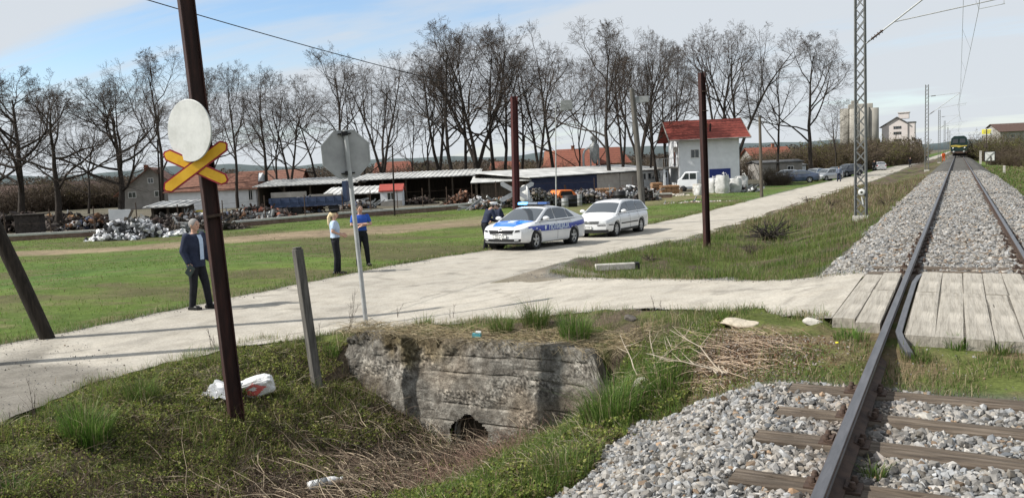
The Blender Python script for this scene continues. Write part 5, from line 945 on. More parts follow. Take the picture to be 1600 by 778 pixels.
# ---------------------------------------------------------------- scrap, each heap one mass
def heap(label, px, d, w, h, n, pal, rr=(.06, .28), bars=60, depth=2.0, name='scrap_heap', kind='stuff', cat=None):
    c = gnd(px, d); u = rng.normal(0, .27, n).clip(-.5, .5); v = rng.uniform(-.5, .5, n); hx = h*np.clip(1-(np.abs(u)*2)**1.8, .05, 1)*(.6+.8*fbm(u*5+px, v, 1, px)); zz = hx*rng.random(n)**.6
    loc = np.stack([c[0]+u*w*math.cos(YAW)-v*depth*math.sin(YAW), c[1]+u*w*math.sin(YAW)+v*depth*math.cos(YAW), c[2]+zz], -1); pc = np.array(pal)[rng.integers(0, len(pal), n)]*rng.uniform(.5, 1.4, (n, 1))
    o = stones(name, loc, rng.uniform(*rr, n), np.clip(pc, .005, .8), tilt=1.5); tag(o, label, cat, kind=kind)
    if bars:
        u = rng.normal(0, .3, bars).clip(-.5, .5); m = MB()
        for i in range(bars):
            p = Vector((c[0]+u[i]*w*math.cos(YAW), c[1]+u[i]*w*math.sin(YAW), c[2]+h*rng.uniform(.2, .9)*(1-abs(u[i])))); e = Vector((rng.normal(0, .6), rng.normal(0, .6), rng.normal(0, .35))); m.bar(p-e*.8, p+e*.8, rng.uniform(.02, .07), rng.uniform(.02, .2))
        b_ = m.build(name, ['rust_rail', 'steel_grey', 'deep_brown_wood'][rng.integers(0, 3)]); tag(b_, kind='stuff')
    return o
DK = [(.03, .027, .024), (.06, .05, .045), (.12, .10, .09), (.05, .035, .03)]; MX = DK+[(.30, .29, .28), (.18, .10, .06), (.45, .45, .46), (.10, .12, .18)]; WH = [(.6, .6, .62), (.45, .46, .48), (.12, .12, .12), (.05, .05, .05), (.7, .7, .7)]
for (px, d, w, h, n, pal, rr, bars, dp) in [(30, 62, 7, 1.3, 500, DK, (.08, .35), 60, 3), (95, 64, 6, 1.0, 400, DK+[(.25, .15, .08)], (.08, .3), 50, 3), (150, 60, 5, .9, 350, MX, (.06, .3), 50, 3), (205, 49, 4.6, 1.15, 700, WH, (.05, .25), 60, 2.4), (175, 47, 3, .35, 160, WH, (.06, .25), 8, 1.2), (250, 50, 3.2, 1.1, 350, DK, (.06, .25), 60, 2), (272, 48.5, 1.4, .35, 60, [(.65, .65, .65)], (.1, .22), 0, .8),
    (290, 60, 5, .9, 300, MX, (.05, .25), 90, 3), (365, 60, 6, .9, 350, MX, (.05, .2), 120, 2.5), (395, 66, 6, 1.0, 300, DK+[(.3, .12, .08)], (.08, .3), 60, 2.5), (470, 70.6, 3.6, 1.5, 300, WH+MX, (.05, .25), 50, 1.2), (555, 74, 3.5, .8, 200, MX, (.06, .25), 40, 2), (655, 80, 3.5, .7, 180, DK, (.06, .25), 30, 2), (722, 76, 3.0, 1.2, 240, [(.18, .09, .06), (.28, .16, .11), (.1, .08, .07)], (.06, .22), 40, 2), (745, 70, 2.4, .8, 180, WH, (.05, .2), 20, 2),
    (775, 64, 4, .8, 280, MX, (.05, .22), 50, 2), (842, 62, 3.8, 1.3, 380, [(.10, .10, .10), (.2, .2, .2), (.06, .06, .06), (.14, .12, .10)], (.05, .2), 70, 2), (912, 66, 3.8, 1.2, 360, [(.3, .3, .32), (.12, .12, .13), (.2, .18, .16), (.05, .05, .05)], (.05, .22), 60, 2), (950, 68, 3.2, .8, 240, MX, (.05, .2), 50, 2), (985, 69, 3.6, 1.3, 420, WH, (.05, .22), 60, 2), (1005, 68, 2.2, 1.0, 200, DK, (.05, .2), 40, 1.5), (1020, 72, 2.0, .6, 140, DK+WH, (.05, .2), 20, 1.5),
    (1150, 78, 2.8, .7, 240, DK, (.06, .25), 40, 1.5), (1175, 76, 1.6, .4, 80, WH, (.06, .2), 6, 1), (1055, 73.5, 2.4, .18, 80, [(.5, .46, .4)], (.06, .2), 0, .8), (1090, 62, 5.0, .10, 90, [(.5, .48, .44), (.3, .22, .17)], (.04, .12), 6, 1.0), (335, 52, 4, .5, 120, DK, (.05, .2), 60, 1.5)]:
    heap('heap of mixed scrap in the yard', px, d, w, h, n, pal, rr, bars, dp)
# blue trailer loaded with scrap
t = thing('trailer', 'long blue trailer with tall blue tailboard, loaded with scrap, parked behind the fence', 'trailer', gnd(424, 70), YAW)
m = MB(); m.box((3.1, .6, .95), (6.2, 2.3, .16)); m.box((3.1, -.55, .95), (6.2, .05, .5)); m.build('chassis', 'blue_paint', t); m = MB(); m.box((3.0, -.58, 1.28), (6.2, .06, .42)); 
for x_ in np.linspace(.1, 6.1, 9): m.box((x_, -.63, 1.2), (.07, .06, .6))
m.build('side_board', 'blue_paint', t); m = MB(); m.box((1.6, -.56, 1.75), (3.0, .06, .45)); m.box((4.4, -.56, 1.6), (1.9, .06, .18)); m.build('upper_side_board', 'plaster_grey', t)
m = MB(); m.box((6.3, .6, 1.85), (.35, 2.3, 1.7)); m.build('tailboard', 'blue_paint', t)
for x_ in (1.3, 2.2, 5.3): m = MB(); m.lathe([(0, -.12), (.42, -.12), (.45, -.05), (.45, .12), (0, .12)], (x_, -.35, .42), 16, axis='y'); m.build('wheel', 'rubber', t)
# scrapped orange car shell
t = thing('car_shell', 'bright orange scrapped car shell lying among the scrap', 'car shell', gnd(862, 63.5), YAW+.5)
m = MB(); m.prism([(0, .25), (2.3, .2), (2.35, .7), (1.9, .78), (1.45, 1.2), (.35, 1.22), (.05, .75)], -.7, .7, lambda a, b, h: (a, h, b)); o = m.build('shell', 'orange_paint', t, bevel=.08)
m = MB(); m.prism([(.35, .8), (1.5, .78), (1.35, 1.1), (.45, 1.12)], -.73, .73, lambda a, b, h: (a, h, b)); m.build('window_opening', 'black', t); m = MB(); m.lathe([(0, -.76), (.27, -.76), (.27, -.6), (0, -.6)], (.5, 0, .28), 14, axis='y'); m.lathe([(0, -.76), (.27, -.76), (.27, -.6), (0, -.6)], (1.8, 0, .28), 14, axis='y'); m.build('wheel_arch', 'black', t)
def barrel(px, d, r, h, mt, label, lying=False):
    m = MB(); pr = [(0, 0), (r*.95, 0), (r, .03*h), (r, .32*h), (r*1.04, .34*h), (r, .36*h), (r, .64*h), (r*1.04, .66*h), (r, .68*h), (r, .97*h), (r*.95, h), (0, h)]; m.lathe(pr, (0, 0, 0), 16); o = m.build('barrel', mt, loc=gnd(px, d)); 
    if lying: o.rotation_euler = (rad(90), 0, YAW+.4); o.location.z += r
    tag(o, label, 'barrel')
barrel(890, 61.5, .55, .9, 'black', 'fat black tank standing right of the orange car shell'); barrel(882, 61, .27, .7, 'steel_grey', 'pale metal barrel between orange shell and black tank'); barrel(905, 63, .2, .9, 'steel_grey', 'grey metal gas bottle right of the black tank'); barrel(968, 66, .5, 1.0, 'black', 'large dark drum right of the brown pallet stack'); barrel(1090, 76, .45, .95, 'conc_plain', 'pale round container left of the big bags')
def woodstack(px, d, w, h, dp, label, rot=0):
    t = MB(); n = int(h/.14)
    for i in range(n):
        for k in range(int(w/.24)):
            L_ = dp*rng.uniform(.85, 1.05); t.box((k*.24+.12+rng.uniform(-.02, .02), L_/2, i*.14+.07), (.19, L_, .085), (0, 0, rng.uniform(-.05, .05)))
        t.box((w/2, -.02+rng.uniform(-.05, .03), i*.14+.01), (w*rng.uniform(.9, 1.05), .12, .045))
    o = t.build('wood_stack', 'brown_wood', loc=gnd(px, d), rot=(0, 0, YAW+rot)); tag(o, label, 'wood stack')
woodstack(932, 70, 1.75, 1.15, 1.2, 'stack of orange brown planks left of the large dark drum'); woodstack(1019, 76, 1.0, 1.3, 1.2, 'orange brown pallet stack with a pale upright, left of two stacks before the white house'); woodstack(1033, 75, 1.9, 1.05, 1.6, 'wide brown plank stack between the orange pallets and the white van')
# white pick-up van cab
t = thing('small_truck', 'small white flatbed truck parked before the white house, left of the big bags', 'truck', gnd(1059, 82), YAW-.35)
m = MB(); m.prism([(0, .45), (1.95, .45), (1.95, 1.95), (.75, 1.98), (.25, 1.35), (0, 1.2)], 0, 1.7, lambda a, b, h: (a, h, b)); m.build('cab', 'plaster_white', t, bevel=.06)
m = MB(); m.prism([(.42, 1.25), (1.1, 1.25), (1.1, 1.82), (.8, 1.82)], -.02, 1.72, lambda a, b, h: (a, h, b)); m.prism([(1.2, 1.25), (1.8, 1.25), (1.8, 1.82), (1.2, 1.82)], -.02, 1.72, lambda a, b, h: (a, h, b)); m.build('side_window', 'pane', t)
m = MB(); m.add([(.20, .12, 1.36), (.20, 1.58, 1.36), (.70, 1.5, 1.94), (.70, .2, 1.94)], [(0, 1, 2, 3)]); m.build('windscreen', 'pane', t); m = MB(); m.box((3.0, .85, .8), (2.0, 1.75, .12)); m.box((3.0, 0, 1.0), (2.0, .05, .35)); m.build('flatbed', 'steel_grey', t)
for x_ in (.55, 3.2): m = MB(); m.lathe([(0, -.1), (.30, -.1), (.33, -.05), (.33, .12), (0, .12)], (x_, .1, .33), 16, axis='y'); m.build('wheel', 'rubber', t)
def bigbag(px, d, w, h, label, seed, mt='bag_white'):
    m = MB(); vs = []; fs = []; n, k = 20, 9; R_ = np.random.default_rng(seed)
    for j in range(k):
        z_ = h*j/(k-1); s = .5*w*(.92+.13*math.sin(j/(k-1)*math.pi))
        for i in range(n):
            a = 2*math.pi*i/n; c_, s_ = math.cos(a), math.sin(a); q = s/max(abs(c_), abs(s_))**.75; q *= 1+.22*(mnoise(Vector((c_*2+seed, s_*2, z_*3)))); vs.append((c_*q, s_*q, z_+.18*mnoise(Vector((c_*3, s_*3+seed, z_))) if j else 0))
    for j in range(k-1):
        for i in range(n): fs.append((j*n+i, j*n+(i+1) % n, (j+1)*n+(i+1) % n, (j+1)*n+i))
    m.add(vs, fs, 0, True); m.add(vs[-n:], [tuple(range(n))]); m.tube([(-.3*w, -.3*w, h), (-.2*w, -.2*w, h*1.18), (.0, 0, h*1.1)], .03, 5); m.tube([(.3*w, -.3*w, h), (.25*w, -.2*w, h*1.14), (.05, 0, h*1.1)], .03, 5)
    o = m.build('bulk_bag', mt, loc=gnd(px, d), rot=(0, 0, YAW+.3*seed)); tag(o, label, 'bulk bag', 'big white bulk bags')
bigbag(1094, 73, .85, .85, 'low sagging white bulk bag right of the small white truck', 1); bigbag(1114, 77, .95, 1.35, 'white bulk bag right behind the tall rusty post', 2); bigbag(1129, 75.5, 1.1, 1.65, 'largest and tallest white bulk bag before the blue garage door', 3); bigbag(1149, 76.5, 1.1, 1.3, 'grey white bulk bag leaning at the right end of the row', 4); bigbag(1160, 78, .9, 1.5, 'rearmost white bulk bag at the right end of the row', 5)
t = house('yellow_box', 'yellow plastic container left of the rusty sign pole, behind the grey haired man', 'container', 303, 62, .75, .6, .85, 1.0, 'yellow_plastic', 'yellow_plastic', 0, 'x', .03)
shed('small lean-to with white ribbed roof left of the yellow container', 236, 60, 284, 60, 2.0, 1.45, 1.75, posts=3, name='lean_to')
m = MB(); m.box((0, 0, .75), (1.5, .05, 1.3), (.1, .05, .1)); o = m.build('metal_sheet', 'plaster_white', loc=gnd(184, 58), rot=(0, 0, YAW)); tag(o, 'white metal sheet leaning upright behind the scrap heap at the left', 'metal sheet')
m = MB(); m.box((0, 0, .7), (1.6, 1.2, 1.3)); m.box((.1, 0, 1.4), (1.9, 1.4, .08)); m.box((-.1, -.62, .8), (.7, .04, .5)); o = m.build('machine_box', 'rubble_dark', loc=gnd(42, 58), rot=(0, 0, YAW+.2), bevel=.03); tag(o, 'dark machine cabinet with pale flat top at the far left behind the fence', 'cabinet')
# ---------------------------------------------------------------- poles, signs, masts
def hbeam(m, a, b, w=.2, d=.2, t=.02, ang=0.0, mt=0):
    a, b = Vector(a), Vector(b); z = (b-a).normalized(); x = Vector((math.cos(ang), math.sin(ang), 0)); x = (x-z*x.dot(z)).normalized(); y = z.cross(x)
    for off, sx, sy in ((x*(w/2-t/2), t, d), (-x*(w/2-t/2), t, d), (Vector((0, 0, 0)), w-2*t, t)):
        c = (a+b)/2+off; R3 = Matrix((x, y, z)).transposed(); m.box(c, (sx, sy, (b-a).length), R3, mt)
def frame_at(c, n, up=(0, 0, 1)):
    """matrix with local z = n (facing), y = up"""
    n = Vector(n).normalized(); u = Vector(up); u = (u-n*u.dot(n)).normalized(); x = u.cross(n); R3 = Matrix((x, u, n)).transposed().to_4x4(); R3.translation = Vector(c); return R3
def plate(poly, th, M4, mb, m=0, z=0.0):
    n = len(poly); vs = [M4 @ Vector((a, b, z)) for a, b in poly]+[M4 @ Vector((a, b, z+th)) for a, b in poly]; mb.add(vs, [tuple(range(n))[::-1], tuple(range(n, 2*n))]+[(i, (i+1) % n, n+(i+1) % n, n+i) for i in range(n)], m)
def cross_arm(L_, w, ins=0.0):
    L_ -= ins*1.0; w -= ins*2; k = w*.38; return [(-L_/2+k, -w/2), (L_/2-k, -w/2), (L_/2, -w/2+k), (L_/2, w/2-k), (L_/2-k, w/2), (-L_/2+k, w/2), (-L_/2, w/2-k), (-L_/2, -w/2+k)]
# first crossing sign on its rusty steel pole
b0 = Vector(gp(*onbank(373, 664, -1.2))); tp = col(288, -22, (b0.x-.12, b0.y-.04)); DP = (b0+(tp-b0)*((2.2-b0.z)/(tp.z-b0.z))-CC).dot(CF); KS = DP/8.42; print('POLE', b0, DP)

t = thing('crossing_sign', 'leaning rusty pole with blank white disc and yellow and red diagonal cross', 'crossing sign', b0)
m = MB(); hbeam(m, (0, 0, -.4), tp-b0, .165, .155, .014, YAW+.55); m.build('pole', 'rust_pole', t)
tocam = (Vector((CC.x, CC.y, CC.z-.1))-Vector((-7.6, 6.6, 2))).normalized(); side = Vector((math.cos(YAW), math.sin(YAW), 0)); 
facing = (Vector((-math.sin(YAW), math.cos(YAW), 0))*-1+side*-.62).normalized()
dc = at(297.5, 204.5, DP-.20); ux = (tp-b0).normalized()
m = MB(); Md = frame_at(dc-b0, (Vector((.5, -.55, 0))*1.0+Vector((-.22, -.62, .0))).normalized(), ux); 
fv = (CC-dc); fv.z = 0; fv.normalize(); rotv = Matrix.Rotation(rad(-49), 3, 'Z') @ fv; Md = frame_at(dc-b0, rotv, Vector((-.09, .0, 1)))
m.lathe([(0, 0), (.305*KS, 0), (.31*KS, .006), (.31*KS, .018), (.305*KS, .022), (0, .022)], (0, 0, 0), 48, sm=False); m.v = [tuple(Md @ Vector(p)) for p in m.v]; m.build('disc', 'sign_white', t)
m = MB(); m.box((0, .2, -.03), (.05, .03, .06)); m.box((0, -.2, -.03), (.05, .03, .06)); m.bar((-.12, .2, -.05), (.16, .2, -.05), .04, .02); m.bar((-.12, -.2, -.05), (.16, -.2, -.05), .04, .02); m.v = [tuple(Md @ Vector(p)) for p in m.v]; m.build('disc_bracket', 'steel_grey', t)
xc = at(306, 262, DP-.1); rotv = Matrix.Rotation(rad(-20), 3, 'Z') @ fv
for k, (p0, p1) in enumerate([((258, 240), (356, 283)), ((260, 297), (355, 225))]):
    a, b_ = at(*p0, DP-.1), at(*p1, DP-.1); ax = (b_-a).normalized(); L_ = (b_-a).length; n = (rotv-ax*rotv.dot(ax)).normalized(); M4 = frame_at((a+b_)/2-b0+n*(.012+.02*k), n, n.cross(ax)*-1 if False else ax.cross(n)*-1)
    arm = thing('x', '', '') if False else None
    m = MB(); plate(cross_arm(L_+.02, .125*KS), .012, M4, m); c_ = m.build('cross_arm', 'sign_red', t); m = MB(); plate(cross_arm(L_-.0, .125*KS, .018), .003, M4, m, z=.012); m.build('yellow_face', 'sign_yellow', c_)
m = MB(); q0 = at(318, 276, DP+.12)-b0; q1 = at(330, 330, DP+.12)-b0; m.bar(q0, q1, .085, .05); m.build('grey_back_plate', 'steel_grey', t)
for fr in (.49,): m = MB(); c_ = Vector(tp-b0)*fr; m.box(c_, (.175, .165, .03), (0, -.1, YAW+.55)); m.build('clamp', 'rust_rail', t)
# octagonal sign seen from behind
b1 = Vector((-8.30, 10.1, 0)); pb = onbank(574, 512, -.7); b1 = Vector((pb[0], pb[1], H1(*pb))); tp1 = col(539, 203, (b1.x-.25, b1.y-.02))
t = thing('octagonal_sign', 'back of an octagonal traffic sign on a slim leaning pole above the culvert wall', 'traffic sign', b1)
m = MB(); m.tube([(0, 0, -.3), tp1-b1], .037, 14); m.build('pole', 'pole_grey' if 'pole_grey' in MAT else 'galv', t)
dd = (at(541, 241, (tp1-CC).dot(CF)+.06)); fv2 = (CC-dd); fv2.z = 0; fv2.normalize(); up1 = (tp1-b1).normalized(); M4 = frame_at(dd-b1, Matrix.Rotation(rad(14), 3, 'Z') @ fv2, up1)
R8 = .372; pol = [(R8/math.cos(math.pi/8)*math.cos(math.pi/8+i*math.pi/4)*1.03, R8/math.cos(math.pi/8)*math.sin(math.pi/8+i*math.pi/4)) for i in range(8)]
m = MB(); plate(pol, .003, M4, m, z=-.012); o = m.build('sign_plate', 'sign_back', t)
m = MB(); pol2 = [(a*1.012, b_*1.012) for a, b_ in pol]
for i in range(8):
    a, b_ = pol2[i], pol2[(i+1) % 8]; m.bar(M4 @ Vector((*a, -.01)), M4 @ Vector((*b_, -.01)), .012, .022)
m.build('rim', 'galv', o)
for yv in (.33, -.31):
    m = MB(); m.bar(M4 @ Vector((-.11, yv, .008)), M4 @ Vector((.11, yv, .008)), .045, .02); m.bar(M4 @ Vector((-.06, yv, .055)), M4 @ Vector((.04, yv, .055)), .04, .07); m.build('clamp', 'black', t)
# short grey post, leaning dark post, far left pole
def simple_pole(name, base, top, r0, r1, mt, label, cat, n=12, group=None, wob=.01, cap=True):
    base = Vector(base); v = Vector(top)-base; m = MB(); K = 8; pts_ = []; rs = []
    for i in range(K+1): t_ = i/K; pts_.append(v*t_+Vector((rng.normal(0, wob), rng.normal(0, wob), 0))*(0 if i in (0, K) else 1)); rs.append(r0*(1-t_)+r1*t_)
    pts_[0] = -v.normalized()*.3; m.tube(pts_, rs, n); o = m.build(name, mt, loc=base); tag(o, label, cat, group); return o
pb = onbank(497, 612, -.9); bb = Vector(gp(*pb)); tt = col(464, 386, (pb[0]-.16, pb[1])); 
m = MB(); v = tt-bb; z = v.normalized(); m.bar(-z*.3, v-z*.03, .125, .115, up=(.4, 1, 0)); m.bar(v-z*.03, v, .105, .095, up=(.4, 1, 0)); o = m.build('short_post', 'grey_wood', loc=bb, bevel=.012); tag(o, 'short square grey weathered post leaning beside the culvert wall', 'post')
LEAN = .32; pb = Vector((-13.85, 8.25, 0)); pb.z = H1(pb.x, pb.y); p0 = un(74, 528, pb.z+.02); dirv = Vector((-.8*LEAN, -.6*LEAN, 1)); simple_pole('leaning_post', p0, p0+dirv*8.8, .12, .11, 'dark_wood', 'thick dark wooden post leaning out of the left picture edge', 'post', wob=.015)
Q = Vector((-14.9, 4.85, -.9)); topL = col(-170, -140, Q); simple_pole('utility_pole', Q, (Q.x, Q.y, max(6.5, topL.z)), .14, .11, 'dark_wood', 'wooden pole just outside the left edge whose thin shadow crosses the road', 'pole')
P8 = Vector((*gp(*(lambda p: (p.x, p.y))(at(808, 386, 31.0))), )); t8 = col(803, 151, P8+Vector((-.15, 0, 0)))
t = thing('crossing_sign', 'rust red pole with grey back of a cross sign, behind the police car', 'crossing sign', P8)
m = MB(); hbeam(m, (0, 0, -.3), t8-P8, .22, .2, .02, YAW+.4); m.build('pole', 'rust_red', t); xx = at(808, 300, 30.9)
for p0, p1 in [((782, 286), (832, 314)), ((782, 314), (834, 286))]:
    a, b_ = at(*p0, 31.1), at(*p1, 31.1); ax = (b_-a).normalized(); n = (CC-a); n.z = 0; n.normalize(); n = (n-ax*n.dot(ax)).normalized(); m = MB(); plate(cross_arm((b_-a).length, .17), .015, frame_at((a+b_)/2-P8, n, ax.cross(n)*-1), m); m.build('cross_arm', 'galv', t)
dcc = at(820, 304, 31.25); fv3 = (CC-dcc); fv3.z = 0; fv3.normalize(); M4 = frame_at(dcc-P8, Matrix.Rotation(rad(-58), 3, 'Z') @ fv3, (0, 0, 1)); m = MB(); m.lathe([(0, 0), (.36, 0), (.36, .02), (0, .02)], (0, 0, 0), 32); m.v = [tuple(M4 @ Vector(p)) for p in m.v]; m.build('disc', 'sign_white', t)
# overhead wire from the left pole to the red pole, with sag
A_ = Vector((Q.x, Q.y, max(6.3, topL.z-.2))); B_ = t8-Vector((0, 0, .05)); m = MB(); pp = []
for i in range(40): t_ = i/39; p = A_.lerp(B_, t_); p.z -= .55*4*t_*(1-t_)*.4; pp.append(p)
m.tube(pp, .012, 5); o = m.build('overhead_wire', 'black'); tag(o, 'single black overhead wire sloping across the sky to the rust red pole', 'wire')
# tall rusty post by the verge
pb = onbank(1105, 386, -1.1); bb = Vector(gp(*pb)); tt = col(1096, 114, pb); t = thing('steel_post', 'tall bare rusty steel post standing on the grass verge near the junction', 'post', bb); m = MB(); hbeam(m, (0, 0, -.3), tt-bb, .17, .17, .016, YAW+.35); m.build('beam', 'rust_pole', t)
m = MB(); 
for z_ in (4.3, 4.9): m.box((0, 0, z_), (.19, .19, .03), (0, 0, YAW+.35))
m.build('bracket', 'rust_rail', t)
# wooden lamp pole with its floodlight
b9 = un(1006, 350, -1.35); b9.z = H1(b9.x, b9.y); t9 = col(987, 139, (b9.x-.35, b9.y-.1)); t = thing('lamp_pole', 'leaning grey wooden pole with a flat lamp head, behind the white estate car', 'lamp pole', b9); m = MB(); m.tube([(0, 0, -.3), (t9-b9)*.5+Vector((.04, 0, 0)), t9-b9], [.16, .14, .12], 12); m.build('pole', 'grey_wood', t)
def panel(c, t, base, w, h, name='lamp_head', mt='steel_grey', lit=False, th=.08):
    m = MB(); n = CC-c; n.z = 0; M4 = frame_at(c-base, n, (0, 0, 1)); plate([(-w/2, -h/2), (w/2, -h/2*.8), (w/2*.96, h/2), (-w/2*.9, h/2*.95)], th, M4, m, z=-th/2); return m.build(name, mt, t, bevel=.02)
c9 = at(1003, 156, (t9-CC).dot(CF)); panel(c9, t, b9, .68, .34); m = MB(); m.tube([(t9-b9)*.93, c9-b9], .03, 6); m.build('bracket', 'steel_grey', t)
b7 = at(868, 305, 56); b7.z = H1(b7.x, b7.y); c7 = at(885, 165, 56); t = thing('lamp_post', 'slim street lamp with square grey lamp head in front of the bare trees', 'lamp post', b7); tp7 = col(868, 160, b7); m = MB(); m.tube([(0, 0, 0), tp7-b7], [.05, .03], 8); m.tube([tp7-b7, c7-b7], .02, 6); m.build('pole', 'galv', t); panel(c7, t, b7, .85, .72)
def wpole(px, pb, pt, d, r, mt, label, dx=0, extra=False):
    b_ = at(px, pb, d); b_.z = H1(b_.x, b_.y); tt = col(px+dx, pt, (b_.x, b_.y)); t = thing('wooden_pole', label, 'pole', b_); m = MB(); m.tube([(0, 0, -.3), tt-b_], [r, r*.75], 10); m.build('pole', mt, t)
    if extra:
        m = MB(); z_ = (tt-b_).z; m.bar((-.35, 0, z_*.86), (.35, 0, z_*.86), .08, .08); m.lathe([(0, 0), (.05, 0), (.06, .06), (.03, .12), (0, .12)], (.28, 0, z_*.86+.04), 8); m.box((.1, -.1, z_*.62), (.28, .2, .25)); m.build('crossarm', 'rust_rail', t)
    return t
wpole(1190, 305, 183, 66, .14, 'pole_wood', 'wooden pole at the roadside between white house and parked cars', -3); wpole(250, 325, 218, 64, .08, 'dark_wood', 'thin dark pole with small crossarm in front of the gabled house', -4, True); wpole(616, 330, 228, 60, .07, 'dark_wood', 'thin dark pole in front of the white kiosk', -3); wpole(1265, 283, 208, 112, .11, 'pole_wood', 'thin pale street pole at the parked cars left of the tall bare tree', -1)
for (px, pb, pt, d, lb) in [(1424, 252, 212, 205, 'nearest thin white roadside pole in front of the far fields'), (1438, 248, 222, 260, 'second thin white roadside pole in front of the far fields'), (1450, 244, 224, 330, 'farthest thin white roadside pole beside the lattice mast')]:
    wpole(px, pb, pt, d, .16, 'conc_plain', lb)
# catenary masts
MASTY = [33.5, 108, 180, 252, 330, 410]; MW = [7.9]
def mast_mesh(Hm):
    m = MB(); n = int(Hm/.42)
    for (sx, sy) in ((-1, -1), (1, -1), (1, 1), (-1, 1)): m.bar((sx*.19, sy*.15, -.1), (sx*.15, sy*.11, Hm), .055, .055)
    for i in range(n):
        z0, z1 = i*Hm/n, (i+1)*Hm/n; f0, f1 = .19-.04*z0/Hm, .19-.04*z1/Hm; g0, g1 = .15-.04*z0/Hm, .15-.04*z1/Hm
        for s in (-1, 1):
            m.bar((-f0, s*g0, z0), (f1, s*g1, z1), .016, .03); m.bar((f0, s*g0, z0), (-f1, s*g1, z1), .016, .03)
            if i % 2 == 0: m.bar((s*f0, -g0, z0), (s*f1, g1, z1), .016, .03)
    return m
first = True
for i, y_ in enumerate(MASTY):
    g = H1(-3.2, y_); lb = ['nearest grey lattice catenary mast, with a white ring near its foot', 'second lattice catenary mast from the viewer beside the far road', 'third lattice catenary mast, left of the green locomotive', 'fourth distant catenary mast near the man in orange', 'fifth catenary mast, tiny in the distance', 'farthest catenary mast, hardly visible'][i]
    t = thing('catenary_mast', lb, 'catenary mast', (-3.2, y_, g), 0, 'catenary masts along the line'); Hm = 9.1-g
    m = mast_mesh(Hm); m.build('lattice', 'mast_grey', t, rot=(0, 0, YAW*.0)); m = MB(); m.box((0, 0, .02), (.55, .5, .3)); m.build('footing', 'conc_plain', t); o = -g
    sg = .45 if i % 2 == 0 else -.2; M7 = (.0+.15+3.2, 0, 7.9+o); A7 = (.16, 0, 5.62+o); m = MB(); m.tube([A7, M7], .028, 8); m.build('cantilever_tube', 'galv', t)
    m = MB(); m.tube([(.16, 0, 7.75+o), (M7[0], 0, 7.92+o)], .02, 6); m.build('stay_tube', 'galv', t)
    q = Vector(A7).lerp(Vector(M7), .30); rp = (3.35+sg+.9, 0, 6.72+o); m = MB(); m.tube([q, rp], .020, 6); m.bar((3.35+sg+.75, 0, 6.72+o), (3.35+sg+.75, 0, 6.5+o), .02, .02); m.tube([(3.35+sg+.78, 0, 6.5+o), (3.35+sg, 0, 6.42+o)], .012, 6); m.build('registration_arm', 'galv', t)
    m = MB()
    for (a, b_) in ((Vector(A7), Vector(M7)), (Vector((.16, 0, 7.75+o)), Vector(M7))):
        d = (b_-a).normalized(); a2 = a+d*.25; m.tube([a2, a2+d*.5], .035, 8)
        for k in range(4): c_ = a2+d*(.06+k*.12); m.tube([c_, c_+d*.025], .075, 10)
    m.build('insulator', 'rust_rail', t)
    if i == 0:
        m = MB(); m.lathe([(.05, -.03), (.11, -.03), (.13, 0), (.11, .03), (.05, .03)], (.05, -.2, 1.05), 20, axis='y'); m.tube([(.05, -.2, .88), (.1, -.17, .6)], .03, 6); m.build('white_disc', 'sign_white', t)
# wires between the masts
def wire(name, P, r, label):
    m = MB(); m.tube(P, r, 5); o = m.build(name, 'galv' if r > .007 else 'steel_grey'); tag(o, label, 'wire')
ysM = [-40]+MASTY; msg = []; cw = []
for i in range(len(ysM)-1):
    s0 = .6 if i % 2 == 1 else -.05; s1 = -.05 if i % 2 == 1 else .6
    for k in range(12):
        t_ = k/12; y_ = ysM[i]*(1-t_)+ysM[i+1]*t_; msg.append((.15, y_, 7.9-1.05*4*t_*(1-t_))); cw.append((s0*(1-t_)+s1*t_, y_, 6.42-.12*4*t_*(1-t_)))
wire('messenger_wire', msg, .009, 'upper sagging catenary wire above the track'); wire('contact_wire', cw, .009, 'lower contact wire above the track')
dm = MB()
for i in range(0, len(msg), 2):
    if msg[i][1] > 3: dm.tube([msg[i], cw[i]], .005, 4)
o = dm.build('dropper_wires', 'steel_grey'); tag(o, 'thin vertical dropper wires joining the two wires above the track', 'wire')
# ---------------------------------------------------------------- locomotive
t = thing('locomotive', 'dark green locomotive with a yellow band standing on the track in the distance', 'locomotive', (.15, 186, 0))
pmat('loco_green', (.008, .020, .020), (.012, .03, .028), 2, .45); pmat('loco_yellow', (.34, .27, .05), (.42, .33, .07), 2, .5)
m = MB(); m.prism([(-1.45, 1.05), (1.45, 1.05), (1.48, 2.4), (1.35, 3.6), (.9, 4.05), (-.9, 4.05), (-1.35, 3.6), (-1.48, 2.4)], 0, 16, lambda a, b, h: (a, h, b)); m.build('body', 'loco_green', t, bevel=.08)
m = MB(); m.prism([(-1.4, 2.0), (-.4, 1.95), (0, 1.75), (.4, 1.9), (1.4, 2.0), (1.4, 2.15), (.5, 2.15), (-.5, 2.3), (-1.4, 2.25)], -.05, -.0, lambda a, b, h: (a, h, b)); m.build('yellow_band', 'loco_yellow', t)
for s in (-1, 1):
    m = MB(); m.prism([(s*.15, 2.65), (s*1.15, 2.65), (s*1.05, 3.45), (s*.15, 3.5)][::s], -.06, .02, lambda a, b, h: (a, h, b)); m.build('cab_window', 'pane', t); m = MB(); m.lathe([(0, -.12), (.14, -.12), (.16, -.02), (0, -.02)], (s*1.0, 0, 1.7), 12, axis='y'); m.build('headlight', 'sign_white', t); m = MB(); m.lathe([(0, -.55), (.22, -.55), (.22, -.48), (.09, -.45), (.09, 0), (0, 0)], (s*.88, 0, .95), 12, axis='y'); m.build('buffer', 'steel_grey', t)
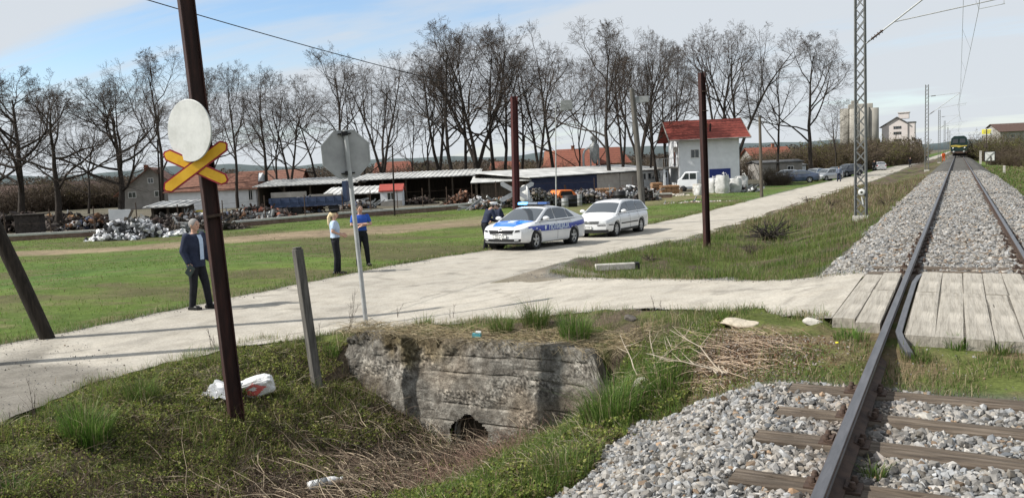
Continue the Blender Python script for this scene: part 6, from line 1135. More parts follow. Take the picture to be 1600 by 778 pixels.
m = MB(); m.box((0, -.02, .85), (2.7, .2, .42)); m.build('buffer_beam', 'rust_rail', t); m = MB(); m.box((0, 2.6, .45), (2.2, 3.6, .6)); m.box((0, 12, .45), (2.2, 3.6, .6)); m.build('bogie', 'black', t); m = MB(); m.box((1.52, 5, 2.6), (.04, 9, .35)); m.tube([(-1.55, .3, 1.0), (-1.55, .3, 3.3)], .03, 6); m.build('handrail', 'loco_yellow', t)
# ---------------------------------------------------------------- trackside signals right of the rails
pmat('board_yellow', (.75, .68, .05)); bs = at(1541, 262, 118); bs.z = H1(bs.x, bs.y); t = thing('signal_board', 'white framed yellow board on a dark post, upper one right of the locomotive', 'sign', bs)
c_ = at(1541.5, 206.5, 118)-bs; m = MB(); m.box((0, .06, c_.z/2+.2), (.14, .14, c_.z+.4)); m.box((-.1, .0, c_.z-1.9), (.5, .3, .6)); m.build('post', 'deep_brown_wood', t); m = MB(); m.box(c_+Vector((0, 0, 0)), (1.45, .05, .95)); m.build('board', 'sign_white', t)
m = MB(); m.box(c_+Vector((0, -.03, .05)), (1.15, .03, .6)); m.build('yellow_panel', 'board_yellow', t); m = MB(); m.box(c_+Vector((0, -.05, .14)), (.8, .02, .07)); m.box(c_+Vector((0, -.05, -.05)), (.8, .02, .07)); m.box(c_+Vector((.5, -.05, -.05)), (.07, .02, .45)); m.build('marking', 'steel_grey', t)
bs = at(1548, 262, 112); bs.z = H1(bs.x, bs.y); t = thing('distant_board', 'square white board with black hourglass cross and black border, beside the track', 'sign', bs); c_ = at(1546.5, 244.5, 112)-bs; m = MB(); m.box((0, .05, c_.z/2), (.12, .1, c_.z)); m.build('post', 'deep_brown_wood', t)
m = MB(); m.box(c_, (1.35, .04, 1.4)); bd = m.build('border', 'black', t); m = MB(); m.box(c_+Vector((0, -.03, 0)), (1.1, .03, 1.16)); m.build('face', 'sign_white', bd)
m = MB(); m.bar(c_+Vector((-.5, -.05, .52)), c_+Vector((.0, -.05, .05)), .02, .13, up=(0, 1, 0)); m.bar(c_+Vector((.5, -.05, .52)), c_+Vector((.0, -.05, .05)), .02, .13, up=(0, 1, 0)); m.bar(c_+Vector((-.42, -.05, -.52)), c_+Vector((0, -.05, -.02)), .02, .13, up=(0, 1, 0)); m.bar(c_+Vector((.42, -.05, -.52)), c_+Vector((0, -.05, -.02)), .02, .13, up=(0, 1, 0)); m.build('black_marks', 'black', bd)
bs = at(1532, 258, 120); bs.z = H1(bs.x, bs.y); m = MB(); m.box((0, 0, .9), (.3, .25, 1.8)); m.box((0, 0, 1.85), (.36, .3, .1)); o = m.build('trackside_post', 'conc_plain', loc=bs); tag(o, 'pale concrete post left of the hourglass board', 'post')
bs = at(1569, 275, 75); bs.z = H1(bs.x, bs.y); m = MB(); m.box((0, 0, .3), (.2, .2, .75)); m.box((0, 0, .70), (.16, .16, .06)); o = m.build('marker_stone', 'conc_plain', loc=bs, bevel=.02); tag(o, 'small white marker stone in the grass right of the track', 'marker stone')
# ---------------------------------------------------------------- litter and lumps
pb = onbank(962, 417, -.95); m = MB(); q0, q1 = un(930, 418, -.72), un(992, 415, -.72); bb = Vector(gp(*pb)); m.bar(q0-bb, q1-bb, .17, .15); o = m.build('fallen_post', 'conc_plain', loc=bb, bevel=.02); o.location.z += 0
tag(o, 'fallen pale concrete post lying at the junction corner', 'fallen post'); e_ = MB(); d = (q1-q0).normalized(); e_.bar(q1-bb+d*.0, q1-bb+d*.1, .175, .155); x_ = e_.build('dark_end', 'black', o)
def lump(px, py, r, col_, label, z0=-.3, nm='rock', cat='rock', flat=.6):
    pb = onbank(px, py, z0); v = ICV*(1+rng.uniform(-.2, .2, (len(ICV), 1))); 
    bm = bmesh.new(); bmesh.ops.create_icosphere(bm, subdivisions=3, radius=1); V = np.array([p.co[:] for p in bm.verts]); Fq = np.array([[q.index for q in p.verts] for p in bm.faces]); bm.free()
    for _ in range(7): n = rng.normal(size=3); n /= np.linalg.norm(n); dd_ = V @ n; V = V-np.clip(dd_-rng.uniform(.55, .8), 0, None)[:, None]*n
    V = V*np.array([r[0], r[1], r[2]]); V += .02*np.array([[mnoise(Vector(p*6)), mnoise(Vector(p*6+3)), mnoise(Vector(p*6+7))] for p in V]); o = npobj(nm, V, Fq, 'stone', col=np.tile(np.array(col_), (len(V), 1))); o.location = gp(pb[0], pb[1], r[2]*.4); tag(o, label, cat)
lump(1152, 509, (.25, .13, .055), (.44, .39, .31), 'flat pale concrete slab in the grass above the dead branches', -.2, 'concrete_slab', 'slab'); lump(985, 500, (.10, .07, .05), (.10, .09, .08), 'dark stone at the road edge right of the grass clumps', -.4); lump(1010, 605, (.17, .09, .07), (.40, .37, .32), 'pale stone slab on the grassy slope right of the wall', -.9); pass
for (px, py, r_, lb) in [(1270, 505, .07, 'small grey stone before the left deck planks'), (1445, 655, .05, 'pale stone lying on the second sleeper')]: lump(px, py, (r_*1.3, r_, r_*.7), (.42, .40, .36), lb, -.1)
# blue box on the wall
pb = (-5.6, 9.32); m = MB(); m.box((0, 0, .025), (.115, .07, .05), (0, 0, .25)); o = m.build('blue_box', 'box_blue' if 'box_blue' in MAT else 'blue_door', loc=(uny_x := -5.63, 9.28, -.535)); 
pmat('box_blue', (.05, .27, .33), (.08, .33, .38), 8, .5); o.data.materials.clear(); o.data.materials.append(MAT['box_blue']); tag(o, 'small crushed turquoise box lying on top of the culvert wall', 'box'); m = MB(); m.box((.02, .01, .062), (.07, .05, .02), (.2, .1, .4)); x_ = m.build('box_lid', 'sign_white', o)
# white bag with a red mark, and the grey sheet beside the pole
def crumple(name, size, mt, label, loc, rot, seed, cat, amp=.15, red=None):
    bm = bmesh.new(); bmesh.ops.create_icosphere(bm, subdivisions=5, radius=1); vs = []
    for v in bm.verts:
        p = v.co.copy(); q = Vector([math.copysign(abs(c_)**.6, c_) for c_ in p]); q *= 1+amp*mnoise(p*1.7+Vector((seed, 0, 0)))+amp*.5*mnoise(p*5+Vector((0, seed, 0)))+amp*.3*abs(mnoise(p*11)); v.co = Vector((q.x*size[0], q.y*size[1], q.z*size[2]))
    me = bpy.data.meshes.new(name); bm.to_mesh(me); bm.free(); me.materials.append(MAT[mt]); o = bpy.data.objects.new(name, me); link(o); o.location = loc; o.rotation_euler = rot; me.polygons.foreach_set('use_smooth', [True]*len(me.polygons)); tag(o, label, cat); 
    if red:
        me.materials.append(MAT[red])
        for p in me.polygons:
            c_ = p.center; a, b_ = c_.x/size[0], c_.z/size[2]
            if c_.y < -.1*size[1] and abs(a-.05)*1.1+abs(b_-.1) < .72 and not (abs(a-.02)*1.3+abs(b_-.22) < .30): p.material_index = 1
    return o
pmat('bag_sheet', (.26, .27, .28), (.42, .43, .44), 7, .3, .006, 16, spec=.6); pmat('bag_plastic', (.62, .62, .61), (.74, .74, .73), 7, .35, .006, 16, spec=.5); pmat('bag_red', (.62, .10, .09), (.72, .22, .2), 14, .45)
pb = Vector((*onbank(397, 616, -.9), 0)); crumple('cement_bag', (.26, .11, .125), 'bag_plastic', 'crumpled white plastic sack with a red diamond print, lying right of the rusty sign pole', (pb.x, pb.y, H1(pb.x, pb.y)+.09), (rad(12), rad(-12), YAW+.15), 3, 'sack', .14, 'bag_red')
pb = Vector((*onbank(349, 622, -.9), 0)); bm_ = MB(); n = 14; vs = [] ; fs = []
for j in range(n):
    for i in range(n): u_, v_ = i/(n-1)-.5, j/(n-1)-.5; vs.append((u_*.42, v_*.30, .05*mnoise(Vector((u_*4, v_*4, 2)))+.06*v_+.05*max(0, -u_)))
for j in range(n-1):
    for i in range(n-1): fs.append((j*n+i, j*n+i+1, (j+1)*n+i+1, (j+1)*n+i))
bm_.add(vs, fs, 0, True); o = bm_.build('plastic_sheet', 'bag_sheet' if 'bag_sheet' in MAT else 'bag_plastic', loc=(pb.x, pb.y, H1(pb.x, pb.y)+.10), rot=(rad(15), 0, YAW-.3)); sm_ = o.modifiers.new('thick', 'SOLIDIFY'); sm_.thickness = .004; tag(o, 'crumpled translucent plastic sheet left of the rusty sign pole', 'plastic sheet')
pb = un(508, 766, -1.45); g_ = onbank(508, 773, -1.4); t = thing('bottle', 'white plastic bottle lying in the weeds at the bottom edge', 'bottle', (g_[0], g_[1], H1(*g_)+.14), YAW+rad(30)); t.scale = (1.35, 1.35, 1.35); m = MB(); m.lathe([(0, -.13), (.036, -.13), (.04, -.11), (.04, .05), (.036, .08), (.016, .12), (.014, .14), (0, .14)], (0, 0, 0), 18, axis='x'); m.build('body', 'bag_plastic', t); m = MB(); m.lathe([(.0405, -.06), (.0412, -.06), (.0412, .02), (.0405, .02)], (0, 0, 0), 18, axis='x'); m.build('label_band', 'steel_grey', t); m = MB(); m.lathe([(0, .13), (.018, .13), (.018, .155), (0, .155)], (0, 0, 0), 12, axis='x'); m.build('cap', 'sign_white', t)
# dandelion by the rail
g_ = onbank(1308, 546, -.2); t = thing('dandelion', 'single yellow dandelion flower in the grass before the crossing', 'flower', gp(*g_)); m = MB(); m.tube([(0, 0, -.02), (0, 0, .06)], .002, 5); m.build('stem', 'green_stem' if 'green_stem' in MAT else 'bark', t); m = MB(); m.ball((0, 0, .065), (.016, .016, .008), 10); m.build('flower_head', 'board_yellow', t)
# ---------------------------------------------------------------- cars
pmat('car_white', (.66, .67, .68), (.71, .72, .73), 1, .28, spec=.5, coat=.6); pmat('car_navy', (.03, .045, .08), (.04, .055, .095), 1, .25, spec=.5, coat=.7); pmat('car_silver', (.36, .38, .40), (.42, .44, .46), 1, .3, metal=.5, coat=.6); pmat('car_grey', (.10, .115, .125), (.13, .145, .155), 1, .3, metal=.3, coat=.6); pmat('car_dark', (.015, .02, .035), (.02, .028, .045), 1, .25, coat=.7)
glassy('car_glass', (.05, .06, .07), .03); pmat('car_trim', (.02, .02, .021), rough=.5); pmat('grille', (.015, .015, .016), (.03, .03, .032), 40, .45); pmat('chrome', (.6, .6, .6), rough=.15, metal=.9); pmat('lamp_clear', (.55, .57, .58), (.75, .77, .78), 25, .12, spec=.8, coat=.8); pmat('lamp_red', (.40, .01, .01), rough=.2, coat=.8); pmat('lamp_amber', (.6, .2, .02), rough=.2)
pmat('rim', (.42, .43, .44), (.5, .51, .52), 10, .35, metal=.5); pmat('plate_white', (.72, .73, .72), rough=.5); pmat('stripe_blue', (.012, .035, .30), (.016, .045, .35), 2, .35, coat=.5); pmat('hood_blue', (.01, .16, .62), (.015, .20, .70), 2, .3, coat=.5); pmat('livery_white', (.62, .72, .82), rough=.5); glow('lamp_blue_lit', (.12, .45, 1.0), 3.0); pmat('lamp_blue', (.03, .09, .28), rough=.15, coat=.8); pmat('lamp_glass_grey', (.12, .15, .2), rough=.2, coat=.6); pmat('seat_dark', (.03, .03, .035), (.06, .06, .065), 8, .9); pmat('orange_cloth', (.65, .15, .03), (.75, .22, .05), 8, .8)
def make_car(name, label, cat, loc, rz, P, paint, detail=2, group=None):
    t = thing(name, label, cat, loc, rz, group); L_, Wd, Hh, wb, fo, r = P['L'], P['W']/2, P['H'], P['wb'], P['fo'], P['r']
    xf = L_/2; xr = -L_/2; xw1 = xf-fo; xw2 = xw1-wb; top = P['top']; roof = P['roof']; belt = P['belt']
    ztop = lambda x: float(np.interp(x, [p[0] for p in top], [p[1] for p in top])); zroof = lambda x: float(np.interp(x, RX, RZ)); zbelt = lambda x: float(np.interp(x, [xr, xf], [belt[0], belt[1]]))
    # smooth roof line
    rr_ = sorted(roof); rx = np.array([p[0] for p in rr_]); rzv = np.array([p[1] for p in rr_]); RX = np.linspace(rx[0], rx[-1], 61); q = np.interp(RX, rx, rzv)
    for _ in range(5): q[1:-1] = (q[:-2]+2*q[1:-1]+q[2:])/4
    RZ = q
    def wid(x):
        a = max(0, (x-(xf-.75))/.75); b = max(0, ((xr+.6)-x)/.6); return Wd*(1-.17*a**2.4-.11*b**2.2)
    def warp(x, y, z):
        w = wid(x); nf = max(0, (x-(xf-.7))/.7)**1.5; nb = max(0, ((xr+.5)-x)/.5)**1.5; yy = min(1, abs(y)/Wd); dz = max(0, z-.52)
        return (x-nf*(.22*yy**2.2+.55*dz**2+.05*max(0, .35-z))+nb*(.12*yy**2.4+P.get('tail', .25)*dz**2), y, z)
    Ra = r+.055; zc = r
    def arch(x):
        for xw in (xw1, xw2):
            if abs(x-xw) < Ra: return zc+math.sqrt(Ra*Ra-(x-xw)**2)
        return 0
    def sect(x):
        w = wid(x); zt = ztop(x); zs = min(zbelt(x)-.10, zt-.05); z0 = .20 if xw2 < x < xw1 else .22+.05*max(0, (x-xw1)/fo)
        pts_ = [(0, z0), (w*.55, z0), (w*.90, z0), (w*.965, z0+.05), (w*.985, z0+.16), (w*.995, .50), (w, .60), (w*.992, zs-.10), (w*.965, zs), (w*.90, zs+(zt-zs)*.55), (w*.80, zt-.004), (w*.62, zt+.012), (w*.4, zt+.022), (w*.2, zt+.028), (0, zt+.03)]
        a = arch(x); o = []
        for i, (y, z) in enumerate(pts_):
            if 2 <= i <= 8 and z < a: z = a; y = max(y, w*.95)
            o.append((y, z))
        return o
    xsS = set(np.linspace(xr, xf, 70).round(4));
    for xw in (xw1, xw2):
        for a in np.linspace(-Ra+.0005, Ra-.0005, 25): xsS.add(round(float(xw+a), 4))
        xsS.add(xw-Ra-.002); xsS.add(xw+Ra+.002)
    xsL = sorted(x for x in xsS if xr <= x <= xf); n = 29; vs = []; fs = []
    for x in xsL:
        s = sect(x); full = [(-y, z) for y, z in s[::-1]][:-1]+s   # from top centre round left to bottom to right top
        for (y, z) in full: vs.append(warp(x, y, z))
    n = len(full)
    for i in range(len(xsL)-1):
        for k in range(n-1): fs.append((i*n+k, i*n+k+1, (i+1)*n+k+1, (i+1)*n+k))
    for ie in (0, len(xsL)-1):                           # end caps with their own bulge
        x = xsL[ie]; s = sect(x); base = len(vs); cols = 9
        for (y, z) in s:
            for j in range(cols): f = -1+2*j/(cols-1); vs.append(warp(x, y*f, z))
        for a in range(len(s)-1):
            for j in range(cols-1): p = base+a*cols+j; fs.append((p, p+1, p+cols+1, p+cols))
    m = MB(); m.add(vs, fs, 0, True); body = m.build('body', paint, t, weld=True)
    body.data.set_sharp_from_angle(angle=rad(38)) if hasattr(body.data, 'set_sharp_from_angle') else None
    # wells and underside
    m = MB()
    for xw in (xw1, xw2):
        for s in (-1, 1): m.lathe([(0, s*(Wd-.32)), (Ra-.004, s*(Wd-.32)), (Ra-.004, s*(Wd-.045))], (xw, 0, zc), 24, axis='y')
    m.box((0, 0, .24), (L_-.5, Wd*1.6, .10)); m.build('underbody', 'car_trim', body)
    # cabin shell
    zR = Hh; tum = P.get('tumble', .20); wbx = lambda x: Wd*.90
    xs2 = np.linspace(roof[0][0], roof[-1][0], 50); vs = []; fs = []
    def cab(x, s):
        zr_ = zroof(x); zb = zbelt(x)-.02; wr = wbx(x)-tum*max(0, zr_-zb)/(zR-zb)
        if abs(s) <= .72: k = s/.72; return (x, wr*k, zr_-.045*abs(k)**2.5)
        k = (abs(s)-.72)/.28; y = wr+(wbx(x)-wr)*k; return (x, math.copysign(y, s), (zr_-.045)*(1-k)+zb*k)
    ns = 25; sv = list(np.linspace(-1, -.72, 4))+list(np.linspace(-.72, .72, 17))[1:-1]+list(np.linspace(.72, 1, 4))
    for x in xs2:
        for s in sv: vs.append(cab(x, s))
    ns = len(sv)
    for i in range(len(xs2)-1):
        for k in range(ns-1): fs.append((i*ns+k, i*ns+k+1, (i+1)*ns+k+1, (i+1)*ns+k))
    m = MB(); m.add(vs, fs, 0, True); cabin = m.build('cabin', paint, t)
    def sidey(x, z, e=.005, sgn=1):
        zb = zbelt(x)-.02
        if z <= zb: 
            s = sect(x); ys_ = [p[0] for p in s[3:10]]; zs_ = [p[1] for p in s[3:10]]; y = float(np.interp(z, zs_, ys_)); p = warp(x, y, z); return (p[0], sgn*(y+e), z)
        y = wbx(x)-tum*(z-zb)/(zR-zb); return (x, sgn*(y+e), z)
    def patch(poly4, mapf, nu=8, nv=4):
        (a, b, c, d) = [Vector((*p, 0)) for p in poly4]; vs = []; fs = []
        for j in range(nv+1):
            for i in range(nu+1): u, v = i/nu, j/nv; p = (a*(1-u)+b*u)*(1-v)+(d*(1-u)+c*u)*v; vs.append(mapf(p.x, p.y))
        for j in range(nv):
            for i in range(nu): k = j*(nu+1)+i; fs.append((k, k+1, k+nu+2, k+nu+1))
        return vs, fs
    def addp(name, poly4, mapf, mt, par, nu=8, nv=4, sm=True):
        m = MB(); m.add(*patch(poly4, mapf, nu, nv), 0, sm); return m.build(name, mt, par)
    # glass
    A, B, Cc, D = P['A'], P['B'], P['C'], P['D']
    def ontop(x, y, e=.006):
        zr_ = zroof(x); wr = wbx(x)-tum*max(0, zr_-zbelt(x)+.02)/(zR-zbelt(x)+.02); return (x, y*wr, zr_-.045*abs(y)**2.5+e)
    addp('windscreen', [(A+.0-.10, -.93), (A-.10, .93), (B+.02, .93), (B+.02, -.93)], lambda x, y: (ontop(x, y, .008)[0]+.008, *ontop(x, y, .008)[1:]), 'car_glass', cabin, 12, 10)
    addp('rear_window', [(Cc-.02, -.88), (Cc-.02, .88), (D+.10, .9), (D+.10, -.9)], lambda x, y: (ontop(x, y, .008)[0]-.008, *ontop(x, y, .008)[1:]), 'car_glass', cabin, 12, 10)
    for sg in (1, -1):
        for (x0, x1, x2, x3) in P['win']:                # bottom front, bottom rear, top rear, top front
            def zt_(x): return min(zroof(x)-.085, zR-.10)
            m = MB(); nu = 12; vs = []; fs = []
            for j in range(5):
                v = j/4
                for i in range(nu+1):
                    u = i/nu; xb = x0*(1-u)+x1*u; xt = x3*(1-u)+x2*u; zb = zbelt(xb)+.03; zt2 = zt_(xt); x = xb*(1-v)+xt*v; z = zb*(1-v)+max(zt2, zb+.01)*v; vs.append(sidey(x, z, .006, sg))
            for j in range(4):
                for i in range(nu): k = j*(nu+1)+i; fs.append((k, k+1, k+nu+2, k+nu+1))
            m.add(vs, fs, 0, True); m.build('side_window', 'car_glass', cabin)
        if detail > 1:
            # door lines, handles, mirror, sill
            for xx in P['doors']:
                m = MB(); vv = [sidey(xx, z, .002, sg) for z in np.linspace(.28, zbelt(xx)-.03, 9)]; m.tube(vv, .004, 4, caps=False); m.build('door_gap', 'car_trim', body)
            for xx in P['handles']: m = MB(); a, b = sidey(xx+.09, zbelt(xx)-.14, .022, sg), sidey(xx-.09, zbelt(xx)-.13, .022, sg); m.tube([a, b], .013, 6); m.build('door_handle', paint if P.get('bodyhandles', True) else 'car_trim', body)
            m = MB(); mx = P['mir']; bz = zbelt(mx)+.09; m.ball((mx, sg*(Wd*.90+.16), bz), (.085, .13, .075), 12); m.build('mirror', paint, body); m = MB(); m.bar((mx, sg*(Wd*.86), bz-.05), (mx, sg*(Wd*.90+.08), bz-.03), .05, .04); m.build('mirror_arm', 'car_trim', body)
            if P.get('molding'): addp('side_moulding', [(xw1-.42, .50), (xw2+.42, .50), (xw2+.42, .55), (xw1-.42, .55)], lambda x, z: sidey(x, z, .014, sg), 'car_trim', body, 12, 1)
            if P.get('darksill'): addp('sill', [(xw1-.40, .215), (xw2+.40, .215), (xw2+.40, .31), (xw1-.40, .31)], lambda x, z: sidey(x, z, .010, sg), 'car_trim', body, 12, 2)
    # wheels
    for xw in (xw1, xw2):
        for sg in (1, -1):
            m = MB(); tw = .20; y0 = sg*(Wd-.015); m.lathe([(r*.62, y0-sg*tw), (r*.93, y0-sg*tw), (r, y0-sg*tw*.85), (r, y0-sg*.03), (r*.95, y0-sg*.004), (r*.70, y0), (r*.66, y0-sg*.012)], (xw, 0, r), 32, axis='y'); w = m.build('wheel', 'rubber', t)
            m = MB(); m.lathe([(0, y0-sg*.075), (r*.64, y0-sg*.075)], (xw, 0, r), 24, axis='y', m=1); m.lathe([(r*.60, y0-sg*.05), (r*.69, y0-sg*.012), (r*.69, y0-sg*.05)], (xw, 0, r), 28, axis='y'); m.lathe([(0, y0-sg*.012), (r*.16, y0-sg*.016), (r*.18, y0-sg*.05)], (xw, 0, r), 16, axis='y')
            ns_ = P.get('spokes', 5)
            for k in range(ns_):
                a = 2*math.pi*k/ns_+.3; c_, s_ = math.cos(a), math.sin(a); m.bar((xw+c_*r*.1, y0-sg*.03, r+s_*r*.1), (xw+c_*r*.66, y0-sg*.03, r+s_*r*.66), r*.20, .025, up=(0, 1, 0))
            m.build('rim', ['rim', 'car_trim'], w)
    fr = lambda y, z, e=.006: warp(xf+e, y, z)
    if P.get('front', True) and detail > 1: P['frontf'](t, body, fr, sidey, patch, addp, warp, xf, Wd, ztop, sect)
    return t, body, cabin, dict(sidey=sidey, patch=patch, addp=addp, warp=warp, xf=xf, xr=xr, Wd=Wd, ztop=ztop, zroof=zroof, sect=sect, fr=fr, wid=wid, xw1=xw1, xw2=xw2, Ra=Ra)
def onhood(G, x, y, e=.006):
    s = G['sect'](x); ys_ = [p[0] for p in s[8:]][::-1]; zs_ = [p[1] for p in s[8:]][::-1]; z = float(np.interp(abs(y), ys_, zs_)); p = G['warp'](x, y, z); return (p[0], p[1], p[2]+e)
def plate_text(body, fr, z, s, y=0.0, w=.52, h=.112):
    a = Vector(fr(y, z, .03)); m = MB(); m.box(a, (.012, w, h)); pl = m.build('number_plate', 'plate_white', body); m = MB()
    for (dy, dz, sy, sz) in ((0, h/2, w+.02, .01), (0, -h/2, w+.02, .01), (w/2, 0, .01, h), (-w/2, 0, .01, h)): m.box(a+Vector((0, dy, dz)), (.016, sy, sz))
    m.build('plate_frame', 'car_trim', pl); text_mesh('plate_text', s, .095, 'black', pl, a+Vector((.008, 0, 0)), (rad(90), 0, rad(90)), .0008, .0)
def oct_front(t, body, fr, sidey, patch, addp, warp, xf, Wd, ztop, sect):
    g = addp('grille', [(-.44, .565), (.44, .565), (.50, .675), (-.50, .675)], lambda y, z: fr(y, z, .010), 'grille', body, 14, 3)
    m = MB()
    for i in range(19): y = -.42+i*.0467; m.tube([fr(y, .575, .016), fr(y*1.08, .667, .016)], .006, 4)
    m.build('grille_bars', 'car_trim', g); m = MB(); P_ = [fr(y, .68, .014) for y in np.linspace(-.51, .51, 14)]; m.tube(P_, .009, 5); P_ = [fr(y, .56, .014) for y in np.linspace(-.45, .45, 14)]; m.tube(P_, .007, 5); m.build('grille_frame', 'chrome', g); m = MB(); m.lathe([(0, .0), (.05, .0), (.05, .02), (0, .022)], fr(0, .715, .0), 18, axis='x'); m.build('badge', 'chrome', body)
    addp('lower_intake', [(-.72, .29), (.72, .29), (.74, .385), (-.74, .385)], lambda y, z: fr(y, z, .009), 'grille', body, 16, 2); m = MB(); m.tube([fr(y, .39, .016) for y in np.linspace(-.74, .74, 16)], .010, 5); m.build('chrome_line', 'chrome', body)
    for sg in (1, -1):
        def hl(u, z, s=sg):
            if u < .74: return fr(s*u, z, .010)
            x = xf-.20-(u-.74)*1.6; return sidey(x, z, .010, s)
        h = addp('headlight', [(.50, .60), (.98, .66), (.98, .735), (.54, .685)], hl, 'lamp_clear', body, 12, 3); addp('lamp_inner', [(.53, .61), (.70, .635), (.70, .69), (.56, .68)], lambda u, z, s=sg: fr(s*u, z, .013), 'car_trim', h, 4, 2)
        addp('fog_lamp', [(.52, .335), (.66, .34), (.66, .375), (.52, .37)], lambda y, z, s=sg: fr(s*y, z, .013), 'lamp_clear', body, 3, 1)
    plate_text(body, fr, .475, 'T07-J-738')
def wag_front(t, body, fr, sidey, patch, addp, warp, xf, Wd, ztop, sect):
    g = addp('grille', [(-.40, .575), (.40, .575), (.44, .68), (-.44, .68)], lambda y, z: fr(y, z, .010), 'grille', body, 12, 3); m = MB()
    for z in (.60, .628, .656): m.tube([fr(y, z, .016) for y in np.linspace(-.42, .42, 12)], .006, 5)
    m.build('grille_bars', 'steel_grey', g); m = MB(); m.lathe([(.0, .02), (.045, .02), (.055, .012), (.055, 0)], fr(0, .63, .01), 18, axis='x'); m.build('badge', 'chrome', g)
    addp('bumper_trim', [(-.80, .20), (.80, .20), (.80, .335), (-.80, .335)], lambda y, z: fr(y, z, .014), 'car_trim', body, 16, 3)
    for sg in (1, -1):
        def hl(u, z, s=sg):
            if u < .74: return fr(s*u, z, .010)
            return sidey(xf-.20-(u-.74)*1.3, z, .010, s)
        addp('headlight', [(.46, .575), (.93, .60), (.93, .70), (.49, .685)], hl, 'lamp_clear', body, 12, 3)
        def bl(u, z, s=sg):
            if u < .72: return fr(s*u, z, .016)
            return sidey(xf-.19-(u-.72)*1.6, z, .014, s)
        addp('bumper_strip', [(.36, .50), (.92, .50), (.92, .535), (.36, .535)], bl, 'car_trim', body, 12, 1)
    m = MB(); m.tube([(.5, -.48, 1.47), (-1.8, -.48, 1.46)], .015, 6); m.tube([(.5, .48, 1.47), (-1.8, .48, 1.46)], .015, 6)
    plate_text(body, fr, .415, 'K42-E-156', -.12)
OCT = dict(L=4.67, W=1.81, H=1.46, wb=2.69, fo=.90, r=.32, top=[(-2.34, 1.00), (-2.2, 1.045), (-1.7, 1.02), (-.9, .95), (1.0, .95), (1.15, .955), (1.6, .90), (2.0, .83), (2.25, .765), (2.335, .72)], roof=[(1.42, .90), (.38, 1.40), (.0, 1.455), (-.4, 1.455), (-.95, 1.39), (-2.12, 1.03)], belt=(1.0, .915), A=1.35, B=.42, C=-.95, D=-2.05,
    win=[(1.02, .02, .02, .35), (-.04, -.92, -.86, -.04), (-.98, -1.42, -1.02, -.92)], doors=(1.12, -.01, -1.02), handles=(.12, -.86), mir=.92, frontf=oct_front, tail=.3)
WAG = dict(L=4.68, W=1.75, H=1.50, wb=2.70, fo=.90, r=.315, top=[(-2.34, .95), (-2.2, .98), (-1.0, .95), (1.0, .95), (1.15, .95), (1.6, .89), (2.0, .82), (2.25, .765), (2.34, .715)], roof=[(1.40, .91), (.48, 1.40), (.1, 1.475), (-.6, 1.49), (-1.75, 1.43), (-1.95, 1.36), (-2.30, .98)], belt=(.97, .925), A=1.33, B=.50, C=-1.86, D=-2.28,
    win=[(1.0, .06, .04, .42), (.0, -.92, -.90, .0), (-.98, -2.0, -1.78, -.96)], doors=(1.1, .03, -.95), handles=(.14, -.82), mir=.90, frontf=wag_front, molding=True, darksill=True, spokes=7, tail=.15)
# police car
pz = un(838, 391, -1.12); rz_p = math.atan2(-1, -.075); hx, hy = math.cos(rz_p), math.sin(rz_p)
cpos = Vector((pz.x, pz.y, 0))-Vector((hx, hy, 0))*(2.335-.90)-Vector((-hy, hx, 0))*.86; cpos.z = float(road_z(cpos.y))+.012
slope = float((road_z(cpos.y+1.3)-road_z(cpos.y-1.3))/2.6)
t, body, cabin, G = make_car('police_car', 'white police saloon with blue stripe, blue bonnet and lit blue light bar', 'police car', cpos, rz_p, OCT, 'car_white')
t.rotation_euler = (0, math.atan(slope), rz_p) if True else t.rotation_euler
for sg in (1, -1):
    def smap(x, z, s=sg, e=.009): return G['sidey'](x, z, e, s)
    st = G['addp']('side_stripe', [(1.02, .60), (-1.0, .60), (-1.0, .80), (1.02, .80)], smap, 'stripe_blue', body, 30, 4)
    G['addp']('side_stripe', [(1.98, .70), (1.02, .60), (1.02, .80), (1.98, .78)], smap, 'stripe_blue', body, 20, 3); G['addp']('side_stripe', [(-1.0, .62), (-2.25, .74), (-2.25, .90), (-1.0, .80)], smap, 'stripe_blue', body, 24, 3)
    yy = G['sidey'](0, .70, .016, sg)[1]; tx = text_mesh('side_lettering', 'ПОЛИЦИЈА', .235, 'livery_white', st, (-.10 if sg > 0 else -.10, yy, .70), (rad(90), 0, rad(180) if sg > 0 else 0), .001, .006, 1.08)
    m = MB(); m.prism([(-.055, .08), (.055, .08), (.06, .0), (.0, -.085), (-.06, .0)], 0, .003, lambda a, b, h, s=sg: (.86+a, yy+s*h, .70+b)); m.build('side_crest', 'livery_white', st)
hp = [(2.22, -.42), (2.22, .42), (1.20, .72), (1.20, -.72)]
hb = G['addp']('bonnet_panel', hp, lambda x, y: onhood(G, x, y, .006), 'hood_blue', body, 12, 14)
G['addp']('bonnet_crest', [(1.72, -.11), (1.72, .11), (1.40, .15), (1.40, -.15)], lambda x, y: onhood(G, x, y, .010), 'livery_white', hb, 4, 4); G['addp']('bonnet_lettering', [(1.84, -.30), (1.84, .30), (1.80, .31), (1.80, -.31)], lambda x, y: onhood(G, x, y, .010), 'livery_white', hb, 8, 1)
m = MB(); m.box((.10, 0, 1.475), (.22, .9, .04)); lb_ = m.build('light_bar', 'car_trim', t); m = MB()
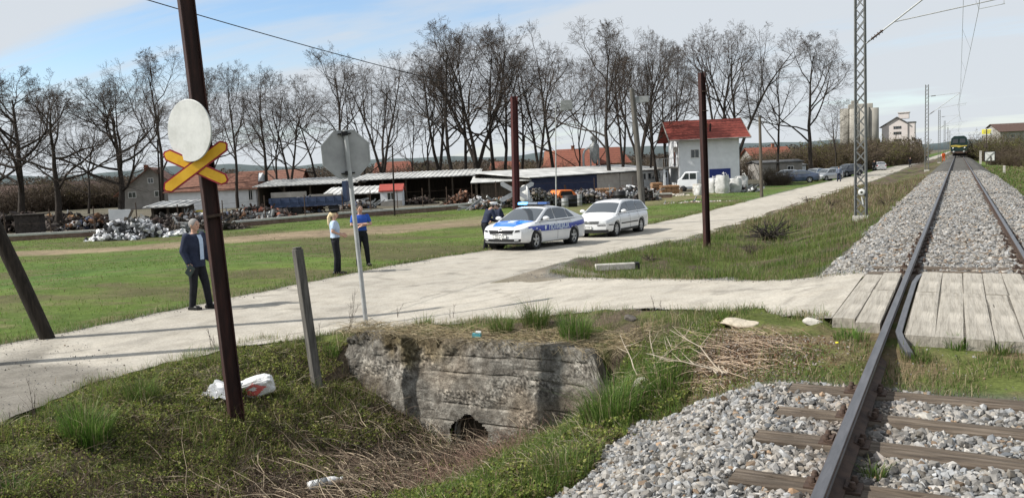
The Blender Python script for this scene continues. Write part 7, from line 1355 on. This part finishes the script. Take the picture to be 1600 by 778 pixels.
m.prism([(-.13, 1.495), (.13, 1.495), (.10, 1.575), (-.10, 1.575)], -.60, -.22, lambda a, b, h: (.10+a, h, b)); m.build('blue_lamp', 'lamp_blue_lit', lb_, bevel=.015); m = MB(); m.prism([(-.13, 1.495), (.13, 1.495), (.10, 1.575), (-.10, 1.575)], -.21, .22, lambda a, b, h: (.10+a, h, b)); m.build('centre_lens', 'lamp_glass_grey', lb_, bevel=.015); m = MB(); m.prism([(-.13, 1.495), (.13, 1.495), (.10, 1.575), (-.10, 1.575)], .23, .60, lambda a, b, h: (.10+a, h, b)); m.build('blue_lamp', 'lamp_blue', lb_, bevel=.015)
for sg in (1, -1): G['addp']('tail_light', [(-2.18, .84), (-2.34, .84), (-2.34, .95), (-2.1, .95)], lambda x, z, s=sg: G['sidey'](max(x, -2.33), z, .01, s), 'lamp_red', body, 4, 2)
m = MB(); m.tube([(-1.0, 0, 1.40), (-1.12, 0, 1.60)], .006, 5); m.build('aerial', 'car_trim', t)
# white estate car
vz = un(963.6, 371, -1.345); rz_v = math.atan2(-1, -.04); hx, hy = math.cos(rz_v), math.sin(rz_v); cpos2 = Vector((vz.x, vz.y, 0))-Vector((hx, hy, 0))*(2.34-.90)-Vector((-hy, hx, 0))*.83; cpos2.z = float(road_z(cpos2.y))+.012
t2, body2, cabin2, G2 = make_car('estate_car', 'white older estate car with black bumper trim, parked behind the police car', 'car', cpos2, rz_v, WAG, 'car_white')
t2.rotation_euler = (0, math.atan(float((road_z(cpos2.y+1.3)-road_z(cpos2.y-1.3))/2.6)), rz_v)
m = MB()
for s in (-1, 1): m = MB(); m.tube([(.35, s*.50, 1.47), (.2, s*.50, 1.505), (-1.6, s*.50, 1.485), (-1.75, s*.50, 1.43)], .012, 6); m.build('roof_rail', 'car_trim', cabin2)
# small parked cars further along
HAT = dict(L=3.95, W=1.7, H=1.46, wb=2.5, fo=.78, r=.30, top=[(-1.97, .98), (-1.0, .95), (1.0, .94), (1.5, .87), (1.9, .74), (1.975, .68)], roof=[(1.25, .90), (.45, 1.38), (0, 1.45), (-.8, 1.44), (-1.4, 1.38), (-1.93, .98)], belt=(.98, .91), A=1.2, B=.5, C=-1.45, D=-1.9, win=[(.9, .0, .0, .4), (-.05, -1.0, -.95, -.05), (-1.05, -1.6, -1.3, -1.0)], doors=(1.0,), handles=(.1,), mir=.8, front=False, tail=.1)
SUV = dict(HAT); SUV.update(L=4.4, W=1.82, H=1.68, wb=2.6, fo=.85, r=.35, top=[(-2.2, 1.08), (-1, 1.05), (1.0, 1.04), (1.6, .98), (2.1, .85), (2.2, .75)], roof=[(1.3, 1.0), (.55, 1.58), (0, 1.67), (-1.0, 1.66), (-1.9, 1.58), (-2.18, 1.08)], belt=(1.08, 1.0), A=1.25, B=.6, C=-1.92, D=-2.15, win=[(.95, .0, .0, .5), (-.05, -1.0, -.95, -.05), (-1.05, -1.9, -1.75, -1.0)])
SED = dict(OCT); SED.update(front=False)
def park(px, pb, d, rz, P, paint, name, label, z=None, lights=True):
    g = gnd(px, d); g = (g[0], g[1], g[2]+.06); t, b, c, G_ = make_car(name, label, 'car', g, rz, P, paint, 1, 'cars parked beside the far road'); 
    if lights:
        for sg in (1, -1): G_['addp']('headlight', [(.50, .58), (.80, .60), (.80, .70), (.50, .68)], lambda y, z_, s=sg: G_['fr'](s*y, z_, .012), 'lamp_clear', b, 3, 2)
        for sg in (1, -1): G_['addp']('tail_light', [(.55, .74), (.78, .74), (.78, .90), (.55, .90)], lambda y, z_, s=sg: G_['warp'](G_['xr']-.012, s*y, z_), 'lamp_red', b, 3, 2)
    return t
park(1248, 283, 96, YAW+rad(158), SED, 'car_navy', 'parked_car', 'dark blue grey saloon, leftmost of the cars parked beside the far road'); park(1273, 280, 104, YAW+rad(-135), HAT, 'car_silver', 'parked_car', 'pale silver blue hatchback second from the left in the far parked row')
park(1293, 281, 99, YAW+rad(-150), HAT, 'car_silver', 'parked_car', 'silver hatchback with glinting headlight, third in the far parked row'); park(1306, 277, 108, YAW+rad(-120), SED, 'car_grey', 'parked_car', 'grey car behind the standing man in the far parked row'); park(1325, 274, 112, YAW+rad(-150), SUV, 'car_dark', 'parked_car', 'dark blue tall car, rightmost of the far parked row by the lattice mast')
park(1374, 265, 140, YAW+rad(76), HAT, 'car_white', 'parked_car', 'white hatchback seen from behind, standing on the far road'); park(1226, 290, 101, YAW+rad(165), HAT, 'car_silver', 'parked_car', 'pale car half hidden behind brush and the leftmost dark blue parked saloon')
bush(1222, 292, 268, 90, 2, 'small bare bush growing in front of the pale half hidden parked car', 1.3); bush(1206, 292, 262, 92, 0, 'bare bush left of the half hidden pale parked car', 1.0)
# ---------------------------------------------------------------- people
pmat('skin', (.42, .25, .18), (.50, .31, .23), 12, .6); pmat('hair_grey', (.20, .19, .18), (.30, .29, .28), 40, .8); pmat('hair_blond', (.62, .48, .28), (.75, .62, .40), 30, .7); pmat('hair_dark', (.04, .03, .025), (.06, .05, .04), 30, .8)
pmat('jacket_blue', (.012, .017, .038), (.024, .032, .062), 9, .85, .004, 30); pmat('jacket_pale', (.13, .16, .22), (.18, .21, .28), 9, .85); pmat('cloth_black', (.007, .008, .011), (.014, .015, .020), 9, .9, .004, 25); pmat('shirt_pale', (.36, .46, .62), (.45, .55, .70), 9, .85, .004, 25); pmat('shirt_blue', (.02, .07, .34), (.03, .10, .42), 9, .85, .004, 25); pmat('shoe', (.01, .01, .01), rough=.35); pmat('book', (.012, .02, .02), rough=.5); pmat('hi_vis', (.75, .10, .02), (.85, .16, .03), 9, .7); pmat('cap_white', (.70, .71, .72), rough=.6); pmat('eye_dark', (.02, .015, .012), rough=.3); pmat('lips', (.33, .13, .11), rough=.6)
def fleshed(name, prims, mt, parent, vox=.012, sm=6):
    """union of tapered limbs welded into one continuous surface"""
    m = MB()
    for p in prims:
        if p[0] == 'l': 
            _, a, b, ra, rb = p; a, b = Vector(a), Vector(b); m.tube([a, (a+b)/2, b], [ra, (ra+rb)/2, rb], 14); m.ball(a, ra*.995, 14); m.ball(b, rb*.995, 14)
        elif p[0] == 'e': m.ball(p[1], p[2], 18, rot=p[3] if len(p) > 3 else None)
        elif p[0] == 'loft':
            _, secs = p; n = 20; vs = []; fs = []
            for (c, rx, ry, yaw) in secs:
                for k in range(n): a = 2*math.pi*k/n; x_, y_ = math.cos(a)*rx, math.sin(a)*ry; vs.append((c[0]+x_*math.cos(yaw)-y_*math.sin(yaw), c[1]+x_*math.sin(yaw)+y_*math.cos(yaw), c[2]))
            for i in range(len(secs)-1):
                for k in range(n): fs.append((i*n+k, i*n+(k+1) % n, (i+1)*n+(k+1) % n, (i+1)*n+k))
            m.add(vs, fs+[tuple(range(n))[::-1], tuple(range((len(secs)-1)*n, len(secs)*n))], 0, True)
    o = m.build(name, mt, parent); md = o.modifiers.new('r', 'REMESH'); md.mode = 'VOXEL'; md.voxel_size = vox; md.use_smooth_shade = True; s = o.modifiers.new('s', 'SMOOTH'); s.iterations = sm; s.factor = .5
    bpy.context.view_layer.update(); me = bpy.data.meshes.new_from_object(o.evaluated_get(bpy.context.evaluated_depsgraph_get())); o.modifiers.clear(); o.data = me; me.name = name
    for f in me.polygons: f.use_smooth = True
    return o
def person(label, loc, rz, h=1.78, pose=None, top='shirt_blue', trousers='cloth_black', sleeve='short', hair='hair_dark', hat=None, jacket_open=False, woman=False, group=None, detail=True, hold=None, cat='person'):
    """faces +x; built at 1.78 m and scaled"""
    t = thing('person', label, cat, loc, rz, group); t.scale = (h/1.78*1.10, h/1.78*1.12, h/1.78); ps = dict(lean=0, la=((0, .24, 1.18), (.02, .26, .93)), ra=((0, -.24, 1.18), (.02, -.26, .93)), lf=(.0, .10), rf=(.0, -.10), turn=0, nod=0); ps.update(pose or {}); ln = ps['lean']
    if ln:
        def bend(p): x, y, z = p; dz = max(0, z-.95); return (x+math.sin(ln)*dz, y, z-(1-math.cos(ln))*dz)
    else:
        def bend(p): return p
    sh = .185 if not woman else .165; wa = .125 if not woman else .105; hp_ = .145
    def off(p): return (p[0], p[1], p[2])
    S_ = {s: bend((0, s*sh, 1.44)) for s in (1, -1)}; E_ = {1: ps['la'][0], -1: ps['ra'][0]}; H_ = {1: ps['la'][1], -1: ps['ra'][1]}; F_ = {1: ps['lf'], -1: ps['rf']}
    neck = bend((.0, 0, 1.50)); head = bend((.02, 0, 1.655)); head = (head[0]+ps.get('hx', 0), head[1], head[2]+ps.get('hz', 0))
    tors = [(bend((0, 0, .90)), .095, hp_+.01, 0), (bend((0, 0, 1.0)), .10, hp_, 0), (bend((.005, 0, 1.12)), .092, wa+.01, 0), (bend((.01, 0, 1.28)), .108, wa+.035, 0), (bend((.0, 0, 1.38)), .10, sh, 0), (bend((-.005, 0, 1.45)), .07, sh*.82, 0), (bend((-.005, 0, 1.49)), .05, .07, 0)]
    prims = [('loft', tors), ('l', bend((-.01, 0, 1.46)), neck, .055, .052), ('l', neck, (head[0]-.01, head[1], head[2]-.06), .052, .05), ('e', head, (.092, .074, .112)), ('e', (head[0]+.025, head[1], head[2]-.06), (.055, .052, .055)), ('e', (head[0]+.092, head[1], head[2]-.012), (.018, .012, .020)), ('e', (head[0]-.005, head[1]+.074, head[2]-.01), (.018, .012, .03)), ('e', (head[0]-.005, head[1]-.074, head[2]-.01), (.018, .012, .03))]
    legp = []; slv = []
    for s in (1, -1):
        prims += [('l', S_[s], E_[s], .046, .036), ('l', E_[s], H_[s], .036, .026)]
        kx = (F_[s][0]*.45+.025, s*.095*.6+F_[s][1]*.4, .49); legp += [('l', (0, s*.08, .90), kx, .096, .070), ('l', kx, (F_[s][0]-.01, F_[s][1], .09), .070, .058)]
        prims += [('l', (0, s*.08, .88), kx, .075, .052), ('l', kx, (F_[s][0]-.01, F_[s][1], .07), .05, .036)]
        # palm and fingers
        e, hd = Vector(E_[s]), Vector(H_[s]); d = (hd-e).normalized(); side_ = Vector((1, 0, 0)) if abs(d.x) < .8 else Vector((0, 0, 1)); w_ = (side_-d*side_.dot(d)).normalized(); nrm = d.cross(w_)*s
        prims.append(('l', hd, hd+d*.07, .030, .028)); base_ = hd+d*.085
        if detail:
            for k in range(4):
                o_ = w_*(.030-.020*k); L1 = [.040, .046, .043, .034][k]; a1 = base_+o_; a2 = a1+(d*.9-nrm*.35)*L1; a3 = a2+(d*.6-nrm*.8)*L1*.75; prims += [('l', a1-d*.02, a2, .0095, .0085), ('l', a2, a3, .0085, .007)]
            th = hd+d*.03+w_*.028; prims += [('l', th, th+(w_*.6+d*.8)*.04, .011, .010), ('l', th+(w_*.6+d*.8)*.04, th+(w_*.3+d*1.0-nrm*.3)*.07, .010, .008)]
    body = fleshed('body', prims, 'skin', t, .0085 if detail else .014, 3)
    legs = fleshed('trousers', legp+[('loft', [(bend((0, 0, .86)), .10, hp_+.012, 0), (bend((0, 0, .95)), .107, hp_+.010, 0), (bend((0, 0, 1.03)), .105, hp_-.01, 0)])], trousers, t, .012, 4)
    g = .034 if sleeve == 'long' else .018; tp = [('loft', [(c, rx+g, ry+g, yw) for (c, rx, ry, yw) in [(bend((0, 0, .98 if not jacket_open else .84)), .10, hp_+(.012 if jacket_open else 0), 0)]+tors[1:-1]]+[(bend((-.005, 0, 1.485)), .062, .085, 0)])]
    for s in (1, -1):
        e = Vector(E_[s]); sh_ = Vector(S_[s]); hd = Vector(H_[s])
        if sleeve == 'long': tp += [('l', sh_, e, .074, .062), ('l', e, e.lerp(hd, .93), .062, .050)]
        else: tp += [('l', sh_, sh_.lerp(e, .62), .060, .056)]
    tpo = fleshed('jacket' if sleeve == 'long' else 'shirt', tp, top, t, .012, 4)
    if jacket_open:
        m = MB(); c1 = tors[3][0]; m.add([(.150, -.045, .98), (.150, .045, .98), (.158, .045, 1.28), (.150, .05, 1.38), (.112, .05, 1.465), (.112, -.05, 1.465), (.150, -.05, 1.38), (.158, -.045, 1.28)], [(0, 1, 2, 7), (7, 2, 3, 6), (6, 3, 4, 5)]); m.build('shirt_front', 'shirt_pale', t)
    if sleeve != 'long' or woman: m = MB(); m.lathe([(.112, .985), (.118, .985), (.118, 1.03), (.112, 1.03)], (0, 0, 0), 24); m.v = [(x_*1.0, y_*1.42, z_) for x_, y_, z_ in m.v]; m.build('belt', 'shoe', t)
    for s in (1, -1):
        m = MB(); fx, fy = F_[s]; m.prism([(-.09, -.040), (.02, -.045), (.13, -.048), (.185, -.022), (.185, .022), (.13, .048), (.02, .045), (-.09, .040)], 0.0, .055, lambda a, b, h, fx=fx, fy=fy: (fx+a, fy+b, h)); m.ball((fx-.02, fy, .065), (.07, .045, .05), 10); m.ball((fx+.07, fy, .05), (.09, .045, .035), 10); m.build('shoe', 'shoe', t, bevel=.008)
    # head details
    hd = Vector(head)
    if detail:
        for s in (1, -1): m = MB(); m.ball(hd+Vector((.080, s*.030, .008)), (.010, .013, .008), 8); m.build('eye', 'eye_dark', body)
        m = MB(); m.ball(hd+Vector((.082, 0, -.052)), (.008, .024, .008), 8); m.build('mouth', 'lips', body)
    hs = [('e', hd+Vector((-.014, 0, .022)), (.092, .082, .105))]
    m = MB(); vs = []; n = 16
    hb_ = MB(); hb_.ball(hd+Vector((-.014, 0, .018)), (.094, .083, .108), 20); keep = [f for f in hb_.f if min(hb_.v[i][0]-hd.x for i in f) < .055-.9*max(0, .03-(hb_.v[f[0]][2]-hd.z)) and max(hb_.v[i][2] for i in f) > hd.z-.055]; hb_.f = keep; hb_.m = [0]*len(keep); hb_.sm = [True]*len(keep); hr_ = hb_.build('hair', hair, body)
    if woman: fleshed('ponytail', [('l', hd+Vector((-.09, 0, .03)), hd+Vector((-.14, 0, -.08)), .035, .045), ('l', hd+Vector((-.14, 0, -.08)), hd+Vector((-.15, .0, -.26)), .045, .03), ('l', hd+Vector((-.15, 0, -.26)), hd+Vector((-.13, 0, -.36)), .03, .010)], hair, body, .012, 3)
    if hat:
        m = MB(); c_ = hd+Vector((-.005, 0, .045)); m.lathe([(.088, 0), (.090, .035), (.125, .062), (.128, .075), (.10, .088), (0, .095)], c_, 24); ht = m.build('cap', hat[0], body); m = MB(); m.lathe([(.0905, .002), (.092, .002), (.092, .034), (.0905, .034)], c_, 24); m.build('cap_band', hat[1], ht); m = MB(); m.prism([(.05, -.075), (.14, -.05), (.155, 0), (.14, .05), (.05, .075)], -.002, .006, lambda a, b, h: (c_.x+a, c_.y+b, c_.z+h-.12*max(0, a-.08))); m.build('visor', 'shoe', ht)
    return t
v = lambda *a: a
def faceto(px0, a): return YAW+rad(a)
# camera right = YAW direction angle 0; away from the camera = +90
mp = un(312, 481, -.80); person('grey haired man in open dark blue jacket and pale shirt, holding a black notebook', (mp.x, mp.y, max(H1(mp.x, mp.y), float(road_z(mp.y))+.01)), YAW+rad(-22), 1.80, dict(ra=((-.04, -.245, 1.16), (.06, -.235, .93)), la=((.0, .23, 1.16), (.10, .22, .95)), lf=(.14, .11), rf=(-.06, -.09), lean=.02, nod=0), 'jacket_blue', 'cloth_black', 'long', 'hair_grey', jacket_open=True)
mrt = [o for o in bpy.data.objects if o.get('label', '').startswith('grey haired man')][0]
c_ = mrt.matrix_world if False else None
bk = MB(); bk.box((0, 0, 0), (.16, .022, .22), (0, rad(38), 0)); bk.box((.004, -.0, .0), (.15, .026, .205), (0, rad(38), 0)); R2 = Matrix.Rotation(YAW+rad(-22), 3, 'Z'); bp = R2 @ Vector((.11, -.29, .80)); o = bk.build('notebook', 'book', loc=(mrt.location.x+bp.x, mrt.location.y+bp.y, mrt.location.z+bp.z), rot=(0, 0, YAW+rad(-22)), bevel=.003); tag(o, 'black notebook held in the hand of the grey haired man', 'notebook')
wp = un(527, 426, -.86); person('policewoman with a long blond ponytail, dark cap, pale blue shirt and black trousers', (wp.x, wp.y, H1(wp.x, wp.y)+.02), YAW+rad(12), 1.72, dict(ra=((-.05, -.22, 1.20), (.15, -.17, 1.10)), la=((-.02, .22, 1.18), (.16, .17, 1.10)), lf=(.05, .075), rf=(-.02, -.075)), 'shirt_pale', 'cloth_black', 'short', 'hair_blond', ('cloth_black', 'shoe'), woman=True)
bp = un(567, 411, -.90); person('man in a bright blue polo shirt with crossed arms, standing behind the octagonal sign pole', (bp.x, bp.y, H1(bp.x, bp.y)+.02), YAW+rad(-62), 1.80, dict(ra=((.06, -.26, 1.20), (.19, .03, 1.22)), la=((.06, .26, 1.20), (.20, -.03, 1.17)), lf=(.10, .12), rf=(-.02, -.11)), 'shirt_blue', 'cloth_black', 'short', 'hair_dark')
q = un(752, 388, -1.12); q = Vector((q.x+.05, q.y+.25, 0)); person('nearer policeman in dark uniform and white cap bending over the bonnet', (q.x, q.y, H1(q.x, q.y)), YAW+rad(28), 1.76, dict(lean=rad(24), ra=((.28, -.24, 1.08), (.46, -.12, 1.00)), la=((.30, .22, 1.08), (.48, .10, .98)), lf=(.08, .10), rf=(-.08, -.10), hx=.05, hz=-.03), 'cloth_navy' if 'cloth_navy' in MAT else 'jacket_blue', 'cloth_black', 'long', 'hair_dark', ('cap_white', 'cap_white'))
q = at(787, 366, 31.2); person('second policeman in dark uniform and white cap facing the first behind the car bonnet', (q.x, q.y, H1(q.x, q.y)), YAW+rad(200), 1.74, dict(lean=rad(20), ra=((.22, -.22, 1.10), (.38, -.10, 1.02)), la=((.22, .22, 1.10), (.38, .08, 1.02)), lf=(.04, .10), rf=(-.06, -.10), hx=.04, hz=-.02), 'jacket_blue', 'cloth_black', 'long', 'hair_dark', ('cap_white', 'cap_white'))
def far_person(px, pb, d, label, top, z=None, rz=0, tr='cloth_black', h=1.75):
    g = gnd(px, d); person(label, (g[0], g[1], g[2]+.06 if z is None else z), YAW+rz, h, dict(lf=(.12, .1), rf=(-.12, -.1)), top, tr, 'long', 'hair_dark', detail=False)
far_person(1311, 281, 92, 'man in a light top standing in front of the dark parked cars', 'jacket_pale', rz=rad(90), tr='jacket_blue'); far_person(1366, 266, 136, 'dark clothed person standing left of the distant white car', 'cloth_black', rz=rad(-90)); far_person(1422, 262, 152, 'dark clothed pedestrian walking on the far road', 'cloth_black', rz=rad(-90)); far_person(1447, 252, 205, 'second dark pedestrian, further along the far road', 'cloth_black', rz=rad(-90)); g = at(1474, 250, 160); far_person(1474, 250, 160, 'person in bright orange work clothes standing left of the locomotive', 'hi_vis', rz=rad(-90), tr='hi_vis', h=1.85)
